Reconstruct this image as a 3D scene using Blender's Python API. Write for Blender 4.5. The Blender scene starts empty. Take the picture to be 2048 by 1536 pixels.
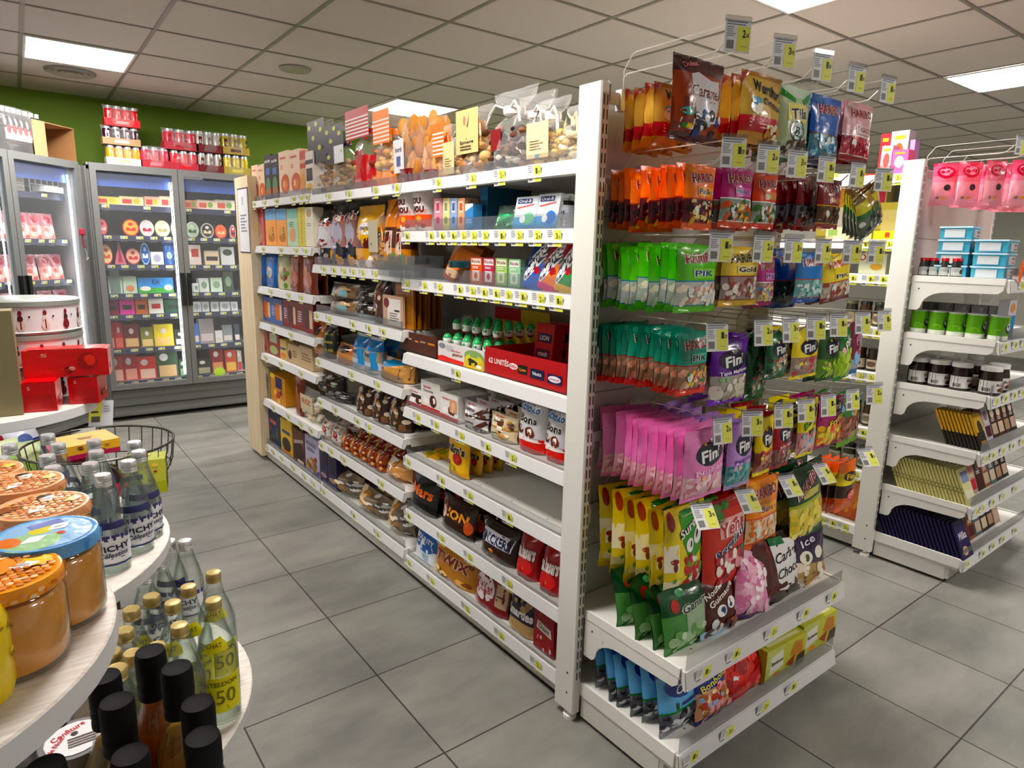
import bpy, math, random
from mathutils import Vector, Matrix, noise
C = bpy.context.scene.collection
SC = bpy.context.scene
PI = math.pi
# ---------------------------------------------------------------- camera
FPX = 1313.8213                      # focal length in pixels of a 2048 wide frame
CAMZ = 1.47
MR = [[0.7946609, -0.1029975, 0.598252], [-0.6066124, -0.1722931, 0.7761034], [0.023138, -0.9796462, -0.1993942]]
cd = bpy.data.cameras.new('camera'); cam = bpy.data.objects.new('camera', cd); C.objects.link(cam)
cd.sensor_width = 36.0; cd.lens = FPX/2048*36.0; cd.clip_start = 0.02; cd.clip_end = 60
m = Matrix.Identity(4)
for i in range(3):
    m[i][0] = MR[i][0]; m[i][1] = -MR[i][1]; m[i][2] = -MR[i][2]
m[2][3] = CAMZ
cam.matrix_world = m
SC.camera = cam
# ---------------------------------------------------------------- world and exposure
W = bpy.data.worlds.new('world'); SC.world = W; W.use_nodes = True
bg = W.node_tree.nodes['Background']; bg.inputs[0].default_value = (0.9, 0.95, 1, 1); bg.inputs[1].default_value = 0.15
vs = SC.view_settings
vs.view_transform = 'Standard'; vs.look = 'None'; vs.gamma = 1; vs.use_curve_mapping = False
vs.exposure = 0.25
PANEL_POWER = 42.0                   # emission of the ceiling light panels
SC.cycles.max_bounces = 10; SC.cycles.transparent_max_bounces = 24; SC.cycles.transmission_bounces = 8
SC.cycles.caustics_reflective = False; SC.cycles.caustics_refractive = False

# ---------------------------------------------------------------- picture <-> place helpers
def ray(px, py):
    x, y = (px-1024)/FPX, (py-768)/FPX
    return [MR[i][0]*x + MR[i][1]*y + MR[i][2] for i in range(3)]
def on(px, py, ax, val):
    """point of the plane ax = val seen at that picture point"""
    d = ray(px, py); k = 'xyz'.index(ax); o = (0, 0, CAMZ)
    t = (val-o[k])/d[k]
    return Vector((d[0]*t, d[1]*t, CAMZ+d[2]*t))
def pj(P):
    q = (P[0], P[1], P[2]-CAMZ)
    c = [sum(MR[i][k]*q[i] for i in range(3)) for k in range(3)]
    return 1024+FPX*c[0]/c[2], 768+FPX*c[1]/c[2]
def solve(px, X=None, Y=None, z=0.0):
    """the missing X or Y of a point at height z seen in picture column px"""
    xn = (px-1024)/FPX
    k = [MR[i][0]-xn*MR[i][2] for i in range(3)]
    h = z-CAMZ
    if X is None: return -(k[1]*Y + k[2]*h)/k[0]
    return -(k[0]*X + k[2]*h)/k[1]
def zat(py, X, Y):
    yn = (py-768)/FPX
    k = [MR[i][1]-yn*MR[i][2] for i in range(3)]
    return CAMZ - (k[0]*X + k[1]*Y)/k[2]

# ---------------------------------------------------------------- colours
def lin(c):
    if isinstance(c, str):
        c = PAL.get(c, c)
    if isinstance(c, str):
        c = tuple(int(c[i:i+2], 16)/255 for i in (0, 2, 4))
    return tuple(x/12.92 if x <= .04045 else ((x+.055)/1.055)**2.4 for x in c)
PAL = dict(white='f2f2ee', cream='efe3c4', black='141416', red='c8141e', dred='8c0f1c', orange='f47a12', yel='f7d61a', lyel='f6e77a',
  tag='e9ec74', green='2e9a3c', dgreen='0e5a34', lime='7ed321', teal='18a58c', blue='1c62c8', navy='15204e', sky='58a8e8', lblue='a8d4f4',
  pink='f07fc0', hpink='e0428c', lpink='f8c4d8', purple='7a3cb4', lilac='c49ae0', dpurple='32206e', brown='5a2e18', dbrown='2c1610',
  tan='c89a5c', gold='d8a83c', grey='9a9a98', dgrey='3c3e40', silver='c4c8cc', maroon='6e1220', salmon='f0907c', wine='5c1230',
  shelf='e9e8e2', peach='f4c8a0', mint='a8dcc0', kraft='c89a6a', clearc='cfd4d2')

# ---------------------------------------------------------------- materials
def mat(name, rough=.5, metal=0, col=None, spec=.5, bump=0, bscale=60, trans=0, ior=1.45, alpha=1, coat=0, emit=0, attr=True, sat=1.0, val=1.0, gam=1.0):
    M = bpy.data.materials.new(name); M.use_nodes = True
    nt = M.node_tree; p = nt.nodes['Principled BSDF']
    p.inputs['Roughness'].default_value = rough; p.inputs['Metallic'].default_value = metal
    p.inputs['Specular IOR Level'].default_value = spec
    p.inputs['Transmission Weight'].default_value = trans; p.inputs['IOR'].default_value = ior
    p.inputs['Coat Weight'].default_value = coat; p.inputs['Coat Roughness'].default_value = .08
    if col is not None:
        p.inputs['Base Color'].default_value = (*lin(col), 1)
        if emit: p.inputs['Emission Color'].default_value = (*lin(col), 1); p.inputs['Emission Strength'].default_value = emit
    elif attr:
        a = nt.nodes.new('ShaderNodeVertexColor'); a.layer_name = 'Col'
        hs = nt.nodes.new('ShaderNodeHueSaturation'); hs.inputs['Saturation'].default_value = sat; hs.inputs['Value'].default_value = val
        gm = nt.nodes.new('ShaderNodeGamma'); gm.inputs[1].default_value = gam; nt.links.new(a.outputs[0], gm.inputs[0]); nt.links.new(gm.outputs[0], hs.inputs['Color']); nt.links.new(hs.outputs[0], p.inputs['Base Color'])
    if bump:
        t = nt.nodes.new('ShaderNodeTexCoord'); n = nt.nodes.new('ShaderNodeTexNoise'); b = nt.nodes.new('ShaderNodeBump')
        n.inputs['Scale'].default_value = bscale; n.inputs['Detail'].default_value = 3
        b.inputs['Strength'].default_value = bump; b.inputs['Distance'].default_value = .004
        nt.links.new(t.outputs['Object'], n.inputs['Vector']); nt.links.new(n.outputs[0], b.inputs['Height']); nt.links.new(b.outputs[0], p.inputs['Normal'])
    return M
def film(name, tint, dens, rough=.06, bump=.5):
    """thin clear plastic: mostly see-through, a glossy skin on top"""
    M = bpy.data.materials.new(name); M.use_nodes = True; nt = M.node_tree; nt.nodes.clear()
    o = nt.nodes.new('ShaderNodeOutputMaterial'); tr = nt.nodes.new('ShaderNodeBsdfTransparent'); g = nt.nodes.new('ShaderNodeBsdfPrincipled')
    mx = nt.nodes.new('ShaderNodeMixShader'); fr = nt.nodes.new('ShaderNodeLayerWeight'); pw = nt.nodes.new('ShaderNodeMath'); pw.operation = 'POWER'; pw.inputs[1].default_value = 4; ad = nt.nodes.new('ShaderNodeMath'); ad.operation = 'MULTIPLY_ADD'; ad.use_clamp = True
    g.inputs['Base Color'].default_value = (*lin(tint), 1); g.inputs['Roughness'].default_value = rough; g.inputs['Specular IOR Level'].default_value = .9
    tr.inputs[0].default_value = (1, 1, 1, 1); fr.inputs[0].default_value = .5; ad.inputs[1].default_value = .55; ad.inputs[2].default_value = dens
    nt.links.new(fr.outputs['Facing'], pw.inputs[0]); nt.links.new(pw.outputs[0], ad.inputs[0]); nt.links.new(ad.outputs[0], mx.inputs[0]); nt.links.new(tr.outputs[0], mx.inputs[1]); nt.links.new(g.outputs[0], mx.inputs[2])
    nt.links.new(mx.outputs[0], o.inputs[0])
    if bump:
        t = nt.nodes.new('ShaderNodeTexCoord'); n = nt.nodes.new('ShaderNodeTexNoise'); b = nt.nodes.new('ShaderNodeBump')
        n.inputs['Scale'].default_value = 28; n.inputs['Detail'].default_value = 2
        b.inputs['Strength'].default_value = bump; b.inputs['Distance'].default_value = .01
        nt.links.new(t.outputs['Object'], n.inputs['Vector']); nt.links.new(n.outputs[0], b.inputs['Height'])
        nt.links.new(b.outputs[0], g.inputs['Normal']); nt.links.new(b.outputs[0], fr.inputs['Normal'])
    return M
def emis(name, col, s):
    M = bpy.data.materials.new(name); M.use_nodes = True; nt = M.node_tree; nt.nodes.clear()
    o = nt.nodes.new('ShaderNodeOutputMaterial'); e = nt.nodes.new('ShaderNodeEmission')
    e.inputs[0].default_value = (*lin(col), 1); e.inputs[1].default_value = s; nt.links.new(e.outputs[0], o.inputs[0]); return M
GLOSS = mat('printed_plastic_foil', rough=.24, spec=.45, bump=.6, bscale=30, coat=.3, sat=1.08, val=1.12, gam=1.25)
CARD = mat('printed_card', rough=.45, spec=.45, bump=.03, bscale=20, sat=1.04, val=1.05, gam=1.18)
MATT = mat('matt_surface', rough=.75, spec=.25, bump=.1, bscale=90)
PAINT = mat('painted_steel', rough=.38, spec=.45)
CHROME = mat('chromed_wire', rough=.3, metal=.5, col='dddad2')
WIRE = mat('dark_wire', rough=.35, metal=.6, col='4a4642')
FILM = film('clear_film', 'ffffff', .10)
FILM2 = film('shade_tinted_plastic', '6c7276', .30, rough=.12, bump=0)  # grey tint paints in the shade of the shelf interior behind the risers
PANE = film('fridge_door_glass', 'eef4f8', .04, rough=.02, bump=0)
def clearmat(name, mid, edge, rough=.03, gloss=.5, dens=.05, body=None, bamt=0.0):
    """clear tinted material: light passes with a tint that deepens towards the silhouette, glossy skin"""
    M = bpy.data.materials.new(name); M.use_nodes = True; nt = M.node_tree; nt.nodes.clear(); N = nt.nodes.new; L = nt.links.new
    o = N('ShaderNodeOutputMaterial'); tr = N('ShaderNodeBsdfTransparent'); g = N('ShaderNodeBsdfGlossy'); mx = N('ShaderNodeMixShader')
    lw = N('ShaderNodeLayerWeight'); lw.inputs[0].default_value = .5; cr = N('ShaderNodeValToRGB'); cr.color_ramp.elements[0].color = (*lin(mid), 1); cr.color_ramp.elements[1].color = (*lin(edge), 1); cr.color_ramp.elements[0].position = .25
    pw = N('ShaderNodeMath'); pw.operation = 'POWER'; pw.inputs[1].default_value = 4; ma = N('ShaderNodeMath'); ma.operation = 'MULTIPLY_ADD'; ma.use_clamp = True; ma.inputs[1].default_value = gloss; ma.inputs[2].default_value = dens
    g.inputs['Roughness'].default_value = rough; g.inputs['Color'].default_value = (.95, .97, .97, 1)
    L(lw.outputs['Facing'], cr.inputs[0]); L(cr.outputs[0], tr.inputs[0]); L(lw.outputs['Facing'], pw.inputs[0]); L(pw.outputs[0], ma.inputs[0]); L(ma.outputs[0], mx.inputs[0])
    src = tr
    if body:
        d = N('ShaderNodeBsdfDiffuse'); d.inputs[0].default_value = (*lin(body), 1); m2 = N('ShaderNodeMixShader'); m2.inputs[0].default_value = bamt; L(tr.outputs[0], m2.inputs[1]); L(d.outputs[0], m2.inputs[2]); src = m2
    L(src.outputs[0], mx.inputs[1]); L(g.outputs[0], mx.inputs[2]); L(mx.outputs[0], o.inputs[0]); return M
GLASS = clearmat('bottle_glass', 'fcfefd', 'c0ccc6', gloss=.6, dens=.05, body='dce4e0', bamt=.02)
WATER = clearmat('bottled_water', 'fafcfb', 'd4dad6', gloss=.25, dens=.03)
HONEY = mat('amber_honey', rough=.3, col='e2940c', spec=.5, coat=.3)
SYRUP = clearmat('amber_syrup', 'd88838', '8c4010', gloss=.2, dens=.02, body='b85c14', bamt=.35)
OIL = clearmat('golden_syrup', 'd8b050', '8c6418', gloss=.2, dens=.02, body='b88c24', bamt=.35)
METAL = mat('bright_tin', rough=.3, metal=.55)
LAMP = emis('light_panel', 'fff8f2', PANEL_POWER)
LED = emis('fridge_led', 'f4faff', 26.0)
M3 = [GLOSS, CARD, MATT, PAINT, METAL, CHROME, FILM, FILM2]      # slots used by the mesh builder
S = dict(gloss=0, card=1, matt=2, paint=3, metal=4, chrome=5, film=6, sheet=7)
EXTRA = {}
def slot(M):
    if M.name not in EXTRA: EXTRA[M.name] = len(M3); M3.append(M)
    return EXTRA[M.name]
for k_, M_ in (('glass', GLASS), ('water', WATER), ('honey', HONEY), ('syrup', SYRUP), ('oil', OIL), ('lamp', LAMP), ('led', LED), ('wire', WIRE), ('pane', PANE)):
    S[k_] = slot(M_)

# ---------------------------------------------------------------- mesh builder
class G:
    def __init__(s, m='card'):
        s.v = []; s.f = []; s.c = []; s.m = []; s.dm = m; s.T = None; s.k = 0
    def V(s, p):
        if s.T is not None: p = s.T @ Vector(p)
        s.v.append((p[0], p[1], p[2])); return len(s.v)-1
    def F(s, idx, col, m=None):
        s.f.append(tuple(idx)); s.c.append(col); s.m.append(S[m or s.dm])
    def poly(s, pts, col, m=None):
        s.F([s.V(p) for p in pts], col, m)
    def box(s, a, b, col, m=None, skip='', cols=None):
        x0, y0, z0 = a; x1, y1, z1 = b
        i = [s.V(p) for p in ((x0,y0,z0),(x1,y0,z0),(x1,y1,z0),(x0,y1,z0),(x0,y0,z1),(x1,y0,z1),(x1,y1,z1),(x0,y1,z1))]
        for n, q in (('b',(0,3,2,1)),('t',(4,5,6,7)),('f',(0,1,5,4)),('k',(2,3,7,6)),('l',(3,0,4,7)),('r',(1,2,6,5))):
            if n in skip: continue
            s.F([i[k] for k in q], (cols or {}).get(n, col), m)
    def grid(s, fn, nu, nv, col, m=None, closeu=False, vs_=None, us_=None):
        us = us_ or [i/nu for i in range(nu+1)]; vv = vs_ or [j/nv for j in range(nv+1)]
        nu = len(us)-1; nv = len(vv)-1
        n = nu if closeu else nu+1
        I = [[s.V(fn(us[i], vv[j])) for i in range(n)] for j in range(nv+1)]
        for j in range(nv):
            for i in range(nu):
                c = col((us[i]+us[i+1])/2, (vv[j]+vv[j+1])/2) if callable(col) else col
                a, b = I[j][i], I[j][(i+1) % n]; d, e = I[j+1][(i+1) % n], I[j+1][i]
                s.F((a, b, d, e), c, m)
    def lathe(s, prof, n=20, col='white', m=None, cx=0, cy=0, z0=0, sx=1, sy=1):
        """prof: list of (radius, height[, colour[, material]]) from bottom to top"""
        R = []
        for p in prof:
            r, z = p[0], p[1]
            if r < 1e-5: R.append([s.V((cx, cy, z0+z))])
            else: R.append([s.V((cx+r*sx*math.cos(2*PI*i/n), cy+r*sy*math.sin(2*PI*i/n), z0+z)) for i in range(n)])
        for k in range(len(prof)-1):
            a, b = R[k], R[k+1]; p = prof[k+1]
            c = p[2] if len(p) > 2 and p[2] else col; mm = p[3] if len(p) > 3 else m
            for i in range(n):
                j = (i+1) % n
                if len(a) == 1 and len(b) == 1: continue
                if len(a) == 1: s.F((a[0], b[j], b[i]), c, mm)
                elif len(b) == 1: s.F((a[i], a[j], b[0]), c, mm)
                else: s.F((a[i], a[j], b[j], b[i]), c, mm)
    def tube(s, pts, r, col='silver', m='chrome', n=6, cap=True):
        P = [Vector(p) for p in pts]; prev = None; up = Vector((0.13, 0.21, 0.97))
        for k, p in enumerate(P):
            d = ((P[min(k+1, len(P)-1)]-p).normalized() + (p-P[max(k-1, 0)]).normalized()).normalized()
            a = d.cross(up if abs(d.dot(up)) < .95 else Vector((1, 0, 0))).normalized(); b = d.cross(a)
            ring = [s.V(p + (a*math.cos(2*PI*i/n)+b*math.sin(2*PI*i/n))*r) for i in range(n)]
            if prev:
                for i in range(n): s.F((prev[i], prev[(i+1) % n], ring[(i+1) % n], ring[i]), col, m)
            elif cap: s.F(ring[::-1], col, m)
            prev = ring
        if cap: s.F(prev, col, m)
    def prism(s, pts, y0, y1, col, m=None, ax='y'):
        """closed outline in the plane across ax, given thickness along ax"""
        def q(p, t): return (p[0], t, p[1]) if ax == 'y' else ((t, p[0], p[1]) if ax == 'x' else (p[0], p[1], t))
        a = [s.V(q(p, y0)) for p in pts]; b = [s.V(q(p, y1)) for p in pts]; n = len(pts)
        s.F(a, col, m); s.F(b[::-1], col, m)
        for i in range(n): s.F((a[i], b[i], b[(i+1) % n], a[(i+1) % n]), col, m)
    def mesh(s, name, smooth=True):
        me = bpy.data.meshes.new(name); me.from_pydata(s.v, [], s.f)
        used = sorted(set(s.m)); rem = {u: i for i, u in enumerate(used)}
        for u in used: me.materials.append(M3[u])
        me.polygons.foreach_set('material_index', [rem[x] for x in s.m])
        at = me.color_attributes.new('Col', 'FLOAT_COLOR', 'CORNER'); buf = []
        cache = {}
        for f, c in zip(s.f, s.c):
            if c not in cache: cache[c] = (*lin(c), 1.0)
            buf.extend(cache[c]*len(f))
        at.data.foreach_set('color', buf)
        me.polygons.foreach_set('use_smooth', [smooth]*len(s.f))
        me.update()
        if smooth: me.set_sharp_from_angle(angle=.75)
        return me
    def build(s, name, parent=None, smooth=True, loc=None):
        o = bpy.data.objects.new(name, s.mesh(name, smooth)); C.objects.link(o)
        if parent is not None: o.parent = parent
        if loc is not None: o.location = loc
        return o
def empty(name, loc=(0, 0, 0), rz=0):
    o = bpy.data.objects.new(name, None); C.objects.link(o); o.location = loc; o.rotation_euler = (0, 0, rz); o.empty_display_size = .02; return o
USED = {}
def tag(o, label, cat, group=None):
    o['label'] = label; o['category'] = cat
    if group: o['group'] = group
    USED[label] = USED.get(label, 0)+1
    return o
def structure(o):
    o['kind'] = 'structure'; return o
def dup(o, parent=None):
    """copy of a thing with its parts and their sub-parts, sharing mesh data"""
    c = o.copy(); C.objects.link(c)
    if parent is not None: c.parent = parent
    for ch in o.children: dup(ch, c)
    return c

# ---------------------------------------------------------------- lettering and printed artwork
TXT = {}
def text_mesh(st, bold=0.0, shear=0.0):
    key = (st, bold, shear)
    if key in TXT: return TXT[key]
    cu = bpy.data.curves.new('lettering', 'FONT'); cu.body = st; cu.resolution_u = 2; cu.offset = bold; cu.shear = shear
    cu.align_x = 'CENTER'; cu.space_character = 1.0+bold*1.2
    o = bpy.data.objects.new('lettering', cu); C.objects.link(o)
    dg = bpy.context.evaluated_depsgraph_get(); me = o.evaluated_get(dg).to_mesh()
    vs = [(v.co.x, v.co.y) for v in me.vertices]; fs = [tuple(p.vertices) for p in me.polygons]
    o.evaluated_get(dg).to_mesh_clear(); bpy.data.objects.remove(o); bpy.data.curves.remove(cu)
    if not vs: vs = [(0, 0)]
    x0 = min(v[0] for v in vs); x1 = max(v[0] for v in vs); y0 = min(v[1] for v in vs); y1 = max(v[1] for v in vs)
    w = max(x1-x0, 1e-4); h = max(y1-y0, 1e-4)
    TXT[key] = ([((v[0]-(x0+x1)/2)/w, (v[1]-(y0+y1)/2)/h) for v in vs], fs)
    return TXT[key]
def art(g, fn, items, m=None, eps=.0006):
    """print shapes given in the 0..1 square of a face onto the surface fn(u, v)"""
    def P(u, v, e):
        u = min(max(u, 0.0), 1.0); v = min(max(v, 0.0), 1.0)
        p = Vector(fn(u, v)); d = 1e-3
        a = Vector(fn(min(u+d, 1), v))-Vector(fn(max(u-d, 0), v)); b = Vector(fn(u, min(v+d, 1)))-Vector(fn(u, max(v-d, 0)))
        n = a.cross(b)
        if n.length > 1e-12: p = p + n.normalized()*e
        return p
    for it in items:
        k = it[0]; g.k += 1; e = eps + (g.k % 40)*.00006
        if k == 'r':
            _, u0, v0, u1, v1, col = it[:6]; nu = max(1, int((u1-u0)*8)); nv = max(1, int((v1-v0)*8))
            g.grid(lambda a, b: P(u0+(u1-u0)*a, v0+(v1-v0)*b, e), nu, nv, col, m)
        elif k == 'e':
            _, cu, cv, ru, rv, col = it[:6]; n = 8 if ru < .07 else 18
            rot = it[6] if len(it) > 6 else 0; cs, sn = math.cos(rot), math.sin(rot)
            c = g.V(P(cu, cv, e*1.15)); rings = []
            for fr in ((.55, 1.0) if ru > .15 else (1.0,)):
                rings.append([g.V(P(cu+ru*fr*(math.cos(2*PI*i/n)*cs-math.sin(2*PI*i/n)*sn), cv+rv*fr*(math.cos(2*PI*i/n)*sn+math.sin(2*PI*i/n)*cs), e)) for i in range(n)])
            for i in range(n): g.F((c, rings[0][i], rings[0][(i+1) % n]), col, m)
            if len(rings) > 1:
                for i in range(n): g.F((rings[0][i], rings[1][i], rings[1][(i+1) % n], rings[0][(i+1) % n]), col, m)
        elif k == 'p':
            q = it[1]; cu = sum(a for a, b in q)/len(q); cv = sum(b for a, b in q)/len(q); pts = []
            for (a, b), (c, d) in zip(q, q[1:]+q[:1]):
                n = max(1, int(max(abs(c-a), abs(d-b))/.12)); pts += [(a+(c-a)*i/n, b+(d-b)*i/n) for i in range(n)]
            o = g.V(P(cu, cv, e)); prev = None; N = len(pts)
            for fr in (.33, .66, 1.0):
                ring = [g.V(P(cu+(a-cu)*fr, cv+(b-cv)*fr, e)) for a, b in pts]
                for i in range(N):
                    j = (i+1) % N
                    g.F((o, ring[i], ring[j]) if prev is None else (prev[i], ring[i], ring[j], prev[j]), it[2], m)
                prev = ring
        elif k == 't':
            _, st, cu, cv, w, h, col = it[:7]; out = it[7] if len(it) > 7 else None; rot = it[8] if len(it) > 8 else 0
            sh = it[9] if len(it) > 9 else 0; bd = it[10] if len(it) > 10 else .018
            cs, sn = math.cos(rot), math.sin(rot)
            for (b, cc, ee, sc) in (((.10, out, e, 1.06),) if out else ()) + ((bd, col, e+.0005, 1.0),):
                vs, fs = text_mesh(st, b, sh)
                ids = [g.V(P(cu+w*sc*x*cs-h*sc*y*sn*.8, cv+h*sc*y*cs+w*sc*x*sn, ee)) for x, y in vs]
                for f in fs: g.F([ids[i] for i in f], cc, m)
            g.k += 6
        elif k == 'c':      # loose sweets seen through a window
            _, u0, v0, u1, v1, n, cols, sz = it[:8]; R = random.Random(int(u0*977+n*13+v1*71))
            for q in range(n):
                a = u0+(u1-u0)*R.random(); b = v0+(v1-v0)*R.random(); s1 = sz*(.7+.6*R.random()); e2 = e+R.random()*.0012
                rr = R.random()*PI; col = R.choice(cols); nn = 7; asp = .55+R.random()*.5
                cc = g.V(P(a, b, e2*1.4)); ring = [g.V(P(a+s1*math.cos(2*PI*i/nn+rr), b+s1*asp*math.sin(2*PI*i/nn+rr), e2)) for i in range(nn)]
                for i in range(nn): g.F((cc, ring[i], ring[(i+1) % nn]), col, m)
        elif k == 'l':      # lines of small print
            _, u0, v0, u1, v1, n, col = it[:7]; R = random.Random(n*7+int(u0*100)); dv = (v1-v0)/n
            for q in range(n):
                vv = v1-dv*(q+.3); b = u0+(u1-u0)*(.6+.4*R.random())
                g.poly([P(u0, vv-dv*.25, e), P(b, vv-dv*.25, e), P(b, vv+dv*.25, e), P(u0, vv+dv*.25, e)], col, m)
        elif k == 'b':      # bar code
            _, u0, v0, u1, v1 = it[:5]; R = random.Random(3); u = u0; 
            while u < u1:
                w = (u1-u0)*(.03+.06*R.random()); g.poly([P(u, v0, e), P(min(u+w, u1), v0, e), P(min(u+w, u1), v1, e), P(u, v1, e)], 'dgrey', m); u += w*2
# ================================================================ THE ROOM
def nodemat(name):
    M = bpy.data.materials.new(name); M.use_nodes = True
    return M, M.node_tree, M.node_tree.nodes['Principled BSDF']
def floor_material():
    M, nt, p = nodemat('grey_stone_tiles'); N = nt.nodes.new; L = nt.links.new
    g = N('ShaderNodeNewGeometry'); mp = N('ShaderNodeMapping'); mp.inputs['Location'].default_value = (-.897+.448*20, -4.586+.448*20, 0)
    br = N('ShaderNodeTexBrick'); br.offset = 0; br.squash = 1
    for k, v in (('Scale', 1), ('Mortar Size', .0028), ('Mortar Smooth', .1), ('Brick Width', .448), ('Row Height', .448), ('Bias', 0)): br.inputs[k].default_value = v
    br.inputs['Color1'].default_value = (*lin('85857f'), 1); br.inputs['Color2'].default_value = (*lin('93918c'), 1); br.inputs['Mortar'].default_value = (*lin('34322f'), 1)
    L(g.outputs['Position'], mp.inputs[0]); L(mp.outputs[0], br.inputs['Vector'])
    n = N('ShaderNodeTexNoise'); n.inputs['Scale'].default_value = 2.4; n.inputs['Detail'].default_value = 6; n.inputs['Roughness'].default_value = .6
    mp2 = N('ShaderNodeMapping'); mp2.inputs['Scale'].default_value = (.8, 1.6, 1); L(g.outputs['Position'], mp2.inputs[0]); L(mp2.outputs[0], n.inputs['Vector'])
    r = N('ShaderNodeValToRGB'); r.color_ramp.elements[0].position = .3; r.color_ramp.elements[0].color = (.62, .62, .62, 1); r.color_ramp.elements[1].position = .72; r.color_ramp.elements[1].color = (1.18, 1.17, 1.15, 1)
    L(n.outputs[0], r.inputs[0])
    mx = N('ShaderNodeMix'); mx.data_type = 'RGBA'; mx.blend_type = 'MULTIPLY'; mx.inputs[0].default_value = 1
    L(br.outputs['Color'], mx.inputs[6]); L(r.outputs[0], mx.inputs[7]); L(mx.outputs[2], p.inputs['Base Color'])
    n2 = N('ShaderNodeTexNoise'); n2.inputs['Scale'].default_value = 60; L(g.outputs['Position'], n2.inputs['Vector'])
    b = N('ShaderNodeBump'); b.inputs['Strength'].default_value = .12; b.inputs['Distance'].default_value = .002; L(n2.outputs[0], b.inputs['Height']); L(b.outputs[0], p.inputs['Normal'])
    p.inputs['Roughness'].default_value = .48; p.inputs['Specular IOR Level'].default_value = .35
    return M
def noisy(name, c1, c2, scale, rough, bump=.2, stretch=(1, 1, 1)):
    M, nt, p = nodemat(name); N = nt.nodes.new; L = nt.links.new
    g = N('ShaderNodeTexCoord'); mp = N('ShaderNodeMapping'); mp.inputs['Scale'].default_value = stretch; n = N('ShaderNodeTexNoise'); n.inputs['Scale'].default_value = scale; n.inputs['Detail'].default_value = 5
    r = N('ShaderNodeValToRGB'); r.color_ramp.elements[0].position = .35; r.color_ramp.elements[1].position = .68
    r.color_ramp.elements[0].color = (*lin(c1), 1); r.color_ramp.elements[1].color = (*lin(c2), 1)
    L(g.outputs['Object'], mp.inputs[0]); L(mp.outputs[0], n.inputs['Vector']); L(n.outputs[0], r.inputs[0]); L(r.outputs[0], p.inputs['Base Color'])
    b = N('ShaderNodeBump'); b.inputs['Strength'].default_value = bump; b.inputs['Distance'].default_value = .002; L(n.outputs[0], b.inputs['Height']); L(b.outputs[0], p.inputs['Normal'])
    p.inputs['Roughness'].default_value = rough; return M
S['floor'] = slot(floor_material())
S['tile'] = slot(noisy('mineral_ceiling_tile', 'd6cbc4', 'dcd2ca', 160, .9))
S['green'] = slot(noisy('green_wall_paint', '648606', '6a8c08', 3, .7, .05))
S['plaster'] = slot(noisy('white_wall_paint', 'd4d2ca', 'dad8d0', 3, .8, .05))
S['pine'] = slot(noisy('pale_pine', 'd8c39c', 'e6d6b4', 9, .6, .1, (5, 5, .35)))
S['tabletop'] = slot(noisy('whitewashed_wood', 'd2c8be', 'ebe6df', 26, .45, .08, (1, 8, 1)))
S['fridge'] = slot(mat('grey_fridge_steel', rough=.38, metal=.35, spec=.5))
CH = 2.65
X0, X1, Y0, Y1 = -3.2, 12.5, -3.5, 6.86
g = G('floor'); g.poly([(X0, Y0, 0), (X1, Y0, 0), (X1, Y1, 0), (X0, Y1, 0)], 'grey'); structure(g.build('floor'))
g = G('tile'); g.box((X0, Y0, CH), (X1, Y1, CH+.1), 'white'); structure(g.build('ceiling'))
g = G('green'); g.box((X0-.1, Y1, 0), (X1+.1, Y1+.1, CH+.1), 'green'); structure(g.build('wall_back'))
g = G('plaster'); g.box((X1, Y0, 0), (X1+.1, Y1, CH+.1), 'white'); structure(g.build('wall_right'))
g = G('plaster'); g.box((X0-.1, Y0, 0), (X0, Y1, CH+.1), 'white'); structure(g.build('wall_left'))
g = G('plaster'); g.box((X0-.1, Y0-.1, 0), (X1+.1, Y0, CH+.1), 'white'); structure(g.build('wall_front'))
# suspended ceiling grid
CG = Matrix.Translation((2.018, 3.234, 0)) @ Matrix.Rotation(-.0142, 4, 'Z'); CT = .605
def cgrid(i, j, z=0): return CG @ Vector((i*CT, j*CT, z))
g = G('paint'); g.T = CG
for i in range(-9, 18): g.box((i*CT-.011, -11.2*CT, CH-.004), (i*CT+.011, 6.05*CT, CH+.002), '918a82')
for j in range(-11, 7): g.box((-8.6*CT, j*CT-.009, CH-.005), (17*CT, j*CT+.009, CH+.002), '8a837b')
structure(g.build('trim_1', smooth=False))
# light panels, one per ceiling tile
def ceiling_light(i, j, where):
    c = cgrid(i+.5, j+.5, CH); e = empty('ceiling_light', c, -.0142); h = CT/2-.008
    tag(e, 'square white ceiling light panel, '+where, 'ceiling light')
    g = G('paint')
    for a, b in (((-h, -h), (h, -h+.015)), ((-h, h-.015), (h, h)), ((-h, -h+.015), (-h+.015, h-.015)), ((h-.015, -h+.015), (h, h-.015))):
        g.box((a[0], a[1], -.012), (b[0], b[1], -.005), 'white')
    g.build('frame', e, False)
    g = G('lamp'); h -= .015; g.box((-h, -h, -.011), (h, h, -.006), 'white'); g.build('diffuser', e, False)
for i, j, w in ((-3, 3, 'above the tall fridges'), (1, 3, 'behind the bread bags on the top shelf'), (1, -3, 'at the top edge, above the price tag hooks'),
                (5, -3, 'at the right edge of the picture'), (-3, -3, 'behind the camera on the left'), (1, -8, 'behind the camera'), (5, -8, 'behind the camera on the right'), (5, 3, 'far behind the sweet hooks'),
                (9, -3, 'beyond the right edge'), (9, 3, 'far right corner of the ceiling'), (-7, -1, 'over the left wall')):
    ceiling_light(i, j, w)
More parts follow.
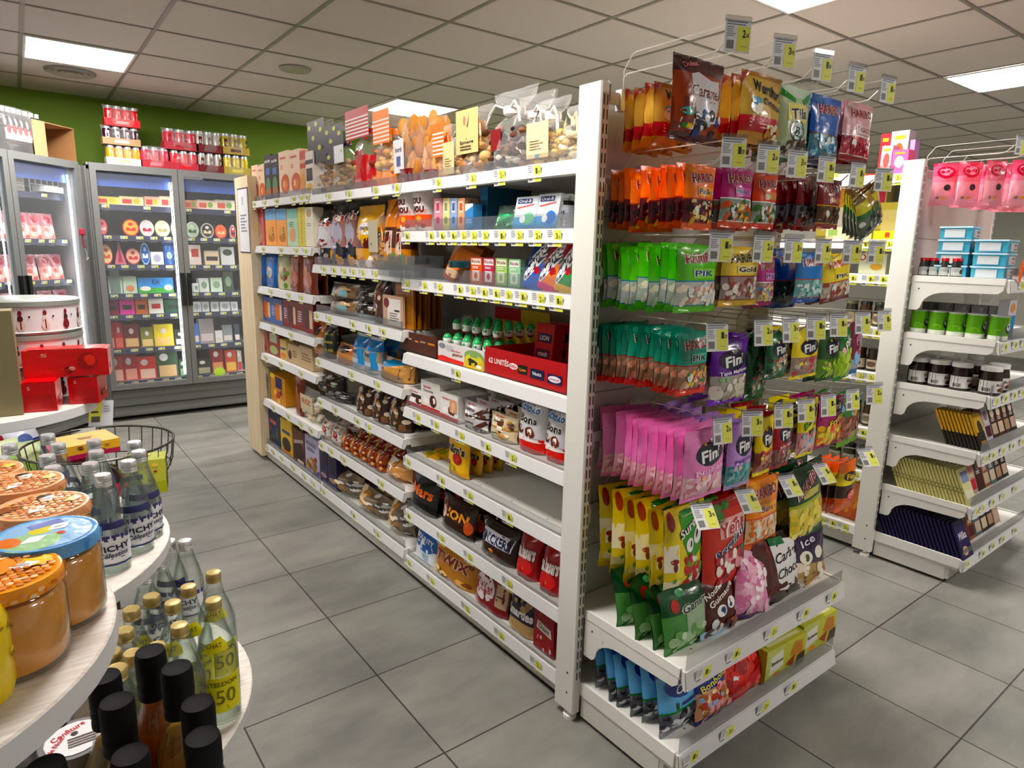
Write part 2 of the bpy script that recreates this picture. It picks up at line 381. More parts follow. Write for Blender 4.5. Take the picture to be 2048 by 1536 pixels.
def disc(px, py, r, name, label, cat, col, rings):
    c = on(px, py, 'z', CH-.006); e = G('paint')
    prof = [(0, -.008, col)]
    for k in range(rings): q = r*(k+1)/rings; prof += [(q*.92, -.010-.004*(k % 2), col), (q, -.004, '77736c' if rings > 1 else col)]
    e.lathe(prof+[(r, .004, col)], 28, col); o = e.build(name, loc=c); tag(o, label, cat)
disc(141, 144, .16, 'air_vent', 'round ceiling air vent beside the light panel over the fridges', 'air vent', 'a8a296', 4)
disc(590, 138, .105, 'ceiling_speaker', 'small round beige ceiling speaker above the drinks packs', 'speaker', 'a79f95', 1)
disc(1612, 162, .10, 'air_vent', 'round ceiling vent seen behind the mint sweet bag', 'air vent', 'b4b0a8', 3)

# ================================================================ SHELVING
def price_label_mesh(price, w=.052, h=.042, tip=None):
    g = G('card'); fn = lambda u, v: ((u-.5)*w, -.0005-.004*(1-v), (v-1)*h)
    g.grid(fn, 1, 1, 'f4f4f0')
    it = [('r', .5, .0, 1, .93, 'tag'), ('l', .05, .5, .45, .95, 4, 'a8acb4'), ('r', .06, .08, .34, .38, '8c8c88'), ('t', price[0], .70, .62, .14, .32, '5c6030', None, 0, 0, 0), ('t', price[1:], .88, .55, .12, .18, '5c6030', None, 0, 0, 0), ('l', .58, .12, .95, .24, 1, 'b8bc50')]
    art(g, fn, it, eps=.0004)
    return g.mesh('price_label', False)
LBL = [price_label_mesh(p) for p in ('195', '299', '345', '189', '240', '379', '115')]
def price_label(parent, x, y, z, k=None, tilt=0, s=1):
    me = LBL[(k if k is not None else int(x*1000+z*777)) % len(LBL)]
    o = bpy.data.objects.new('price_label', me); C.objects.link(o); o.parent = parent
    o.location = (x, y, z); o.rotation_euler = (tilt, 0, 0); o.scale = (s, s, s); return o
def shelf(parent, L, D, z, labels=(), riser=0.0, xoff=0.0, bracket='plain', rail='d9dadb', s=1.22, lip=.045):
    """one shelf of a bay, local frame: front edge along x at y = 0"""
    g = G('paint'); c = 'shelf'
    g.box((0, .008, z-.028), (L, D, z), c)
    g.prism([(.010, z+.002), (-.004, z-.002), (-.012, z-lip), (-.004, z-lip), (.006, z-.03)], .002, L-.002, c, ax='x')
    for k in range(int(L/.2)):     # small punched holes of the tray
        for yy in (.05, .08): g.poly([(.1+k*.2, yy, z+.0006), (.106+k*.2, yy, z+.0006), (.106+k*.2, yy+.006, z+.0006), (.1+k*.2, yy+.006, z+.0006)], 'dgrey')
    for x in (-.002, L-.002):      # bracket plates at both ends
        if bracket == 'scallop':
            D0 = D; D = D-.075
            o = [(.012, z+.004), (D, z+.004), (D, z-.15), (D-.035, z-.15), (D-.045, z-.142)]
            for k in range(7):
                a = k/6*PI/2; o.append((D-.15+.10*math.cos(a), z-.13+.065*math.sin(a)))
            o += [(.03, z-.06), (.012, z-.045)]
            g.prism(o, x, x+.004, c, ax='x')
            g.box((x-.002, .008, z-.022), (x+.006, D-.01, z+.006), 'f4f3ee')
            g.poly([(x-.0005, D-.03, z-.05), (x-.0005, D-.036, z-.05), (x-.0005, D-.036, z-.057), (x-.0005, D-.03, z-.057)], 'black'); D = D0
        elif bracket == 'low':
            g.box((x-.002, .004, z-.04), (x+.008, D-.07, z+.006), 'f4f3ee')
        else:
            g.prism([(.02, z-.005), (D, z-.005), (D, z-.11), (D-.03, z-.11), (D-.12, z-.045), (.03, z-.04)], x, x+.003, 'cfcfca', ax='x')
    o = g.build('shelf', parent, smooth=False); o.location.x = xoff
    g = G('paint'); g.prism([(-.005, z-.001), (-.008, z-.001), (-.017, z-lip+.003), (-.014, z-lip+.003)], .004, L-.004, rail, ax='x')
    g.build('price_rail', o, smooth=False)
    for k, x in enumerate(labels): price_label(o, min(max(x, .036), L-.036), -.0175, z-.002, None, .2, s)
    if riser:
        g = G('sheet'); g.box((.01, -.002, z), (L-.01, .0, z+riser), 'ffffff'); g.build('riser', o, False)
    return o
def upright(parent, x, y, w, d, h, slots=True, z0=.03):
    g = G('paint'); b = .004
    g.prism([(x+b, y), (x+w-b, y), (x+w, y+b), (x+w, y+d-b), (x+w-b, y+d), (x+b, y+d), (x, y+d-b), (x, y+b)], z0, h, 'e4e3dc', ax='z')
    if slots:
        z = z0+.12
        while z < h-.04:
            for q in (.28, .66):
                g.poly([(x+w*q, y-.0006, z), (x+w*q+.0045, y-.0006, z), (x+w*q+.0045, y-.0006, z+.026), (x+w*q, y-.0006, z+.026)], '1c1c1c')
            z += .037
    g.lathe([(0, 0), (.022, .0), (.022, .012), (.008, .014), (.008, .04)], 14, 'white', 'paint', x+w*.6, y+d*.35)
    for zz in (.09, .16): g.poly([(x-.0006, y+d*.3, zz), (x-.0006, y+d*.3+.007, zz), (x-.0006, y+d*.3+.007, zz+.007), (x-.0006, y+d*.3, zz+.007)], '222222')
    return g.build('upright', parent, smooth=False)

# the long run of shelving whose sweets side faces the camera, three bays
XF, XB = 1.335, 1.765
def bay(y1, y0, label, shelves, panel=True, x=XF, xb=XB, top=1.90):
    """bay from y1 (far) to y0 (near); local x runs from far to near"""
    L = y1-y0; e = empty('shelving_bay', (x, y1, 0), -PI/2); tag(e, label, 'shelving bay', None)
    g = G('paint'); D = xb-x; g.box((0, D, .05), (L, D+.02, top), 'd6d5cf')
    for z in (.45, .85, 1.25, 1.65): g.box((0, D-.001, z), (L, D, z+.004), '8a8a86')
    g.build('back_panel', e, False)
    g = G('paint'); g.box((0, .0, .02), (L, .012, .085), 'c9c8c2'); g.box((0, .012, .02), (.012, D, .085), 'c9c8c2'); g.box((L-.012, .012, .02), (L, D, .085), 'c9c8c2'); g.build('plinth', e, False)
    upright(e, 0.004, D+.022, .03, .06, top-.01, False)
    for z, labs, riser in shelves:
        shelf(e, L-.004, D-.004, z, [y1-solve(p, X=x-.017, z=z-.02) for p in labs], riser, .002)
    return e
bayN = bay(2.49, 1.412, 'near bay of the long white shelving with chocolate bars and chewing gum', [
    (1.73, (872, 940, 997, 1067), .03), (1.537, (810, 858, 880, 902, 922, 942, 965, 998, 1032, 1068, 1107), .045), (1.345, (810, 845, 875, 915, 940, 963, 987, 1011, 1040, 1075, 1110), .05),
    (1.03, (910,), 0), (.795, (832, 868, 918, 970, 1020), .03), (.575, (812, 880, 935, 1013), .03), (.325, (812, 880, 935, 1013), .04), (.10, (815, 860, 930, 997, 1070), .03)])
bayM = bay(3.50, 2.49, 'middle bay of the long white shelving with bread, brioche and pastries', [
    (1.73, (655, 695, 748, 800), .03), (1.372, (645, 665, 685, 703, 722, 748), .04), (1.12, (630, 655, 703, 735, 763), .04), (.868, (630, 700, 752), .045), (.642, (638, 668, 712, 735), .02), (.393, (637, 660, 685, 760), .03), (.12, (645, 705, 752), .04)])
bayF = bay(4.50, 3.50, 'far bay of the long white shelving with biscuit boxes', [
    (1.74, (506, 527, 551, 585, 600, 614), .03), (1.46, (525, 560, 590, 608), .0), (1.20, (540, 575, 600), .0), (.967, (545, 580), .02), (.757, (530, 560, 600), 0), (.443, (545, 575, 600, 620), 0), (.12, (530, 545, 562, 585, 607, 625), .04)])
g = G('pine'); g.box((1.30, 4.505, .03), (1.79, 4.53, 1.88), 'tan'); g.box((1.30, 4.53, .03), (1.325, 4.80, 1.88), 'tan'); g.box((1.325, 4.775, .03), (1.79, 4.80, 1.88), 'tan'); g.box((1.30, 4.505, 1.88), (1.79, 4.80, 1.90), 'tan')
tag(g.build('end_cabinet', smooth=False), 'pale pine end box closing the far end of the long shelving', 'end cabinet')
g = G('card'); P_ = lambda u, v: (1.2968, 4.735-.22*u, 1.42+.40*v); g.box((1.297, 4.515, 1.42), (1.2995, 4.735, 1.82), 'e6e8ea')
g.box((1.2972, 4.508, 1.412), (1.2985, 4.742, 1.828), '3c4454'); art(g, P_, [('r', .05, .03, .95, .97, 'e2e4e8'), ('l', .2, .3, .85, .6, 6, '8a8e98'), ('r', .45, .75, .55, .88, '9aa0a8')], eps=.0008)
tag(g.build('notice', smooth=False), 'framed paper notice fixed to the pine end box', 'notice')

# end cap units of the two runs, facing the camera
def endcap(x, label, shelves, bars, L=.92):
    e = empty('end_shelving', (x, 0.945, 0), 0); tag(e, label, 'end shelving unit')
    upright(e, 0, .375, .032, .09, 1.91); upright(e, L-.032, .375, .032, .09, 1.91)
    g = G('paint'); g.box((.033, .450, .09), (L-.033, .462, 1.89), 'd8d6d0')
    for z in (.55, 1.05, 1.57): g.box((.034, .4485, z), (L-.034, .4505, z+.003), '8c8c88')
    g.build('back_panel', e, False)
    g = G('paint'); g.box((.035, .04, .02), (L-.035, .055, .10), 'cfcec8')
    for xx in (.033, L-.045):
        g.box((xx, .055, .015), (xx+.012, .372, .100), 'dddcd5'); g.box((xx, .01, .078), (xx+.012, .056, .105), 'dddcd5')
    g.build('plinth', e, False)
    for z, labs, riser in shelves:
        o = shelf(e, L-.066, .445, z, [solve(p, Y=.928, z=z-.02)-x-.033 for p in labs], riser, .033, 'scallop' if z > .2 else 'low', s=1.25, lip=.055)
    for z in bars:
        g = G('paint'); g.box((.036, .415, z-.015), (L-.036, .428, z+.015), 'b8b6b0')
        g.build('hook_bar', e, False)
        for xx in (.034, L-.038):
            g = G('paint'); o = [(.449, z+.03), (.385, z+.03), (.375, z+.02), (.375, z-.02)] + [(.385+.04*(k/5)**1.5, z-.03-.09*(k/5)) for k in range(6)] + [(.449, z-.13)]
            g.prism(o, xx, xx+.003, 'c2c4c6', ax='x'); g.build('bar_bracket', e, False)
    return e
ROWZ = {1: 1.955, 2: 1.70, 3: 1.475, 4: 1.25, 5: .995, 6: .765}
capA = endcap(1.29, 'white end shelving unit at the front, hung full of sweet bags', [(.385, (1408, 1468, 1543, 1608, 1665), .045), (.13, (1383, 1455, 1527, 1583), .05)], [z-.07 for z in ROWZ.values()])
# ================================================================ PACKAGE BUILDERS (local frame: front faces -y, base at z = 0)
def bag_fns(w, h, t, seal=.07, seed=0, stand=False, pinch=0.0, wr=1.0):
    off = Vector((seed*3.7, seed*1.3, 0))
    def B(v):
        if stand: a = 1.0 if v < .06 else 1
        a = min(max((v-seal)/(.22), 0), 1) if not stand else min(1, .55+v*3)
        b = min(max((1-seal-v)/(.30), 0), 1)
        return (math.sin(a*PI/2)*math.sin(b*PI/2))**.8*(1.12-.3*v)
    def core(u, v, sgn):
        bb = B(v); q = abs(2*u-1)
        body = (1-q**2.6)**.75*bb
        nz = noise.noise(Vector((u*3.2, v*3.2, sgn*.7))+off)*wr; n2 = noise.noise(Vector((u*9, v*5, sgn*2))+off*2)*wr
        x = (u-.5)*w*(1-.07*bb-pinch*(max(0, v-.55)*2.2)**2) + nz*w*.012
        y = t*.5+sgn*(t*.5*body*(1+.22*nz+.10*n2)+.0006) + (nz*.006 if q > .8 or bb < .3 else 0)*1.0
        z = v*h*(1-.0) + (n2*.004 if v > .97 or v < .03 else 0)
        return (x, y, z)
    return (lambda u, v: core(u, v, -1)), (lambda u, v: core(1-u, v, 1))
def zonecol(zones):
    return lambda u, v: next((c for a, b, c in zones if a <= v <= b), zones[-1][2])
def zrows(zones, n=16):
    s = {round(i/n, 4) for i in range(n+1)} | {z[0] for z in zones} | {z[1] for z in zones}
    s = sorted(s); out = [s[0]]
    for x in s[1:]:
        if x-out[-1] > .012 or x in (1,): out.append(x)
        elif any(abs(x-z[0]) < 1e-6 for z in zones): out[-1] = x
    out[0] = 0.0; out[-1] = 1.0
    return out
US = [0, .04, .12, .22, .34, .5, .66, .78, .88, .96, 1]
def bag_mesh(name, w, h, t, zones, items, back=None, m='gloss', seal=.07, seed=0, stand=False, pinch=0.0, wr=1.0, tri=True):
    g = G(m); f, b = bag_fns(w, h, t, seal, seed, stand, pinch, wr); vr = zrows(zones)
    g.grid(f, 0, 0, zonecol(zones), vs_=vr, us_=US); g.grid(b, 0, 0, zonecol(back or zones), vs_=vr, us_=US)
    if stand:
        g.grid(lambda u, v: tuple(Vector(f(u, 0))*(1-v)+Vector(b(1-u, 0))*v), 10, 2, zones[0][2])
    else:
        for v0 in (.0, 1-seal*.8):   # crimped seals: thin ridges
            for k in range(3): art(g, f, [('r', .02, v0+seal*(.15+.25*k), .98, v0+seal*(.22+.25*k), 'white' if False else zonecol(zones)(0, v0+.001))], eps=.0010)
    if items: art(g, f, items)
    return g.mesh(name)
def box_mesh(name, w, h, d, base, front=(), side=(), top=(), m='card', bev=.0008, cols=None):
    g = G(m); g.box((-w/2, 0, 0), (w/2, d, h), base, cols=cols)
    art(g, lambda u, v: ((u-.5)*w, 0, v*h), front)
    if side:
        art(g, lambda u, v: (-w/2, d*(1-u), v*h), side); art(g, lambda u, v: (w/2, d*u, v*h), side)
    if top: art(g, lambda u, v: ((u-.5)*w, d*v, h), top)
    return g.mesh(name, False)
def obj(me, loc=(0, 0, 0), rot=(0, 0, 0), parent=None, scale=None, name=None):
    o = bpy.data.objects.new(name or me.name, me); C.objects.link(o); o.location = loc; o.rotation_euler = rot
    if parent is not None: o.parent = parent
    if scale: o.scale = scale
    return o
def cyl(r, h, z0=0, span=2.4, a0=-PI/2, cy=None):
    cy = r if cy is None else cy
    return lambda u, v: (r*math.cos(a0+(u-.5)*span), cy+r*math.sin(a0+(u-.5)*span), z0+v*h)
ORD = ['front', 'second', 'third', 'fourth', 'fifth', 'sixth', 'seventh', 'eighth', 'ninth', 'tenth', 'eleventh', 'twelfth', 'thirteenth', 'fourteenth', 'fifteenth', 'sixteenth', 'seventeenth', 'eighteenth', 'nineteenth', 'twentieth']

# ---------------------------------------------------------------- printed designs
def d_hari(c1, sweets, cbot='', txt2='', c2='blue', win=.47, outc='white', tc='a01428', band=None, wc='b9c4c0', big='HARIBO'):
    cbot = cbot or c1; b = band or 'white'
    z = [(0, .10, cbot), (.10, .115, b), (.115, win, wc), (win, win+.02, b), (win+.02, 1, c1)]
    it = [('e', .2, .93, .10, .05, lite(c1), .4), ('e', .85, .86, .12, .05, lite(c1), .2), ('c', .06, .13, .94, win-.03, 46, sweets, .055),
          ('t', big, .50, .81, .72, .145, tc, outc, .05, 0, .03)]
    if txt2: it += [('r', .30, win+.05, .86, win+.20, lite(c1)), ('t', txt2, .58, win+.125, .5, .085, c2, 'white')]
    it += [('e', .27, .30, .085, .075, 'e8eeea'), ('l', .22, .26, .33, .34, 3, '9aa8a0')]
    return z, it
def lite(c, k=.35):
    c = PAL.get(c, c); return ''.join('%02x' % int(int(c[i:i+2], 16)*(1-k)+255*k) for i in (0, 2, 4))
def d_fini(c1, sweets, sub='', subc='white', win=.34, cbot=None, wc='d8d0c8', blob='16183e'):
    z = [(0, .07, cbot or c1), (.07, win, wc), (win, 1, c1)]
    it = [('c', .07, .09, .93, win-.03, 34, sweets, .07), ('e', .52, .66, .34, .165, blob, .15), ('e', .52, .66, .315, .148, '1c1c4a', .15), ('t', 'Fini', .52, .655, .46, .17, 'white', None, .12, 0, .03),
          ('e', .40, .80, .03, .02, 'yel'), ('e', .55, .835, .035, .025, 'dred'), ('e', .68, .81, .03, .02, 'red')]
    if sub: it += [('t', sub, .52, .44, .7, .075, subc, None, .08)]
    it += [('e', .2, .33, .06, .04, lite(c1)), ('e', .36, .33, .06, .04, 'peach')]
    return z, it
SW_MIX = ['e8c83c', 'd8503c', '5c9a4c', 'e89ab0', 'f2e8d0', '4a3a34']
SW_PALE = ['f4ece0', 'e8b4b0', 'd8dcd8', 'f0d8a0', 'b87868', 'e8e8f0']
SW_DARK = ['3a3430', '5a4840', 'c8c8c4', '282420', 'a89878']
SW_PINK = ['f6d4dc', 'f0b8c8', 'fae6e8', 'e8a4b8']
SW_FRUIT = ['f08c2c', 'f0c83c', 'a8c83c', 'e85a3c', 'f4e070']
SW_YEL = ['f0e080', 'e8d460', 'f6eea0', 'd8c850']
SW_RED = ['c84858', 'e07880', 'a83040', 'f0a0a0']
SW_TEAL = ['6cb8bc', '8ccac8', '4c9ca4', 'b4dcd8']
DS = {
 'caramel': ([(0, .1, '5a1418'), (.1, .8, 'a84c1c'), (.8, 1, '5e1018')], [('r', .0, .1, .3, .5, '8a3414'), ('p', [(.25, .78), (.4, .82), (.62, .74), (.82, .76), (.84, .5), (.78, .25), (.4, .2), (.3, .45)], 'dcd8dc'), ('t', 'Caramel', .55, .60, .62, .15, '7a1c24', 'f4f0f0', .02, .15), ('l', .4, .44, .76, .5, 2, 'c07860'), ('c', .35, .12, .9, .34, 22, ['1c2440', 'c8ccd8', '3a5a9c', '2a2020', 'f0f0f0'], .06), ('e', .2, .34, .11, .05, '5cb4a8'), ('r', .1, .14, .34, .26, 'e8e4dc'), ('r', .12, .15, .2, .2, '2e9a3c'), ('r', .2, .15, .28, .2, 'f7d61a'), ('t', 'Dukat', .28, .90, .3, .06, 'e0a0a0', None, .2)]),
 'werther': ([(0, .16, 'c8983c'), (.16, .36, 'b8202c'), (.36, .93, 'd4b468'), (.93, 1, 'b88a34')], [('p', [(0, 1), (.2, 1), (0, .8)], 'b8202c'), ('r', 0, .3, 1, .38, 'cc4450'), ('t', "Werther's", .56, .76, .74, .17, 'black', None, -.15, .1, .03), ('t', 'Original', .64, .56, .5, .12, 'black', None, -.15, .1, .03), ('e', .25, .5, .12, .1, 'f2efe0'), ('e', .25, .58, .1, .06, '6cb0d0'), ('l', .12, .2, .6, .34, 3, 'f0a8ac'), ('c', .55, .06, .95, .3, 16, ['f0e4c8', 'c89a5c', '8a5a30'], .055)]),
 'tila': ([(0, .12, '9cb8a8'), (.12, .85, 'b8c8a4'), (.85, 1, 'cfe0d0')], [('p', [(0, .98), (.4, .82), (.36, .76), (0, .85)], 'green'), ('p', [(1, .98), (.6, .82), (.64, .76), (1, .85)], 'green'), ('r', .15, .5, .75, .75, 'e8dc88'), ('t', 'Tila', .48, .62, .5, .15, 'black', 'white', .1), ('e', .45, .38, .24, .15, '3c5048'), ('e', .45, .38, .19, .12, 'cfe4dc'), ('t', 'B', .45, .38, .14, .12, '2c5048'), ('c', .1, .04, .9, .24, 22, ['4a342c', 'e8e4dc', '6c5848', 'c8ccc4'], .06)]),
 'hblue': d_hari('1f6fc0', ['8cc0dc', '5a9cc8', 'b8d4dc', '4a8cb4', 'e4ecec'], 'navy', '', win=.44, band='6e1430', wc='5c8c9c'),
 'htaga': d_hari('d8b0b4', SW_RED, '9c1426', 'TAGADA', 'a01428', win=.42, band='white', wc='b45060', outc='f4e4e4'),
 'horange': d_hari('f58a10', ['8c2c3c', 'e8d89c', 'e0b040', '3c2c2c', 'd87038', 'c8c4b0'], 'e86a0c', 'Polka', 'navy', win=.47, band='c8281c', wc='6a3440'),
 'hmagenta': d_hari('c02c8c', ['d87048', 'e8e4d8', '5a7c4c', 'f0c83c', '3c3430'], 'd85a1c', 'Happy Life', '1c7cc0', wc='9aa49c'),
 'hcroco': d_hari('e0501c', ['5c8c4c', 'e8ece8', 'c8d0c8', 'e07830', '3c4838'], 'd84410', 'Croco', 'lime', wc='a4aca4'),
 'hred': d_hari('8e1420', ['2c2420', 'c8ccd4', '503830', '8c8c94', 'a83c40'], 'a8141e', '', win=.45, band='1c2048', wc='70707c'),
 'hgold': d_hari('8c1620', ['6a4a30', '805c38', '4c3420', 'a07850'], '9c1a20', 'Gold', 'd8b040', win=.45, band='d8b83c', wc='5a4430'),
 'hlime': d_hari('6cd01c', ['f0e8d8', 'e8b4a8', 'd8dce0', 'f4f0e8', 'b8a8a0'], '6cc81c', 'PIK', '3c64a8', win=.46, band='2c8cbc', wc='c4ccc8', tc='a8182c'),
 'hyellow': d_hari('f2d86a', ['c8a098', 'd8c8cc', 'a87c60', 'e0dcd4', '9c5848'], 'd8b84c', 'Gold', 'black', win=.50, band='8c3c24', wc='a89494', tc='black', outc='f6e48c'),
 'hmag2': d_hari('c85aa0', ['e8c4a8', 'f0d870', 'c87898', '8cb4d8'], 'a81c6c', 'PIK', 'purple', wc='b8a8a0'),
 'hsky': d_hari('2a8cd4', ['a8d0d0', '7cb4b8', 'cce4e0', 'e8f0ec'], '1c64b4', '', win=.46, band='c04838', wc='7cacb0'),
 'hdblue': d_hari('0e4ca8', ['28343c', '1c2430', '4c6470', '3c5058'], '1450a4', '', win=.46, band='8c3030', wc='1c2834'),
 'hpik2': d_hari('eed820', ['e8d4c0', 'd8c8b8', 'a85848', 'f0e8e0'], '7c2c1c', 'PIK', 'black', win=.42, band='b82830', wc='c0b4a4', tc='c01828', outc='f8e880'),
 'hteal': d_hari('12a08a', ['e8b49c', 'f0d84c', '5c8c5c', 'e88898', 'f4e8c8'], 'e8400c', 'PIK', 'black', win=.47, band='a81c20', wc='a88c78', tc='a01428'),
 'hgreen': ([(0, .12, '1c5c28'), (.12, .5, 'c8c868'), (.5, .54, 'a8b838'), (.54, 1, '0f4a2a')], [('c', .05, .1, .95, .46, 52, SW_YEL, .07), ('e', .5, .3, .09, .06, 'e4ecd8'), ('t', 'HARIBO', .5, .77, .7, .14, 'a01428', 'f0e4e4', .35), ('r', .3, .58, .8, .68, 'c8c070')]),
 'horange2': d_hari('f29a14', ['f0e0c0', 'f08c2c', 'e8c8a8', 'f4ece0'], 'd8681c', 'Banan', 'a01428', win=.45, band='e05018', wc='e4c8a8', tc='b0182c'),
 'greenclear': ([(0, .1, '585c50'), (.1, .5, '6c7468'), (.5, .62, '3c7a34'), (.62, .86, 'c8c020'), (.86, 1, '7a5a1c')], [('c', .05, .08, .95, .5, 36, ['9ca89c', '4c5448', 'd8dcd4', '2c342c', '706c64'], .06), ('p', [(.3, 1), (.5, .5), (.6, .5), (.55, 1)], 'a88420'), ('e', .6, .6, .18, .1, '2e7c34')]),
 'fpink': d_fini('f2a4d6', SW_PINK, 'Nubes', 'f8d8ec', win=.36, wc='f0c8d4'),
 'flilac': d_fini('cca8e4', SW_TEAL, 'Dolphins', '5c3c9c', win=.36, wc='84b4bc', cbot='b8b0dc'),
 'fpurple': ([(0, .1, '8a44c4'), (.1, .45, 'b8b0a8'), (.45, 1, '7c38b0')], [('c', .06, .1, .94, .42, 34, ['d8d4c8', 'b8b4ac', 'c8c0b0', 'e8e4dc'], .09), ('e', .5, .68, .38, .155, '1c1448', .1), ('t', 'Fini', .5, .675, .5, .16, 'white', None, .12, 0, .03), ('t', 'Tapis Magiques', .52, .50, .8, .07, 'white', None, .06), ('e', .45, .80, .03, .02, 'red'), ('e', .18, .40, .06, .04, '9cc49c'), ('e', .32, .40, .06, .04, '9cc49c'), ('e', .85, .36, .09, .09, 'e8e8e4'), ('e', .85, .36, .07, .07, 'c03028')]),
 'fgreen': d_fini('0e6c3c', ['4c8c5c', 'c8b8a8', '2c5c3c', 'e8ece8'], 'CLIQUE', 'e85038', win=.5, wc='4c8468'),
 'fyellow': d_fini('f0dc14', ['c8b0a0', 'a88c80', 'e0405c', 'd8ccc0'], 'Coc Cola', 'e8701c', win=.46, wc='a8988c'),
 'fdgreen': d_fini('1a5c1c', ['a8cc30', '8cb828', 'c0dc48'], 'MENTHE', '4c7c3c', win=.45, wc='6c9c2c', blob='1c2418'),
 'fkiwi': ([(0, .08, '2e8c3c'), (.08, .6, 'b4d468'), (.6, 1, '2c8a34')], [('c', .1, .08, .9, .55, 30, ['b8dc50', 'd0e878', 'a0c840'], .09), ('t', 'Pik', .6, .75, .4, .2, 'white', None, .6), ('e', .3, .6, .1, .06, 'lpink')]),
 'fmag': ([(0, .1, '3c7cb0'), (.1, .3, 'a8b4c0'), (.3, 1, '8c1450')], [('e', .55, .35, .3, .15, 'lblue'), ('e', .6, .45, .2, .07, 'red'), ('t', 'Fini', .5, .72, .4, .16, 'f0c0d8', None, .5)]),
 'fyel2': d_fini('f4e020', ['b87c6c', 'c89484', '9c5c50', 'd8a898'], 'Butifas', 'e0441c', win=.42, wc='a87468', blob='2c2010'),
 'fred': d_fini('b01c30', ['a88480', 'c8a8a4', '8c5c5c'], 'Jelly Cola', 'f4d8d8', win=.38, wc='9c7c7c'),
 'fygreen': ([(0, .08, 'e8dc30'), (.08, .45, 'd8a8a8'), (.45, 1, 'ece024')], [('c', .1, .06, .9, .42, 30, ['f0c4c4', 'e8a8ac', 'f8e0dc', 'a8c8d8'], .08), ('e', .5, .84, .34, .10, '1c1c3c'), ('t', 'Fini', .5, .84, .44, .1, 'white'), ('t', 'Kiwi', .45, .66, .6, .12, '6cb41c', 'black', .4), ('t', 'ki', .55, .52, .4, .1, 'black', None, .5)]),
 'ffruits': ([(0, .08, 'a81c68'), (.08, .45, 'c89c50'), (.45, 1, 'b01474')], [('c', .08, .08, .92, .44, 40, SW_FRUIT, .085), ('e', .55, .82, .36, .12, '14143c'), ('t', 'Fini', .55, .82, .46, .12, 'white'), ('t', 'Fruits', .6, .56, .6, .13, 'f0dc30', 'dgreen', .3)]),
 'fbrown': ([(0, .2, '7cac34'), (.2, .62, '8c5c4c'), (.62, 1, '4c8840')], [('c', .05, .18, .95, .6, 34, ['a87464', '8c5848', 'c08c7c'], .07), ('c', .05, .65, .95, .95, 20, ['c87c8c', 'e0b040', '1c7a3c', 'd85040', '8cc8e8'], .08), ('p', [(0, .2), (1, .38), (1, .12), (0, .02)], '8cbc3c')]),
 'fyel3': ([(0, .3, 'e0701c'), (.3, .55, '4c3428'), (.55, .8, 'f0dc10'), (.8, 1, 'f08018')], [('e', .5, .72, .36, .09, '3c2410'), ('t', 'Fini', .5, .72, .46, .1, 'yel'), ('t', 'SZ', .6, .56, .3, .08, '7c2814', None, .3), ('e', .6, .34, .28, .12, 'c83c34'), ('e', .6, .34, .2, .08, 'e8a8a0')]),
 'suralles': ([(0, .06, 'd8c040'), (.06, .9, 'e8d85c'), (.9, 1, 'e0c838')], [('r', .0, .3, .25, .6, 'f6f2e0'), ('r', .0, .1, .3, .2, 'f0ecd0'), ('p', [(.32, .92), (.95, .95), (.95, .5), (.55, .34), (.35, .6)], '4ca440'), ('p', [(.32, .94), (.85, 1), (.9, .9), (.5, .88)], '1f7c30'), ('t', 'Surelles', .62, .80, .68, .1, 'f4f4ec', 'black', .35), ('e', .52, .56, .10, .08, 'white'), ('e', .74, .64, .11, .10, 'white'), ('e', .54, .57, .035, .04, 'black'), ('e', .73, .65, .045, .06, 'black'), ('c', .42, .12, .95, .44, 34, ['b8202c', 'd84850', 'e8e8e0', '7ca850', 'c83038'], .06), ('e', .12, .86, .07, .11, 'a8281c', .2), ('e', .16, .42, .07, .03, 'a8281c'), ('e', .17, .35, .04, .05, '8c3c28'), ('e', .17, .20, .04, .03, '7ca850')]),
 'yena': ([(0, .06, 'c83020'), (.06, .88, 'cc3c28'), (.88, 1, 'b81c1c')], [('e', .3, .90, .10, .06, '7cb45c', .4), ('e', .48, .93, .09, .05, '5c9c48', -.3), ('e', .2, .82, .09, .05, '8cc06c', .9), ('e', .36, .82, .08, .05, '6ca854'), ('r', .32, .60, .98, .80, 'e4b8b4'), ('t', 'Yena', .62, .70, .62, .15, 'c01c30', 'f8ecec', .12), ('t', 'Regalad', .56, .52, .7, .13, '2c2c6c', 'white', .3), ('c', .2, .1, .92, .42, 46, ['f0e4e0', 'c03040', 'e8a8b0', '8c1c30', 'f8f0ec'], .055), ('r', .66, .36, .92, .46, '2c7c54')]),
 'gamme': ([(0, .1, '3c8c3c'), (.1, .6, '5c9454'), (.6, 1, '0e5a30')], [('r', .36, .22, .95, .66, 'a8c0a4'), ('t', 'Gamme', .62, .68, .62, .13, '1c2c1c', 'd8e4d4', .12, .2), ('e', .2, .74, .07, .10, 'b83020'), ('l', .45, .56, .9, .62, 2, '6c8c6c'), ('c', .1, .04, .9, .4, 26, ['7cac6c', 'a8c49c', '4c8444', 'c8d8c0'], .07), ('e', .4, .16, .1, .06, '6cb46c'), ('e', .35, .9, .08, .06, '5ca878')]),
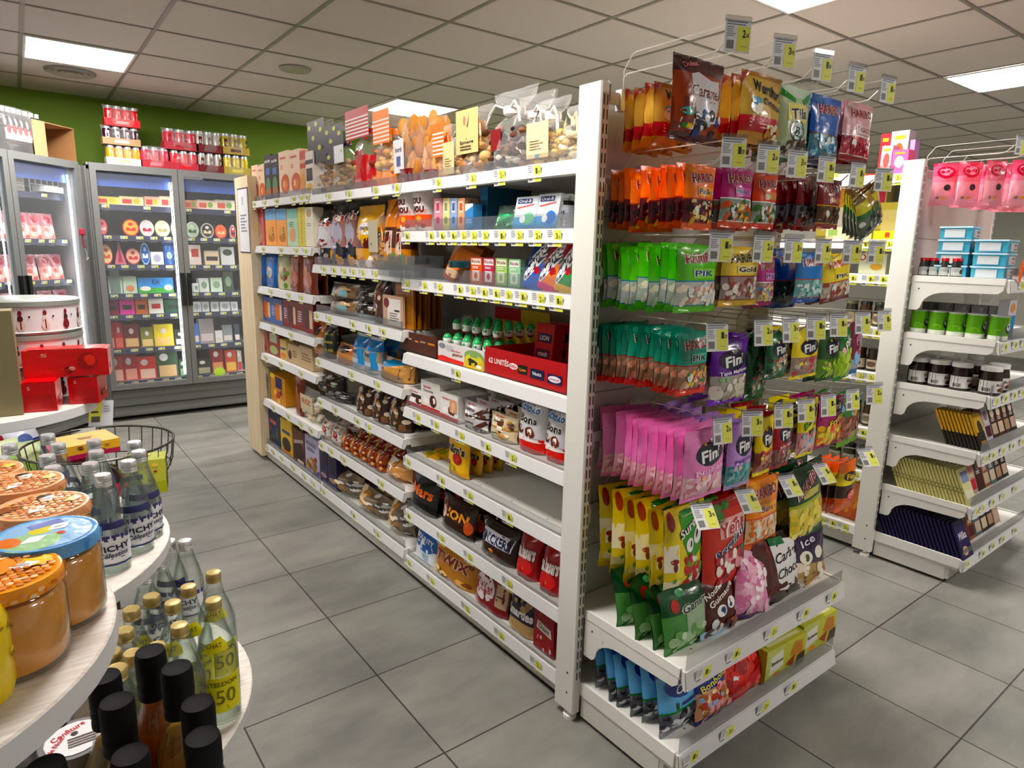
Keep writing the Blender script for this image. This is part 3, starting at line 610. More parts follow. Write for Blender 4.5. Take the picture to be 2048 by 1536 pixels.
 'nounours': ([(0, .12, 'a8c4d4'), (.12, .9, '5c2418'), (.9, 1, '8c3428')], [('t', 'Nounours', .4, .80, .7, .10, 'f0e8e4', '1c1414', .45), ('t', 'Guimauve', .48, .68, .74, .10, 'f0e8e4', '1c1414', .45), ('e', .42, .42, .13, .10, 'white'), ('e', .72, .52, .13, .10, 'white'), ('e', .45, .42, .07, .07, '3c6ca8'), ('e', .70, .52, .07, .07, '3c6ca8'), ('e', .45, .42, .035, .04, 'black'), ('e', .70, .52, .035, .04, 'black'), ('c', .1, .05, .9, .25, 20, ['7c3c24', '5c2414', 'd8e0e4', '94502c'], .08)]),
 'marsh': ([(0, .12, '5c2c6c'), (.12, .92, 'e8b8d0'), (.92, 1, 'e8c8dc')], [('c', .04, .1, .96, .86, 60, ['f4c8dc', 'e8a4c4', 'f8e0ea', 'fff4f8', 'e090b8'], .09), ('t', 'Cho', .45, .85, .3, .08, 'e0508c')]),
 'choco': ([(0, .15, '2c1410'), (.15, .88, '5c1c14'), (.88, 1, '2c1414')], [('r', .02, .1, .26, .9, '8c2c1c'), ('p', [(.3, .82), (.5, .9), (.9, .86), (.97, .5), (.8, .15), (.42, .2), (.35, .5)], 'e4e4e4'), ('t', 'Caram', .62, .68, .56, .14, 'black', None, .2, .2), ('t', 'Choco', .64, .46, .54, .14, 'black', None, .2, .2), ('r', .3, .82, .6, .92, '1c7c4c'), ('e', .72, .16, .12, .08, '4c4038')]),
 'violet': ([(0, .15, 'c8c0b0'), (.15, .4, 'b8a070'), (.4, 1, '3c2450')], [('e', .3, .5, .16, .12, 'e8e4d8'), ('e', .68, .58, .14, .11, 'e8e4d8'), ('e', .32, .5, .06, .07, '4c5c2c'), ('e', .66, .58, .05, .06, '1c1c1c'), ('t', 'Ice', .4, .78, .4, .12, 'd8d8e4', None, .3), ('c', .1, .05, .9, .36, 22, ['e8dcc8', 'c89c3c', 'a8743c', 'f0ece0'], .08)]),
 'maxi': ([(0, .34, '8c9098'), (.34, .38, '2c8c4c'), (.38, .9, '7cb8e0'), (.9, 1, '1c4cac')], [('e', .5, .74, .4, .2, '1a4aa4', .2), ('t', 'Maxi', .45, .82, .36, .08, 'c8d8f0', None, .15, .2), ('t', 'Caure', .55, .70, .5, .12, 'f0f4fa', None, .2, .2), ('t', '1', .3, .44, .06, .1, '1c6c3c'), ('r', .4, .42, .95, .47, '1a3c8c'), ('c', .04, .04, .96, .32, 44, ['3c3c44', 'a8acb4', '5c5c64', 'd8dce4', '1c1c20'], .06)]),
 'multi': ([(0, .1, '2c3c8c'), (.1, .55, 'd8a890'), (.55, 1, '1c3c94')], [('e', .35, .85, .3, .14, 'd8c834'), ('t', 'Bonbons', .5, .66, .7, .12, 'e8dc80', 'navy', .2), ('c', .1, .05, .95, .55, 40, ['f0e0b8', 'c84030', 'e8b0b8', 'a8bcd8', 'b87030'], .07)]),
 'regaliz': ([(0, .12, 'c82028'), (.12, .68, 'd04440'), (.68, .74, 'c81420'), (.74, 1, 'b8a8a8')], [('t', 'regaliz', .5, .86, .6, .10, 'b81c28', None, .1), ('c', .05, .1, .95, .66, 44, ['e0504c', 'c83038', 'e87470', 'a82028'], .08), ('e', .3, .4, .08, .08, 'e8e4e4')]),
}
BAGW = {}
def bag_of(kind, w, h, t=.035, seed=0, stand=False, name='sweet_bag'):
    key = (kind, round(w, 3), round(h, 3), t, seed, stand)
    if key not in BAGW:
        z, it = DS[kind]; BAGW[key] = bag_mesh(name, w, h, t, z, it, seed=seed, stand=stand, seal=.055, wr=1.1)
    return BAGW[key]
# ================================================================ FRONT END UNIT: hooks and sweet bags
def tag_mesh(price):
    g = G('card'); w, h = .066, .070; g.grid(lambda u, v: ((u-.5)*w, -.001, (v-1)*h), 1, 1, 'eceef0')
    g.grid(lambda u, v: ((.5-u)*w, .001, (v-1)*h), 1, 1, 'eceef0')
    art(g, lambda u, v: ((u-.5)*w, -.001, (v-1)*h), [('r', .48, .04, .97, .80, 'tag'), ('l', .06, .80, .9, .95, 2, '8c94a8'), ('l', .06, .45, .42, .78, 5, 'a0a4b0'), ('r', .08, .1, .36, .36, '8c8c8c'), ('t', price[0], .74, .58, .12, .24, 'black'), ('t', price[1:], .88, .54, .10, .14, 'black'), ('l', .62, .16, .9, .2, 1, 'b0b450')], eps=.0004)
    g.box((-w/2, -.003, -.004), (w/2, .004, .008), 'd8dcde', 'sheet')
    return g.mesh('price_tag', False)
TAGS = [tag_mesh(p) for p in ('265', '395', '185', '195', '140', '159')]
nh = 0
def hook(x, zr, holding, yt=1.02, x1=None, tilt=0.0, k=None):
    """double wire peg: lower wire carries the bags, upper one the price tag"""
    global nh
    x1 = x if x1 is None else x1; g = G('chrome'); dx = (x1-x)
    lo, up = -.005, .045; T = lambda a, z: (dx*a, -.32*a*(1.36-yt)/.34, z)
    g.tube([T(0, -.08), T(0, lo-.01), T(.03, lo), T(.80, lo-.004), T(.86, lo), T(.93, lo+.022)], .0021, n=5)
    g.tube([T(0, -.05), T(0, lo+.01), T(.08, up-.004), T(.12, up), T(1.0, up)], .0017, n=5)
    g.box((-.012, -.006, -.10), (.012, .016, -.045), 'd0cec8', 'paint')
    o = g.build('peg_hook', loc=(x, 1.36, zr))
    t = obj(TAGS[(nh if k is None else k) % len(TAGS)], (dx, -.32*(1.36-yt)/.34-.002, up+.004), (tilt, 0, (nh % 5-2)*.06-.30), o); nh += 1
    tag(o, 'double wire peg hook with price tag, '+holding, 'hook', 'peg hooks with price tags'); return o
RB = random.Random(5)
def hang(kind, pl, pt, pr, pb, Y, n, dy, desc, zr=None, zb=None, t=.034, lean=0, roll=0, yaw=0, stand=False, cat='sweet bag', jit=1.0, w=None, h=None):
    a = on(pl, (pt+pb)/2, 'y', Y); b = on(pr, (pt+pb)/2, 'y', Y); cx = (pl+pr)/2
    z1 = on(cx, pt, 'y', Y)[2]; z0 = zb if zb else on(cx, pb, 'y', Y)[2]; W_ = w or (b[0]-a[0]); H_ = h or (z1-z0); X = (a[0]+b[0])/2; out = []
    if zb: X = max(X, 1.330+W_/2)
    for i in range(n):
        me = bag_of(kind, W_, H_, t, i % 2 if n > 2 else 0, stand)
        j = 0 if i == 0 else jit
        o = obj(me, (X+RB.uniform(-.007, .007)*j, Y+i*dy, z0+RB.uniform(-.008, .008)*j), (lean, roll+RB.uniform(-.05, .05)*j, yaw+RB.uniform(-.22, .16)*j))
        if n == 1: lab = desc
        elif i == 0: lab = desc+', frontmost of its row'
        else: lab = desc+', '+ORD[i]+' from the front'
        tag(o, lab, cat, desc if n > 1 else None); out.append(o)
    return X, W_, z1, out
R1, R2, R3, R4, R5, R6 = [ROWZ[k] for k in range(1, 7)]
X_, *_ = hang('caramel', 1357, 112, 1460, 285, 1.09, 1, 0, 'shiny brown bag of wrapped caramels hanging at the top left', t=.05)
hang('werther', 1318, 168, 1402, 297, 1.20, 4, .034, 'gold and red toffee bag behind the brown caramel bag', t=.045)
hang('werther', 1492, 143, 1575, 290, 1.08, 4, .036, 'gold bag with red ribbon and milk jug, top row', t=.045)
hang('tila', 1568, 170, 1630, 318, 1.08, 3, .034, 'clear mint sweet bag with green leaves on the top row', t=.045)
hang('hblue', 1628, 190, 1688, 333, 1.08, 2, .034, 'tall blue bag with a clear lower half on the top row')
hang('htaga', 1693, 203, 1752, 325, 1.08, 3, .034, 'pale pink bag of red strawberry sweets on the top row')
hang('horange', 1377, 330, 1438, 460, 1.08, 10, .028, 'bright orange sweet bag on the second row')
hang('hmagenta', 1450, 333, 1514, 456, 1.08, 4, .034, 'magenta and red sweet bag on the second row')
hang('hcroco', 1514, 346, 1562, 458, 1.08, 4, .034, 'orange sweet bag with green jelly sweets on the second row')
hang('hred', 1602, 350, 1648, 462, 1.10, 5, .036, 'dark red sweet bag on the second row')
hang('hgold', 1644, 357, 1690, 458, 1.05, 1, 0, 'dark red bag with gold lettering and brown cola bottles')
for i in range(5):
    hang('greenclear', 1700+i*9, 372, 1738+i*11, 466, 1.24-i*.045, 1, 0, ['rearmost', 'second', 'middle', 'fourth', 'foremost'][i]+' of the fanned green and yellow clear bags', roll=-.08-.10*i, t=.04)
hang('hlime', 1360, 490, 1443, 625, 1.08, 10, .029, 'lime green sour sweet bag on the third row')
hang('hyellow', 1450, 494, 1527, 612, 1.08, 4, .034, 'pale yellow bag with black lettering on the third row')
hang('hmag2', 1520, 512, 1556, 612, 1.10, 3, .036, 'slim magenta bag beside the pale yellow bag')
hang('hdblue', 1556, 498, 1604, 616, 1.14, 5, .034, 'deep blue bag of dark sweets on the third row')
hang('hsky', 1600, 505, 1657, 605, 1.06, 1, 0, 'sky blue clear fronted bag on the third row')
hang('hpik2', 1655, 508, 1712, 602, 1.05, 3, .036, 'yellow, white and brown bag at the right of the third row', roll=-.1)
hang('hteal', 1364, 665, 1424, 790, 1.05, 13, .0245, 'teal sour sweet bag with orange base on the fourth row')
hang('fpurple', 1432, 678, 1505, 808, 1.05, 3, .04, 'bright purple bag of dusted sweets on the fourth row', t=.045)
hang('fgreen', 1540, 668, 1584, 758, 1.05, 3, .036, 'dark green bag with red lettering on the fourth row')
hang('fgreen', 1500, 690, 1540, 800, 1.10, 2, .036, 'slim dark green bag hanging beside the purple bag')
hang('fyellow', 1592, 662, 1646, 756, 1.05, 3, .036, 'yellow bag with a red heart sweet on the fourth row')
hang('fdgreen', 1645, 662, 1688, 760, 1.05, 2, .036, 'dark green bag of round green jellies on the fourth row')
hang('fkiwi', 1682, 658, 1712, 758, 1.05, 1, 0, 'mid green bag of kiwi jellies, fourth row', roll=-.1)
hang('fmag', 1704, 645, 1729, 748, 1.05, 1, 0, 'narrow crimson bag at the right end of the fourth row')
hang('fpink', 1378, 862, 1460, 998, 1.02, 11, .031, 'candy pink marshmallow bag on the fifth row', t=.045)
hang('flilac', 1463, 846, 1513, 975, 1.03, 7, .042, 'lilac bag of blue jelly sweets on the fifth row')
hang('fyel2', 1520, 838, 1553, 950, 1.03, 4, .05, 'yellow bag of ribbed pink strips on the fifth row')
hang('fred', 1554, 832, 1590, 936, 1.03, 4, .05, 'wine red bag of cola jellies on the fifth row')
hang('fygreen', 1605, 802, 1640, 912, 1.03, 3, .05, 'yellow bag with green lettering on the fifth row')
hang('ffruits', 1644, 798, 1692, 892, 1.03, 3, .05, 'magenta bag of round fruit sweets on the fifth row')
hang('fbrown', 1688, 795, 1727, 888, 1.03, 3, .05, 'brown and green clear bag at the right of the fifth row', roll=-.06)
hang('suralles', 1343, 1018, 1420, 1185, 1.04, 6, .047, 'yellow and white bag with a green picture on the lowest hooks', t=.04, lean=-.06)
hang('yena', 1420, 1005, 1505, 1185, 1.02, 3, .045, 'orange red bag of mixed sweets on the lowest hooks', lean=-.08)
hang('horange2', 1504, 962, 1566, 1092, 1.03, 4, .045, 'yellow and orange bag of banana shaped sweets', lean=-.05)
hang('hgreen', 1598, 930, 1660, 1075, 1.02, 3, .06, 'dark green bag of yellow banana sweets on the lowest hooks', lean=-.05, roll=-.12)
for i in range(4):
    hang('fyel3', 1634+i*17, 918+i*3, 1666+i*17, 1020, 1.16-i*.04, 1, 0, ['leftmost', 'second', 'third', 'rightmost'][i]+' of the yellow bags with orange tops near the right post', t=.04)
TG = {1: [(1490, 85), (1583, 117), (1659, 150), (1727, 173), (1789, 187)], 2: [(1481, 312), (1550, 320), (1608, 333), (1666, 343), (1728, 355), (1780, 370)],
 3: [(1455, 487), (1540, 491), (1600, 498), (1659, 500), (1717, 510), (1765, 517)], 4: [(1445, 660), (1537, 665), (1591, 663), (1642, 652), (1687, 645), (1735, 637), (1778, 637)],
 5: [(1455, 858), (1515, 850), (1577, 832), (1622, 820), (1666, 803), (1714, 792), (1758, 780)], 6: [(1412, 1010), (1497, 1000), (1580, 965), (1647, 942), (1737, 935)]}
HOLD = {1: ['over the brown caramel bag', 'over the gold ribbon bag', 'over the clear mint bag', 'over the tall blue bag', 'over the strawberry sweet bag'],
 2: ['over the bright orange bags', 'over the magenta bags', 'over the green and orange bags', 'over the dark red bags', 'over the fanned green bags', 'empty at the right end of the second row'],
 3: ['over the lime green bags', 'over the pale yellow bags', 'over the deep blue bags', 'over the sky blue bag', 'over the yellow and brown bag', 'empty at the right end of the third row'],
 4: ['over the teal bags', 'over the bright purple bag', 'over the dark green bag', 'over the yellow heart bag', 'over the green jelly bags', 'over the crimson bag', 'touching the right post, fourth row'],
 5: ['over the candy pink bags', 'over the lilac bags', 'over the yellow and red strip bags', 'over the yellow and green bag', 'over the magenta fruit bag', 'over the brown and green bag', 'touching the right post, fifth row'],
 6: ['over the yellow and white bags', 'over the orange red bag', 'over the yellow and orange bag', 'over the dark green banana bag', 'over the yellow bags near the right post']}
for r, lst in TG.items():
    for i, (px, py) in enumerate(lst):
        yt = .985
        x = solve(px, Y=yt, z=ROWZ[r]+.01); hook(min(x, 2.15), ROWZ[r], HOLD[r][i], yt, x, 0 if r < 4 else (-.15 if r < 6 else -.75))
# bags lying and leaning on the two shelves
hang('gamme', 1322, 1192, 1422, 1326, 0.990, 4, .055, 'green bag with a pale label leaning on the white shelf', lean=-.22  , t=.05, zb=.388)
hang('nounours', 1420, 1165, 1494, 1290, 0.975, 1, 0, 'brown chocolate bear bag with big white eyes', lean=-.3, roll=.15, t=.05, zb=.388)
hang('marsh', 1486, 1122, 1560, 1250, 0.968, 1, 0, 'clear bag stuffed with pink and white marshmallows', lean=-.25, roll=.35, t=.06, zb=.388)
hang('choco', 1530, 1080, 1622, 1215, 0.975, 2, .06, 'dark brown caramel bag with a white splash label', lean=-.25, roll=.12, t=.05, zb=.388)
hang('violet', 1598, 1070, 1668, 1190, 0.980, 1, 0, 'dark violet bag with round white eyes at the shelf end', lean=-.25, roll=.18, t=.045, zb=.388)
hang('maxi', 1336, 1345, 1418, 1490, 0.985, 6, .052, 'pale blue and silver bag on the bottom shelf', lean=-.18, t=.05, zb=.133)
hang('multi', 1410, 1338, 1482, 1440, 0.960, 1, 0, 'navy, yellow and pink mixed sweet bag on the bottom shelf', lean=-.3, t=.045, zb=.133)
hang('regaliz', 1455, 1290, 1548, 1400, 0.960, 1, 0, 'clear bag of red twisted sweets on the bottom shelf', lean=-.3, roll=.1, t=.055, zb=.133)
def teabox(pl, pr, pt, Y, lab):
    Y -= .075
    z = .132; a = solve(pl, Y=Y, z=z+.05); b = solve(pr, Y=Y, z=z+.05); h = .115
    me = box_mesh('carton', b-a, h, .09, 'c8c850', [('r', .0, .0, .45, 1, 'c4cc78'), ('p', [(.1, .2), (.45, .35), (.4, .85), (.12, .75)], 'e4e4d8'), ('p', [(.5, .3), (.7, .1), (.75, .5)], 'a8502c'), ('p', [(.6, .5), (.95, .4), (.9, .85), (.7, .9)], 'c88c3c'), ('p', [(.75, .0), (1, .1), (1, .45), (.8, .4)], '5c4430'), ('e', .3, .15, .1, .08, 'e8a030'), ('t', 'Bonbons', .28, .55, .28, .12, '3c4a2c', None, .15)],
       [('p', [(.2, .2), (.6, .1), (.5, .6)], 'e8dc50'), ('e', .5, .7, .2, .12, 'a8b43c')], [('r', .1, .15, .9, .3, 'e8e4b8'), ('r', .1, .4, .9, .5, 'a88c40'), ('p', [(.2, .6), (.5, .95), (.6, .6)], '3c3420'), ('p', [(.6, .6), (.8, .95), (.95, .6)], 'c87c30')])
    tag(obj(me, ((a+b)/2, Y, z+.001), (0, 0, -.05)), lab, 'carton')
teabox(1534, 1606, 1275, 1.04, 'green and yellow sweet carton beside the red twisted sweets')
teabox(1607, 1668, 1235, 1.05, 'green and yellow sweet carton at the right end of the bottom shelf')
# ================================================================ LONG SHELVING: goods facing the aisle
XP = 1.355
def span(pl, pr, pt, z, X=XP):
    y1 = solve(pl, X=X, z=z); y0 = solve(pr, X=X, z=z); yc = (y0+y1)/2
    return yc, y1-y0, zat(pt, X, yc)-z
def pbox(pl, pr, pt, z, lab, base, front=(), side=(), top=(), n=1, d=.06, X=XP, m='card', name='carton', cat='box', lean=0, rz=0, gap=.003, cols=None, h=None):
    yc, w, hh = span(pl, pr, pt, z, X); h = h or hh; me = box_mesh(name, w-.002, h, d, base, front, side, top, m, cols=cols)
    for i in range(n):
        o = obj(me, (X+i*(d+gap), yc, z+.0012), (lean, 0, -PI/2+rz))
        tag(o, lab if n == 1 else lab+', '+ORD[i]+' from the front', cat, lab if n > 1 else None)
def pbag(kind, pl, pr, pt, z, lab, n=1, t=.05, d=.055, X=XP, lean=0, roll=0, rz=0, name='snack_bag', cat='bag', h=None, stand=True):
    yc, w, hh = span(pl, pr, pt, z, X); h = h or hh
    for i in range(n):
        o = obj(bag_of(kind, w, h, t, i % 2, stand, name), (X+i*d, yc, z+.0012), (lean, roll, -PI/2+rz))
        tag(o, lab if n == 1 else lab+', '+ORD[i]+' from the front', cat, lab if n > 1 else None)
def lump(g, c, r, col, m=None, n=8, sq=(1, 1, 1), seed=0):
    P = []
    for j in range(6):
        a = -PI/2+PI*j/5
        P.append([g.V((c[0]+r*sq[0]*math.cos(a)*math.cos(2*PI*i/n)*(1+.18*noise.noise((i*.9, j, seed))), c[1]+r*sq[1]*math.cos(a)*math.sin(2*PI*i/n)*(1+.18*noise.noise((i, j*.8, seed+3))), c[2]+r*sq[2]*math.sin(a))) for i in range(n if 0 < j < 5 else 1)])
    for j in range(5):
        A, B_ = P[j], P[j+1]
        for i in range(n):
            k = (i+1) % n
            if len(A) == 1: g.F((A[0], B_[k], B_[i]), col, m)
            elif len(B_) == 1: g.F((A[i], A[k], B_[0]), col, m)
            else: g.F((A[i], A[k], B_[k], B_[i]), col, m)
def clearbag(pl, pr, pt, z, lab, cols, size=.016, fill=.55, card=None, ribbon=None, base=None, X=XP, t=.08, rz=0, cat='bag', name='pastry_bag', seal=None, n=1, sq=(1, 1, .7), d=.09, topc=None):
    """clear cellophane bag: film, loose contents, card and gathered neck"""
    yc, w, h = span(pl, pr, pt, z, X)
    for q in range(n):
        e = empty(name, (X+q*d, yc, z+.001), -PI/2+rz)
        tag(e, lab if n == 1 else lab+', '+ORD[q]+' from the front', cat, lab if n > 1 else None)
        if q: 
            for ch in e0.children: dup(ch, e)
            continue
        e0 = e
        R = random.Random(int(pl*7+pt)); g = G('matt'); nn = min(60, int(w*h*fill*t/(size**3*2.2))+5)
        for k in range(nn):
            lump(g, (R.uniform(-.42, .42)*w, t/2+R.uniform(-.34, .34)*t, size*sq[2]+R.random()*max(.001, h*fill-size)), size*R.uniform(.8, 1.2), R.choice(cols), sq=(sq[0]*R.uniform(.8, 1.3), sq[1], sq[2]*R.uniform(.8, 1.2)), seed=k)
        c = g.build('contents', e)
        g = G('film'); f, b = bag_fns(w, h*.98, t*1.05, .03, int(pl) % 7, True, .0 if not ribbon else 0, 1.3)
        ff = f; bb = b
        if ribbon:
            def neck(fn):
                def r(u, v):
                    p = fn(u, v); s_ = 1-.72*math.exp(-((v-.72)/.10)**2); return (p[0]*s_, t/2+(p[1]-t/2)*s_, p[2])
                return r
            ff, bb = neck(f), neck(b)
        g.grid(ff, 10, 16, topc or 'white'); g.grid(bb, 10, 16, 'white'); g.build('film', e)
        if base:
            g = G('gloss'); art(g, f, [('r', 0, 0, 1, base[1], base[0])], eps=.0012)
            if topc: art(g, ff, [('r', 0, .62, 1, .98, topc)], eps=.0015)
            g.build('printed_band', e)
        if ribbon:
            g = G('gloss'); zz = h*.72
            g.lathe([(.0, zz-.012), (w*.16, zz-.012), (w*.17, zz), (w*.16, zz+.012), (0, zz+.012)], 12, ribbon, 'gloss', 0, t/2)
            for sg in (-1, 1): g.tube([(0, t/2-w*.1, zz), (sg*w*.22, t/2-w*.18, zz+.02), (sg*w*.34, t/2-w*.2, zz-.01), (sg*w*.40, t/2-w*.22, zz-.05)], .0045, ribbon, 'gloss', 5)
            g.build('ribbon', e)
        if card:
            g = G('card'); u0, v0, u1, v1, cc, its = card
            S_ = lambda u, v: (((u0+(u1-u0)*u)-.5)*w, -.006-.003*v, (v0+(v1-v0)*v)*h)
            g.grid(S_, 2, 2, cc); art(g, S_, its, eps=.0006); g.build('card_label', e)
BUT = ('l', .15, .2, .85, .5, 4, '8c7c60')
# ---- near bay, top shelf: cellophane bags
z = 1.733
clearbag(885, 916, 268, z, 'small clear bag of nuts with a round beige card', ['c8a068', 'b88848', 'd8b880'], .012, .5, (.15, .05, .85, .8, 'e4d0a0', [BUT]), X=1.36)
clearbag(908, 968, 208, z, 'clear bag of biscuits with a square beige card and striped ribbon', ['c89858', 'a87038', '6c4428', 'd8ac6c'], .02, .62, (.12, .30, .85, .92, 'dcc890', [('p', [(.5, .6), (.62, .9), (.55, .6)], 'black'), ('e', .4, .75, .06, .12, 'c88c7c'), ('t', 'Epicerie', .5, .25, .6, .1, 'black'), ('l', .2, .05, .8, .18, 2, '5c5040')]), 'd8b08c', X=1.37)
clearbag(968, 1052, 172, z, 'tall clear bag of chocolate nuts tied with a clear bow', ['3a2018', '5c3424', 'd8c8b8', '2c1812', '8c5c3c'], .016, .55, (.2, .25, .45, .5, '8c1c20', []), 'e8e4e0', X=1.37)
clearbag(1052, 1118, 190, z, 'clear bag of yellow dried fruit with a round beige card', ['e8c050', 'd8a838', 'f0d478', 'c89038'], .014, .5, (.05, .1, .72, .62, 'ecdcae', [BUT, ('r', .4, .0, .6, .1, '9cb4c8')]), 'e8e4e0', X=1.37)
clearbag(1110, 1146, 205, z, 'clear bag of beige nuts beside the white post', ['d8c498', 'c8a868', 'e4d8b4'], .014, .55, None, 'e8dcc0', X=1.38)
clearbag(1018, 1090, 180, z, 'clear bag of dark dates behind the front bags', ['3c2420', '5c342c', '2c1814'], .02, .6, None, 'e0dcd8', X=1.50)
# ---- middle bay, top shelf
z = 1.733
NAVY = [('e', .2, .2, .09, .06, 'c8cc3c'), ('e', .7, .35, .09, .06, 'c8cc3c'), ('e', .35, .6, .09, .06, 'c8cc3c'), ('e', .8, .75, .09, .06, 'c8cc3c'), ('e', .15, .85, .09, .06, 'c8cc3c'), ('e', .55, .9, .09, .06, 'c8cc3c')]
clearbag(622, 655, 238, z, 'navy bag with yellow diamond pattern and clear base, left one', ['a8804c', 'c8a068', '8c6438'], .016, .5, (.0, .42, 1, .98, '12142c', NAVY), '12142c', X=1.37, t=.09)
clearbag(655, 692, 248, z, 'navy bag with yellow diamond pattern and clear base, right one', ['a8804c', 'c8a068', '8c6438'], .016, .5, (.0, .42, 1, .98, '12142c', NAVY+[('r', .5, .0, 1, .45, 'e8e8ec')]), '12142c', X=1.37, t=.09)
STR = [('r', 0, .06+.12*k, 1, .11+.12*k, 'f0e4dc') for k in range(6)]
clearbag(697, 742, 215, z, 'red bag with white stripes at its gathered top', ['a83828', 'c8a068', 'b84030'], .018, .5, (.0, .62, 1, .98, 'c01c20', STR), 'c01c20', ('c81820', .42), X=1.37, t=.10)
clearbag(742, 788, 218, z, 'orange bag with white stripes at its gathered top', ['d8a058', 'c88840', 'e8bc78'], .02, .6, (.2, .55, .9, .98, 'f08c1c', STR), 'f08c1c', ('f09020', .2), X=1.37, t=.10)
clearbag(786, 838, 222, z, 'bag of long rolls with dark red ends and a white label', ['c88838', 'd89c4c', 'b87428'], .026, .8, (.1, .15, .5, .62, 'e8e4e8', [('t', 'bord', .5, .7, .6, .15, 'navy'), ('r', .3, .2, .7, .5, '5c6c9c')]), None, ('8c1c20', .2), X=1.37, t=.1, sq=(.8, .8, 1.6))
clearbag(832, 872, 228, z, 'bag of long golden rolls with a dark red band behind', ['c88838', 'd89c4c', 'b87428'], .024, .8, None, 'a01c28', ('8c1c20', .18), X=1.40, t=.1, sq=(.8, .8, 1.6))
clearbag(866, 892, 245, z, 'small orange bag with striped gathered top', ['d8984c', 'c88840'], .015, .5, (.1, .4, .95, .98, 'f08420', STR), 'f08c1c', None, X=1.40)
# ---- far bay top: biscuit boxes
z = 1.743
EGG = [('e', .62, .28, .42, .22, 'c85c1c'), ('e', .6, .26, .25, .12, 'e08838'), ('t', 'Palmito', .45, .86, .6, .06, 'd8403c'), ('l', .2, .6, .5, .7, 3, 'd8684c'), ('t', '3', .5, .28, .18, .12, 'f0e0c8')]
pbox(506, 518, 331, z, 'narrow beige biscuit carton at the left end of the top shelf', 'e4ccb0', EGG)
pbox(518, 531, 331, z, 'beige biscuit carton second from the left on the top shelf', 'e4ccb0', EGG)
pbox(532, 545, 310, z, 'black biscuit carton with blue lettering, left of the pair', '20222c', [('t', 'NOIR', .5, .85, .8, .06, 'white'), ('r', .2, .55, .8, .7, '4c7cac'), ('e', .5, .3, .35, .2, '5c8c5c'), ('e', .5, .16, .4, .14, 'a8703c')])
pbox(545, 559, 309, z, 'black biscuit carton with blue lettering, right of the pair', '20222c', [('t', 'NOIR', .5, .85, .8, .06, 'white'), ('r', .2, .55, .8, .7, '4c7cac'), ('e', .5, .3, .35, .2, '5c8c5c'), ('e', .5, .16, .4, .14, 'a8703c')])
pbox(560, 580, 303, z, 'tall beige carton with an orange oval biscuit picture, left', 'e4ccb4', EGG)
pbox(580, 602, 300, z, 'tall beige carton with an orange oval biscuit picture, right', 'e4ccb4', EGG)
pbox(602, 613, 302, z, 'narrow carton with a red top beside the beige cartons', 'd8b088', [('r', 0, .8, 1, 1, 'c02418'), ('r', 0, .6, 1, .72, 'c83c20'), ('e', .5, .3, .45, .2, 'd8a040')])
pbox(613, 628, 303, z, 'pale carton with black bands at the end of the biscuits', 'dcd4cc', [('r', 0, .7, 1, .8, '2c2c30'), ('r', .1, .3, .9, .6, '2c2c34'), ('e', .5, .15, .4, .1, 'd8b050')])
for k in range(3):
    pbox(520+k*30, 548+k*30, 268, z, ['left', 'middle', 'right'][k]+' plain white carton behind the biscuits', 'c6c6c4', X=1.50, d=.2, h=.27, name='shipping_carton', cat='carton')
# ---- far bay shelves
z = 1.463
def cookie(c, c2, t='', tc='white'): return [('r', 0, .7, 1, 1, c2), ('e', .5, .3, .36, .2, 'd8a458'), ('e', .55, .22, .3, .12, 'b87c38')]+([('t', t, .5, .82, .8, .08, tc)] if t else [])
pbox(504, 529, 412, z, 'pink carton with cream sweets pictured, under the top shelf', 'c87880', [('r', .1, .7, .9, .9, 'b04050'), ('e', .5, .25, .35, .25, 'e8d0b0'), ('e', .6, .4, .25, .2, 'd8b090')])
pbox(533, 554, 418, z, 'orange and blue wafer carton, left of two', 'e8a860', cookie('', '7cb0d8')+[('t', 'LU', .7, .4, .2, .16, 'navy', None, PI/2)], n=2)
pbox(555, 575, 418, z, 'orange and blue wafer carton, right of two', 'e8a860', cookie('', '7cb0d8')+[('t', 'LU', .7, .4, .2, .16, 'navy', None, PI/2)], n=2)
pbox(576, 597, 418, z, 'pale green biscuit carton beside the wafer cartons', 'b8d4bc', [('r', .0, .75, 1, 1, '8cc4b4'), ('e', .5, .3, .3, .2, 'd8a878'), ('l', .2, .5, .8, .65, 3, '4c8c6c')], n=2)
pbox(598, 612, 415, z, 'yellow edged biscuit carton', 'd8c850', [('t', 'Gerble', .5, .5, .9, .1, '3c5c34', None, PI/2)])
pbox(612, 628, 415, z, 'white carton with a biscuit picture at the bay end', 'e4e0d0', [('e', .5, .85, .3, .1, 'c8a470'), ('l', .2, .5, .8, .6, 2, 'a0a090')])
z = 1.203
DS['bluebag'] = ([(0, .3, '3c6ca8'), (.3, .8, '4c84c8'), (.8, 1, '2c5c9c')], [('e', .5, .4, .25, .15, 'd8c8a0'), ('l', .2, .6, .8, .8, 3, 'a8c8e8'), ('e', .5, .42, .15, .1, '8cb0d0')])
DS['floral'] = ([(0, .6, 'c8c4a0'), (.6, 1, 'b8b898')], [('c', .1, .1, .9, .6, 12, ['a86c48', '8c5438', 'd8ccb0', '7c9c5c'], .1)])
DS['brownbag'] = ([(0, .7, '7c4028'), (.7, 1, '94503c')], [('e', .5, .3, .3, .2, 'a8683c'), ('l', .2, .75, .8, .9, 3, 'c8a090'), ('e', .4, .5, .15, .15, 'b8784c')])
pbag('bluebag', 507, 529, 500, z, 'blue biscuit bag on the third shelf, left one', 2)
pbag('bluebag', 529, 551, 500, z, 'blue biscuit bag on the third shelf, right one', 2)
pbag('floral', 551, 575, 503, z, 'pale green patterned bag beside the blue bags', 2)
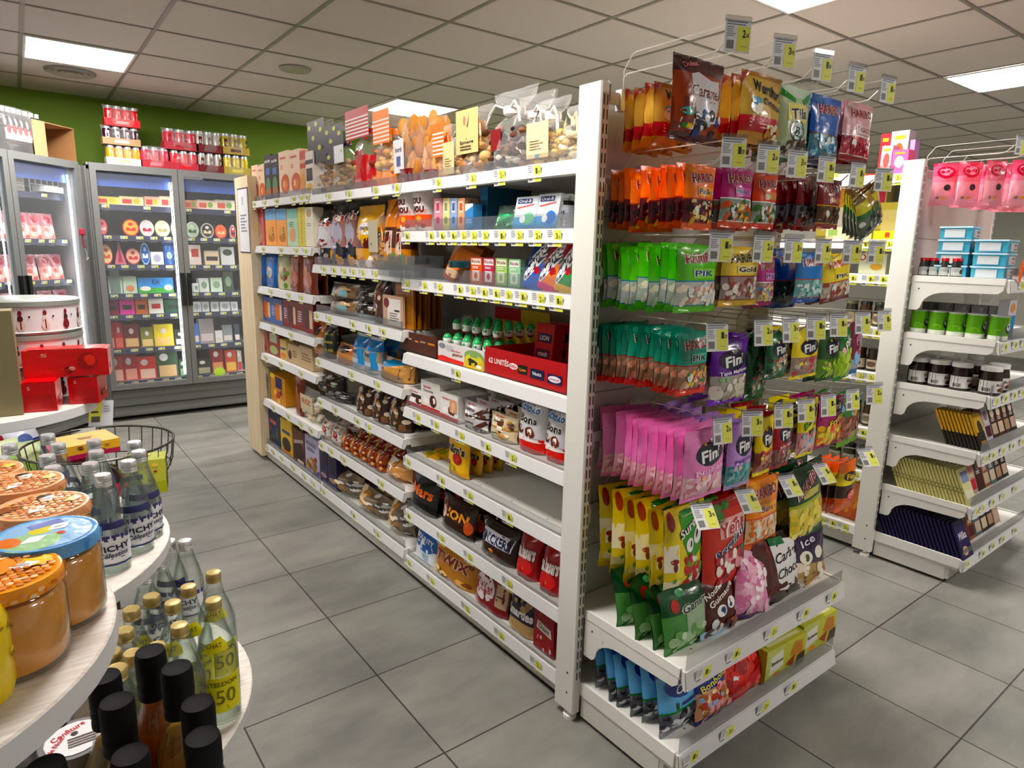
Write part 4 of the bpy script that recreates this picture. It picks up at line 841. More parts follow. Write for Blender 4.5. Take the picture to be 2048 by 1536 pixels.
pbag('brownbag', 576, 601, 500, z, 'shiny brown biscuit bag, left of two', 2)
pbag('brownbag', 601, 630, 500, z, 'shiny brown biscuit bag, right of two', 2)
z = .970
WF = lambda c: [('e', .6, .5, .22, .35, c, .0), ('r', .78, .2, .95, .8, 'd8c0a0'), ('l', .1, .3, .4, .7, 5, 'b8c4dc')]
for k, (a, b) in enumerate(((519, 543), (543, 566))): pbox(a, b, 593+k*5, z, 'blue carton with an orange wafer picture, '+['left one', 'right one'][k], '5878b0', WF('d87838'), n=2, d=.09)
for k, (a, b) in enumerate(((567, 594), (594, 628))): pbox(a, b, 601+k*6, z, 'dark red carton with a chocolate wafer picture, '+['left one', 'right one'][k], '8c3a30', WF('5c2418'), n=2, d=.09)
z = .760
pbox(520, 536, 664, z, 'pink and red tea carton on the fifth shelf', 'c07878', [('l', .2, .6, .8, .9, 3, 'e8c0b8'), ('e', .5, .2, .4, .15, '8c3030')])
pbox(537, 560, 668, z, 'green topped tea carton on the fifth shelf', '984848', [('r', .2, .6, .8, 1, 'b8c8a0'), ('e', .5, .25, .35, .2, 'a8b878')])
pbox(561, 574, 680, z, 'narrow yellow carton on the fifth shelf', 'd8c078', [('r', .1, .5, .9, .6, '3c4c7c'), ('e', .5, .2, .4, .15, 'e0903c')])
pbox(576, 600, 690, z, 'beige biscuit carton with a dark picture, left', 'c8b08c', [('e', .2, .4, .15, .25, '5c3020'), ('l', .45, .3, .9, .7, 3, '8c7454')], top=[('r', .1, .2, .9, .8, 'a89474')], n=1, d=.1)
pbox(600, 626, 695, z, 'beige biscuit carton at the bay end, right', 'c8b08c', [('l', .15, .3, .9, .7, 3, '8c7454')], n=1, d=.1)
z = .446
pbox(523, 541, 733, z, 'grey green carton stacked beside the yellow box', '9c947c', [('c', .1, .1, .9, .9, 10, ['c8c0a8', '6c6454', 'a84838'], .12)], d=.08)
pbox(543, 572, 752, z, 'orange yellow carton with a dark blue square', 'c88c1c', [('r', .35, .55, .8, .95, '2c2c5c'), ('c', .3, .05, .9, .45, 8, ['c84c2c', 'e8c050', '5c3c2c'], .1), ('r', 0, .85, .3, 1, 'e8d030')], d=.12)
pbag('brownbag', 588, 606, 740, z, 'slim brown bag standing alone on the sixth shelf', 1, t=.04)
clearbag(602, 632, 778, z, 'cream bag with orange lettering near the bay end', ['dcd4bc', 'c8b890', 'e4dcc8'], .02, .7, (.1, .3, .9, .8, 'd4c8ac', [('t', 'RIZ', .5, .6, .7, .3, 'c86c2c')]), t=.06)
z = .124
pbox(513, 538, 806, z, 'tall yellow cereal carton at the left end of the bottom shelf', 'd8cc20', [('e', .5, .4, .38, .32, '3c2c24'), ('e', .45, .5, .12, .08, 'd8d8c8'), ('r', .1, .8, .6, .92, 'a0a8a0'), ('r', 0, .93, 1, 1, 'f0e020')], d=.07, n=2)
pbox(539, 562, 822, z, 'dark blue cereal carton on the bottom shelf', '2a3c64', [('e', .4, .88, .4, .12, '1c2450'), ('r', .15, .62, .7, .72, 'c86868'), ('c', .1, .05, .9, .5, 14, ['5c3440', '3c6450', '7c4834', '2c4c6c'], .12)], d=.07, n=2)
pbox(563, 586, 841, z, 'yellow cereal carton with a dark oval picture', 'd8b83c', [('r', .15, .6, .85, .7, '4c5474'), ('e', .5, .3, .38, .2, '3c2820'), ('r', .1, .02, .9, .12, 'e8902c')], d=.07, n=2)
pbox(587, 611, 860, z, 'brown chocolate cereal carton', '6c3c24', [('e', .5, .35, .42, .28, '3c1c14'), ('t', 'CRUNCH', .5, .66, .8, .1, 'e8e0d4', 'dbrown', .2), ('r', .4, .02, .9, .14, 'd8d0c8')], d=.07, n=2)
pbox(612, 640, 876, z, 'pale lilac cereal carton with red berry and muesli picture', 'b8b4cc', [('t', 'PETALES', .45, .8, .7, .1, '3c3c6c'), ('l', .15, .6, .7, .7, 3, '5c5c84'), ('e', .75, .45, .1, .07, 'a02030'), ('c', .15, .12, .75, .4, 16, ['a87c3c', 'c89c50', '8c6430'], .09), ('p', [(.4, 0), (1, 0), (1, .2)], '5c4c9c')], d=.07, n=2)
pbox(641, 656, 888, z, 'narrow dark purple carton beside the lilac cereal', '3c3464', [('r', .2, .35, .85, .85, '1c1c34'), ('e', .5, .2, .4, .06, 'a88c7c')], d=.07, n=2)
pbox(657, 674, 897, z, 'narrow dark purple carton at the bay end', '3c3464', [('r', .2, .35, .85, .85, '1c1c34'), ('e', .5, .2, .4, .06, 'a88c7c')], d=.07, n=2)
# ---- middle bay
z = 1.375
DS['brioche1'] = ([(0, .3, '1a1c34'), (.3, .75, 'c8c4c8'), (.75, 1, '14141c')], [('t', 'tch', .5, .78, .8, .14, 'c83c28', 'white'), ('e', .5, .52, .4, .2, 'dcdce0'), ('l', .3, .5, .8, .6, 3, '6c6c74'), ('p', [(.0, .3), (.8, .55), (1, .4), (.1, .2)], '8c2028'), ('c', .1, .02, .9, .28, 10, ['2c2c50', '3c3c44', 'a89c8c'], .1)])
DS['brioche2'] = ([(0, .3, '20203c'), (.3, .78, 'a87c74'), (.78, 1, '18181c')], [('t', 'itch', .5, .8, .8, .14, 'c83c28', 'white'), ('e', .5, .5, .4, .25, 'b8b8c8'), ('e', .4, .38, .16, .1, 'a85838'), ('c', .1, .02, .9, .28, 12, ['c89c54', '4c6c9c', '3c3c44'], .1), ('p', [(0, .35), (1, .3), (1, .26), (0, .3)], 'e8e8f0')])
DS['yellowbag'] = ([(0, .3, 'd8a41c'), (.3, .55, '6c2018'), (.55, 1, 'e8b818')], [('p', [(.1, .6), (.9, .65), (.55, .3)], 'e8b818'), ('e', .62, .62, .22, .1, 'e8e8ec'), ('t', 'VENITIEN', .62, .62, .38, .06, '1c2450'), ('c', .1, .02, .9, .16, 10, ['f0e8dc', 'c86c2c', '8c5c34'], .1)])
DS['orangetw'] = ([(0, .3, 'c88424'), (.3, .6, '5c3018'), (.6, 1, 'e08c10')], [('r', .25, .2, .75, .55, 'e0ccc0'), ('t', 'BRIOCHE', .5, .42, .4, .07, 'b02830', None, .2), ('p', [(.3, 1), (.7, 1), (.5, .7)], 'f0a820'), ('c', .1, .02, .9, .2, 10, ['a88434', 'd8a848', '7c8c4c'], .1)])
pbag('brioche1', 627, 655, 422, z, 'brioche bag with a navy base and red lettering, leftmost', 1, t=.09, X=1.37)
pbag('brioche2', 655, 683, 410, z, 'brioche bag with a navy base and pink label, second', 1, t=.09, X=1.37)
pbag('brioche2', 681, 706, 405, z, 'brioche bag with a navy base and striped label, third', 1, t=.09, X=1.40)
pbag('yellowbag', 700, 748, 410, z, 'big bright yellow bag with a dark red band and white label', 1, t=.12, X=1.37)
clearbag(738, 765, 430, z, 'clear bag with a tall oval grey card beside the yellow bag', ['b8843c', 'a87430', 'd8a858'], .02, .6, (.1, .3, .8, .9, 'c4bca4', [('e', .3, .25, .06, .04, '3c5c3c')]), 'e09818', X=1.37)
pbag('orangetw', 760, 790, 398, z, 'twisted orange topped brioche bag, left', 1, t=.09, X=1.38)
pbag('orangetw', 786, 806, 402, z, 'twisted orange topped brioche bag beside the divider', 1, t=.09, X=1.38)
z = 1.123
DS['croiss'] = ([(0, .2, '6c5c54'), (.2, .8, '94785c'), (.8, 1, '7c7068')], [('r', .25, .25, .8, .75, '8cb0b8'), ('c', .05, .1, .95, .9, 16, ['b88c5c', 'd8b890', '5c4c44', 'c8d0d4'], .09)])
DS['darkpk'] = ([(0, .5, '3c302c'), (.5, 1, '2c2828')], [('c', .05, .05, .95, .95, 26, ['5c4c44', '2c2424', 'a8a4a0', '4c4038', 'd8d8d8'], .08)])
DS['bluelong'] = ([(0, .9, '5c4438'), (.9, 1, '1c2064')], [('r', .8, 0, 1, 1, '20246c'), ('c', .05, .1, .75, .9, 16, ['a87c64', '7c5444', 'd8b8a8', 'c8c8cc'], .1)])
for k, (a, b, kd) in enumerate(((648, 702, 'croiss'), (702, 742, 'darkpk'))):
    pbag(kd, a, b, 598, z, ['bag of croissants with a blue label, lower one', 'bag of dark cakes, lower one'][k], 1, t=.10, stand=False)
    pbag(kd, a+3, b+1, 570+k*(-4), z+.075, ['bag of croissants with a blue label, stacked on top', 'bag of dark cakes, stacked on top'][k], 1, t=.10, h=.085, stand=False)
pbag('bluelong', 740, 768, 558, z, 'tall pack of rolls with a dark blue edge', 1, t=.08)
pbox(766, 806, 592, z, 'pale wafer carton with a white label at the bay end', 'c8a890', [('r', .25, .05, .9, .9, 'e0dcd8'), ('e', .2, .75, .14, .16, '7c3030'), ('l', .35, .15, .85, .45, 4, '8c8078'), ('r', .6, .5, .85, .56, '2c2c30')], d=.012)
for k in range(6):
    o = obj(box_mesh('waffle_pack', .16, .19, .011, 'b8803c', [('r', .1, .1, .9, .9, 'a06c2c')], m='gloss'), (XP+.02+k*.024, 2.565, z+.001), (0, 0, -PI/2+.06*(k % 3))); tag(o, 'thin golden wafer pack standing on edge, '+ORD[k]+' behind the wafer carton', 'wafer pack', 'wafer packs behind the pale carton')
z = .871
DS['loafd'] = ([(0, .2, '5c4838'), (.2, 1, '2c2c24')], [('r', 0, .2, 1, .28, '8c8444'), ('r', 0, .45, 1, .52, '8c8444'), ('r', 0, .7, 1, .76, '8c8444')])
DS['loaft'] = ([(0, .5, 'c89868'), (.5, 1, 'b8865c')], [('e', .5, .75, .3, .16, '3c3430'), ('e', .8, .8, .12, .14, 'c86838'), ('e', .3, .3, .2, .16, 'e0c098')])
DS['mieb'] = ([(0, .3, 'c8ccd4'), (.3, .62, 'b8a894'), (.62, .92, '1c84c0'), (.92, 1, 'd8dce0')], [('t', 'MIE', .4, .5, .5, .1, '2c3c6c'), ('l', .1, .1, .6, .3, 3, '5c6c94'), ('r', .6, .1, 1, .6, '2c94cc')])
DS['loafb'] = ([(0, 1, 'c89c64')], [('r', .0, .0, .3, 1, 'e4e4e4'), ('p', [(0, .8), (.5, 1), (1, .95), (.3, .6)], '3c94c0'), ('t', 'Harry', .2, .5, .3, .2, '1c1c2c', None, .2), ('r', .78, .15, .97, .8, '6c5448')])
pbag('loaft', 625, 640, 645, z, 'pink and orange loaf bag at the left of the bread shelf', 1, t=.09)
pbag('loafd', 641, 662, 650, z, 'dark striped bread bag beside the loaves', 1, t=.09)
pbag('loaft', 664, 702, 690, z, 'round tan bread bag with a dark oval label', 1, t=.10)
pbag('mieb', 698, 724, 668, z, 'blue and white sliced bread bag, left one', 2, t=.10, d=.1)
pbag('mieb', 722, 750, 676, z, 'blue and white sliced bread bag, right one', 2, t=.10, d=.1)
pbag('loafb', 748, 806, 722, z, 'tan loaf lying in a blue and white wrapper at the bay end', 1, t=.13)
z = .645
pbag('darkpk', 628, 668, 745, z, 'purple brown pack of cakes lying at the bay start', 1, t=.12, stand=False)
pbag('darkpk', 640, 690, 782, z, 'dark crinkled pack of cakes in front', 1, t=.10, stand=False)
DS['choc_w'] = ([(0, .3, '4c3424'), (.3, 1, '3c241a')], [('e', .3, .65, .16, .22, 'c8b8b0'), ('e', .3, .65, .1, .12, 'b04838'), ('c', .05, .05, .95, .9, 34, ['7c5c3c', 'd8c8b8', '3c2418', 'a88860', '5c4030'], .07)])
for k, (a, b) in enumerate(((706, 737), (737, 770), (770, 806))): pbag('choc_w', a, b, 768+k*12, z, 'brown pack of little chocolate cakes, '+['left one', 'middle one', 'right one'][k], 2, t=.10, d=.11)
z = .396
DS['madel'] = ([(0, 1, 'a89c94')], [('r', .1, .2, .9, .8, 'd8d4d4'), ('e', .5, .5, .22, .22, 'a82c2c'), ('c', .0, .0, 1, .9, 12, ['c8b8a8', '5c4c40', 'e8e4e0'], .08)])
DS['amber'] = ([(0, 1, '9c5424')], [('r', .1, 0, .3, 1, 'c87c38'), ('r', .42, 0, .55, 1, 'b8b0b0'), ('r', .7, 0, .85, 1, '8c1c18'), ('c', .05, .1, .95, .9, 12, ['d8944c', '6c2c18', 'e0b078'], .12)])
for k in range(2): pbag('madel', 636+k*22, 658+k*22, 843+k*10, z, 'clear pack of white wrapped cakes with a red spot, '+['left', 'right'][k], 2, t=.08, d=.09)
for k in range(5): pbag('amber', 678+k*17, 696+k*17, 870+k*9, z, 'amber brioche roll pack with dark red stripes, '+['first', 'second', 'third', 'fourth', 'fifth'][k]+' from the left', 2, t=.08, d=.09)
DS['rolls'] = ([(0, 1, 'd0a070')], [('r', 0, .4, .45, 1, 'e4dcd4'), ('t', 'PAST', .22, .6, .36, .2, 'black'), ('c', .4, .1, .98, .9, 12, ['e0b484', 'c08c58', 'f0d4b0'], .11)])
pbag('rolls', 762, 806, 925, z, 'pale roll pack with black lettering at the bay end', 1, t=.11, stand=False)
z = .124
DS['cakes'] = ([(0, 1, '8c7c68')], [('c', .05, .1, .6, .9, 12, ['e0c088', 'c89c5c', 'f0e0c0'], .14), ('e', .3, .55, .15, .2, 'd8a868'), ('e', .3, .55, .07, .09, 'c84428'), ('c', .6, .1, .98, .9, 14, ['c8ccd0', '5c5450', 'e8e8e8'], .07)])
for k, (a, b, t_) in enumerate(((650, 704, 945), (704, 762, 988), (766, 806, 1010))):
    pbag('cakes', a, b, t_, z, 'clear tray of glazed cakes on the bottom shelf, '+['left', 'middle', 'right'][k], 2, t=.14, d=.15, stand=False)
# ---- near bay, second shelf: gum, cups, floss boxes
z = 1.540
def pcyl(pl, pr, pt, z, lab, prof_fn, items, name, cat, X=XP+.03, span_=2.6, cols='white', m='card', lid=None):
    yc, w, h = span(pl, pr, pt, z, X); r = w/2; e = empty(name, (X, yc, z+.001), -PI/2); tag(e, lab, cat)
    g = G(m); g.lathe(prof_fn(r, h), 22, cols, m); art(g, items[0], items[1]) if items else None
    g.build('body', e)
    return e, r, h
def cup(pl, pr, pt, lab):
    yc, w, h = span(pl, pr, pt, z, XP+.04); r = w/2; e = empty('paper_cup', (XP+.045, yc, z+.001), -PI/2); tag(e, lab, 'cup')
    g = G('card'); g.lathe([(0, 0), (r*.78, 0, 'e8d8c8'), (r*.97, h*.93, 'e8e4e0'), (0, h*.93)], 24, 'e4dcd4')
    rr = lambda v: r*(.78+.2*v)
    fn = lambda u, v: (rr(v)*math.cos(-PI/2+(u-.5)*2.8), rr(v)*math.sin(-PI/2+(u-.5)*2.8), v*h*.93)
    art(g, fn, [('r', 0, .1, 1, .42, 'e8602c'), ('r', 0, .0, 1, .1, 'e8dcd4'), ('e', .3, .25, .08, .08, 'f0a83c'), ('e', .6, .3, .09, .08, 'f0b44c'), ('e', .75, .12, .08, .06, 'b02c20'), ('e', .45, .1, .09, .06, 'f4ece4'), ('r', .15, .44, .85, .56, 'd8a8a0'), ('t', 'DOU', .48, .78, .44, .16, '5c1420', None, 0, 0, .05), ('t', 'CHOU', .5, .56, .56, .17, '5c1420', None, 0, 0, .05)])
    g.build('cup_body', e)
    g = G('card'); g.lathe([(0, h*.93), (r*1.0, h*.93), (r*1.0, h), (r*.94, h), (r*.94, h*.98), (0, h*.98)], 24, 'dcdcd8'); art(g, lambda u, v: (r*1.003*math.cos(-PI/2+(u-.5)*2), r*1.003*math.sin(-PI/2+(u-.5)*2), h*(.94+.05*v)), [('r', .6, 0, 1, 1, '4c4c4c')]); g.build('lid', e)
cup(808, 836, 385, 'white and orange paper cup of sweets, left of the pair')
cup(838, 868, 381, 'white and orange paper cup of sweets, right of the pair')
GUM = lambda c, c2: [('r', .1, .1, .9, .5, c), ('r', .25, .55, .75, .9, 'f0e8dc'), ('r', .3, .6, .7, .85, c2), ('e', .5, .3, .25, .12, c2)]
for (a, b, c, c2, nm) in ((868, 884, 'e0a0b0', 'c84c70', 'pink'), (885, 899, 'e8dca0', '8c9c5c', 'pale yellow'), (900, 914, '9cb8e0', '4c70a8', 'light blue'), (915, 929, 'e8b088', 'c8602c', 'orange')):
    pbox(a, b, 397, z, 'slim '+nm+' gum carton beside the paper cups', c, GUM(c, c2), n=2, d=.03)
pbox(930, 946, 408, z, 'low blue carton in front of the big dark blue box', '4c94cc', [('p', [(0, .7), (1, .9), (1, 1), (0, 1)], 'e8e0e0'), ('l', .1, .2, .9, .4, 2, 'a8ccec')], d=.04)
pbox(960, 975, 375, z, 'big dark blue display box standing behind the gum', '1c5474', [('r', .0, .7, 1, 1, '2c7ca4')], [('r', 0, 0, 1, 1, '184a64')], X=XP+.05, d=.2)
DS['gfloss'] = ([(0, .6, '2c8c5c'), (.6, 1, '4c5c54')], [('p', [(.1, .2), (.9, .5), (.7, .6), (.1, .4)], '5cc48c'), ('c', .1, .1, .9, .4, 8, ['4cac7c', '8cd8b0', '1c6c44'], .1)])
pbag('gfloss', 980, 1020, 405, z, 'dark green blister pack of dental picks', 3, t=.03, lean=-.3, d=.04)
OB = lambda c: [('r', .1, .78, .75, .93, '1c3c84'), ('t', 'Oral-B', .43, .855, .56, .1, 'white'), ('p', [(.1, .62), (.85, .72), (.85, .76), (.1, .67)], 'd87870'), ('r', 0, 0, 1, .35, '5cacdc'), ('e', .68, .3, .24, .2, c), ('e', .42, .28, .13, .12, 'f2f4f4')]
for (a, b, pt, c, nm) in ((1024, 1068, 392, '7cc8a0', 'green'), (1068, 1112, 386, '2c7ccc', 'blue')):
    pbox(a, b, pt, z, 'white and light blue floss carton with a '+nm+' disc', 'e0e6ea', OB(c), n=3, d=.03, lean=-.18, gap=.012)
yc, w, h = span(1114, 1143, 403, z, XP+.05); r = w/2
e = empty('gum_tub', (XP+.05, yc, z+.001), -PI/2); tag(e, 'small silver gum tub beside the white post', 'tub')
g = G('gloss'); g.lathe([(0, 0), (r*.9, 0), (r, .01), (r, h*.78), (r*.8, h*.86), (0, h*.86)], 20, 'c4c4cc')
art(g, cyl(r*1.0, h*.8, 0, cy=0), [('r', 0, .6, 1, .95, 'c8ccd8'), ('t', 'mentos', .5, .72, .7, .2, '141c50'), ('c', .1, .1, .9, .5, 14, ['8c8c90', 'd8d8dc', '6c6c70'], .06), ('t', 'PURE', .5, .42, .5, .16, '4c4c54')]); g.build('body', e)
g = G('gloss'); g.lathe([(r*.8, h*.8), (r*.85, h*.82), (r*.85, h), (0, h)], 20, '1c1c20'); g.build('lid', e)
# ---- third shelf
z = 1.348
for k, (a, b, x) in enumerate(((815, 842, .0), (842, 876, .0), (838, 870, .12))):
    yc, w, h = span(a, b, 530, z, XP+x); g = G('sheet')
    g.box((-w/2, 0, 0), (w/2, .001, h), 'b8d0e0'); g.box((-w/2, 0, 0), (-w/2+.001, .22, h*1.6), 'b8d0e0'); g.box((w/2-.001, 0, 0), (w/2, .22, h*1.6), 'b8d0e0')
    tag(g.build('shelf_divider', smooth=False, loc=(XP+x, yc, z+.001)), ['left', 'right', 'rear'][k]+' clear blue plastic pusher tray, empty', 'divider')
yc, w, h = span(812, 838, 510, z, XP+.2); 
for k in range(3): tag(obj(box_mesh('sweet_roll', w, .022, .06, '6c8c3c', [('r', 0, .4, 1, .6, 'a8b86c')], m='gloss'), (XP+.2, yc, z+.002+k*.0235), (0, 0, -PI/2)), 'green sweet roll in the back corner, '+['bottom', 'middle', 'top'][k]+' of three', 'sweet roll', 'green sweet rolls')
DS['werthor'] = ([(0, .15, 'a84c14'), (.15, .85, 'd8842c'), (.85, 1, 'b86c2c')], [('p', [(0, .3), (.35, .95), (.1, 1), (0, .9)], 'd8b89c'), ('l', .35, .45, .9, .75, 5, 'e8a854'), ('e', .5, .2, .3, .1, 'f0d0b0')])
pbag('werthor', 874, 925, 478, z, 'orange and gold sweet bag leaning back on the third shelf', 2, t=.04, lean=-.35, d=.05, roll=.22)
yc, w, h = span(912, 939, 507, z, XP); r = h/2
g = G('gloss'); g.lathe([(0, 0), (r, 0), (r, .02), (r*.92, .024), (0, .024)], 26, '16444c'); art(g, lambda u, v: ((u-.5)*2*r*.9, (v-.5)*2*r*.9, .0245), [('e', .5, .5, .46, .46, '1c5c6c'), ('p', [(.15, .55), (.5, .9), (.85, .7), (.5, .6)], 'c8dce0'), ('p', [(.3, .2), (.85, .55), (.6, .3)], '4cacc4'), ('e', .5, .35, .2, .1, 'd8e4e4')], eps=.001)
tag(g.build('mint_tin', loc=(XP, yc, z+r+.002)), 'round teal mint tin standing on its edge', 'tin')
for (a, b, pt, c, c2, nm) in ((940, 964, 515, 'e0602c', 'f0e8dc', 'orange'), (965, 989, 516, 'b83c5c', 'f0e4e4', 'pink'), (990, 1014, 517, 'a0c470', 'e8ecd8', 'lime'), (1016, 1040, 519, '9cc8a0', 'e4ece4', 'mint green')):
    pbox(a, b, pt, z, 'small '+nm+' pastille carton on the third shelf', c, [('r', .1, .72, .9, .95, c2), ('t', 'Ricola', .5, .84, .7, .12, 'dred'), ('r', .2, .1, .8, .5, c2), ('e', .5, .3, .16, .12, c), ('l', .2, .56, .8, .66, 2, c2)], [('r', 0, .7, 1, .72, c2)], n=2, d=.03)
def DM(c1, c2, c3): return ([(0, .12, c3), (.12, .5, c2), (.5, 1, c1)], [('p', [(0, .12), (.3, .1), (1, .75), (1, .98), (.8, .98), (0, .3)], 'e8e8f0'), ('p', [(0, .15), (.28, .13), (1, .78), (1, .95), (.82, .95), (0, .27)], '16205c'), ('t', 'mentos', .5, .54, 1.05, .17, 'white', None, .82, 0, .04), ('e', .65, .35, .12, .07, 'b82c3c'), ('e', .8, .25, .12, .07, c2)])
DS['mblue'] = DM('1c4ca0', '2c6cc8', '3c78cc'); DS['morange'] = DM('a83c48', 'f08c3c', 'e03c98'); DS['mfruit'] = DM('b82438', '3c9c54', 'e8c040')
pbag('mblue', 1034, 1078, 484, z, 'blue mint roll bag leaning back', 2, t=.03, lean=-.15, roll=.26, h=.19)
pbag('morange', 1064, 1108, 487, z, 'orange and pink mint roll bag leaning back', 2, t=.03, lean=-.15, roll=.28, h=.19)
pbag('mfruit', 1098, 1140, 485, z, 'red and green fruit roll bag beside the white post', 2, t=.03, lean=-.15, roll=.2, h=.19)
# ---- fourth shelf: open trays and chocolate eggs
z = 1.033
def opentray(pl, pr, pt, lab, col, inn, items, d=.26, X=XP, back=0, hf=None, tabs=()):
    yc, w, h = span(pl, pr, pt, z, X); t = .004; g = G('card')
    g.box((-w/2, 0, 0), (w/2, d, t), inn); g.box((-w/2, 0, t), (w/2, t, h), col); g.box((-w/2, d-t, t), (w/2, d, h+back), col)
    g.box((-w/2, t, t), (-w/2+t, d-t, h), col); g.box((w/2-t, t, t), (w/2, d-t, h), col)
    art(g, lambda u, v: ((u-.5)*w, 0, v*h), items)
    o = g.build('display_tray', smooth=False, loc=(X, yc, z+.001)); o.rotation_euler = (0, 0, -PI/2); tag(o, lab, 'tray'); return yc, w, h
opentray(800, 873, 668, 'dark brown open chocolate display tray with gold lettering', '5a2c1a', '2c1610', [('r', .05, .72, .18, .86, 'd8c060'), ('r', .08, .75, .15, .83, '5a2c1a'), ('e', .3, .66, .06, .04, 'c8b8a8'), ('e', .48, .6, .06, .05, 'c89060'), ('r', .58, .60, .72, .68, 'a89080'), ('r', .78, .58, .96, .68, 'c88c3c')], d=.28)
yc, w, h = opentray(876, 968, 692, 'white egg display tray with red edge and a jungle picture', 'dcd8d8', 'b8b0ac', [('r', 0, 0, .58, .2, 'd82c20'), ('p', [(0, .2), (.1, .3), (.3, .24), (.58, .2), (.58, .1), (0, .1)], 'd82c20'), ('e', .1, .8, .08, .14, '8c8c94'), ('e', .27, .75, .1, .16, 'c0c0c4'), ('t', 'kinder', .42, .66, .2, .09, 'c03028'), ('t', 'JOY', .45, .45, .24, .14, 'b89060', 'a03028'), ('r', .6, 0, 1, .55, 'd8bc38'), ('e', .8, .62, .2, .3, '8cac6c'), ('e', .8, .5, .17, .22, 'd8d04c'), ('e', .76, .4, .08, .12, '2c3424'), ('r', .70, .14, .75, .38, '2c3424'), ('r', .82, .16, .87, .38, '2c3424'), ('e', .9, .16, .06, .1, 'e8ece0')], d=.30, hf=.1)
g = G('gloss'); er, eh = .019, .054
prof = [(0, 0, 'a0242c')]+[(er*math.sin(PI*k/10)**.85*(1.0 if k < 5 else 1-.06*(k-5)/5), eh*(1-math.cos(PI*k/10))/2, 'a0242c' if k < 4 else 'e4e8e4' if k < 7 else '4cb070') for k in range(1, 10)]+[(0, eh, '3c9c60')]
g.lathe(prof, 14, 'white', 'gloss'); art(g, cyl(er*.97, eh, 0, 2.2, cy=0), [('e', .35, .62, .12, .1, '4cb070'), ('e', .68, .5, .1, .1, '3c9c60'), ('p', [(.3, .55), (.55, .5), (.5, .44)], '1c3c2c')], eps=.0012)
egg = g.mesh('chocolate_egg'); gy = z+h*.62
rowd = ['front', 'second', 'third', 'fourth', 'fifth']
for lv in range(2):
    for rr in range(4):
        for cc in range(5):
            if lv == 0 and rr > 2: continue
            x = XP+.03+rr*.052+lv*.045; y = yc+w/2*.86-cc*w*.86/4
            o = obj(egg, (x, y, z+.035+(h*.25 if lv == 0 else h*.25+.056)), (0, 0, -PI/2+.3*(cc-2)))
            tag(o, ('upper' if lv else 'lower')+' tier chocolate egg, '+rowd[rr]+' row, '+['first', 'second', 'third', 'fourth', 'fifth'][cc]+' from the left', 'chocolate egg', 'green and white chocolate eggs')
g = G('card'); g.box((-w/2, .22, 0), (w/2*1.2, .225, .20), 'c8a83c'); art(g, lambda u, v: ((u-.5)*w*1.1+w*.05, .22, .2*v), [('r', 0, .75, .5, 1, 'b81c24'), ('r', .5, .6, 1, 1, 'c8b040')])
o = g.build('display_header', smooth=False, loc=(XP+.06, yc, z+.006)); o.rotation_euler = (0, 0, -PI/2); tag(o, 'red and yellow card header behind the chocolate eggs', 'display card')
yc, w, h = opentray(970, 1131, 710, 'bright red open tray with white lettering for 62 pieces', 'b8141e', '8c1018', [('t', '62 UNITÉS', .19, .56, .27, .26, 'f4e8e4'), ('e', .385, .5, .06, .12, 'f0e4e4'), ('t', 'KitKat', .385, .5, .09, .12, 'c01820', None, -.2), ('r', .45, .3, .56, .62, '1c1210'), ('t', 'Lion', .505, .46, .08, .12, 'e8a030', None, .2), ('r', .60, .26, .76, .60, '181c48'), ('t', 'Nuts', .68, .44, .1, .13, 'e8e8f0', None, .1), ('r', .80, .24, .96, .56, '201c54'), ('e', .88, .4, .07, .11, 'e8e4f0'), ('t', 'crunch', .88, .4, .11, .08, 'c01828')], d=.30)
for k, (a, b, pt) in enumerate(((1064, 1100, 668), (1090, 1134, 650))):
    pbox(a, b, pt, z, ['red chocolate box with dark name panels, left one behind the tray', 'red chocolate box standing behind the tray, right one'][k], 'c0141c', [('r', .15, .62, .9, .8, '28184c'), ('t', 'LION', .5, .71, .5, .1, 'e8dce0'), ('r', .1, .3, .85, .48, '5c1c3c'), ('t', 'crunch', .48, .39, .5, .1, 'f0e0e4')], X=XP+.17+k*.06, d=.05, lean=-.1, h=.18)
# ---- fifth shelf: chocolate packs
z = .798
KID = lambda t: [('r', 0, 0, 1, .18, 'd02420'), ('t', 'kinder', .35, .82, .4, .09, 'c82820'), ('e', .65, .4, .18, .2, '5a2a1a'), ('e', .7, .42, .08, .1, 'efe6dc'), ('e', .3, .35, .16, .14, 'f4f2ee')]+t
pbox(812, 848, 770, z, 'white and red chocolate carton lying tilted at the left', 'e0dcd8', KID([('r', .2, .5, .8, .7, '3c2c28')]), d=.15, lean=-.25, h=.075)
pbox(842, 880, 765, z, 'white chocolate bar carton with a red base', 'e4e2de', KID([('t', 'Chocolat', .4, .7, .55, .08, '3c3438')]), n=3, d=.05)
pbox(880, 916, 790, z, 'white chocolate carton with a face panel and red base', 'e6e4e0', KID([('r', .55, .35, .95, .85, 'd8a888'), ('e', .75, .6, .1, .16, 'e8c0a0'), ('t', 'Maxi', .75, .2, .4, .12, 'f4f0f0')]), n=3, d=.05)
DS['bueno'] = ([(0, .46, 'c8c4c8'), (.46, .54, '4c2c24'), (.54, 1, 'c8c4c8')], [('t', 'bueno', .38, .76, .42, .14, '3c2420'), ('t', 'kinder', .35, .9, .3, .07, 'c83028'), ('t', 'bueno', .38, .26, .42, .14, '3c2420'), ('p', [(.55, .6), (.95, .95), (1, .8), (.7, .55)], '5c3428'), ('p', [(.55, .1), (.95, .45), (1, .3), (.7, .05)], '5c3428'), ('c', .05, .0, .95, .12, 8, ['6c4438', 'e8e4e4'], .07), ('c', .05, .48, .95, .6, 8, ['6c4438', 'e8e4e4'], .07)])
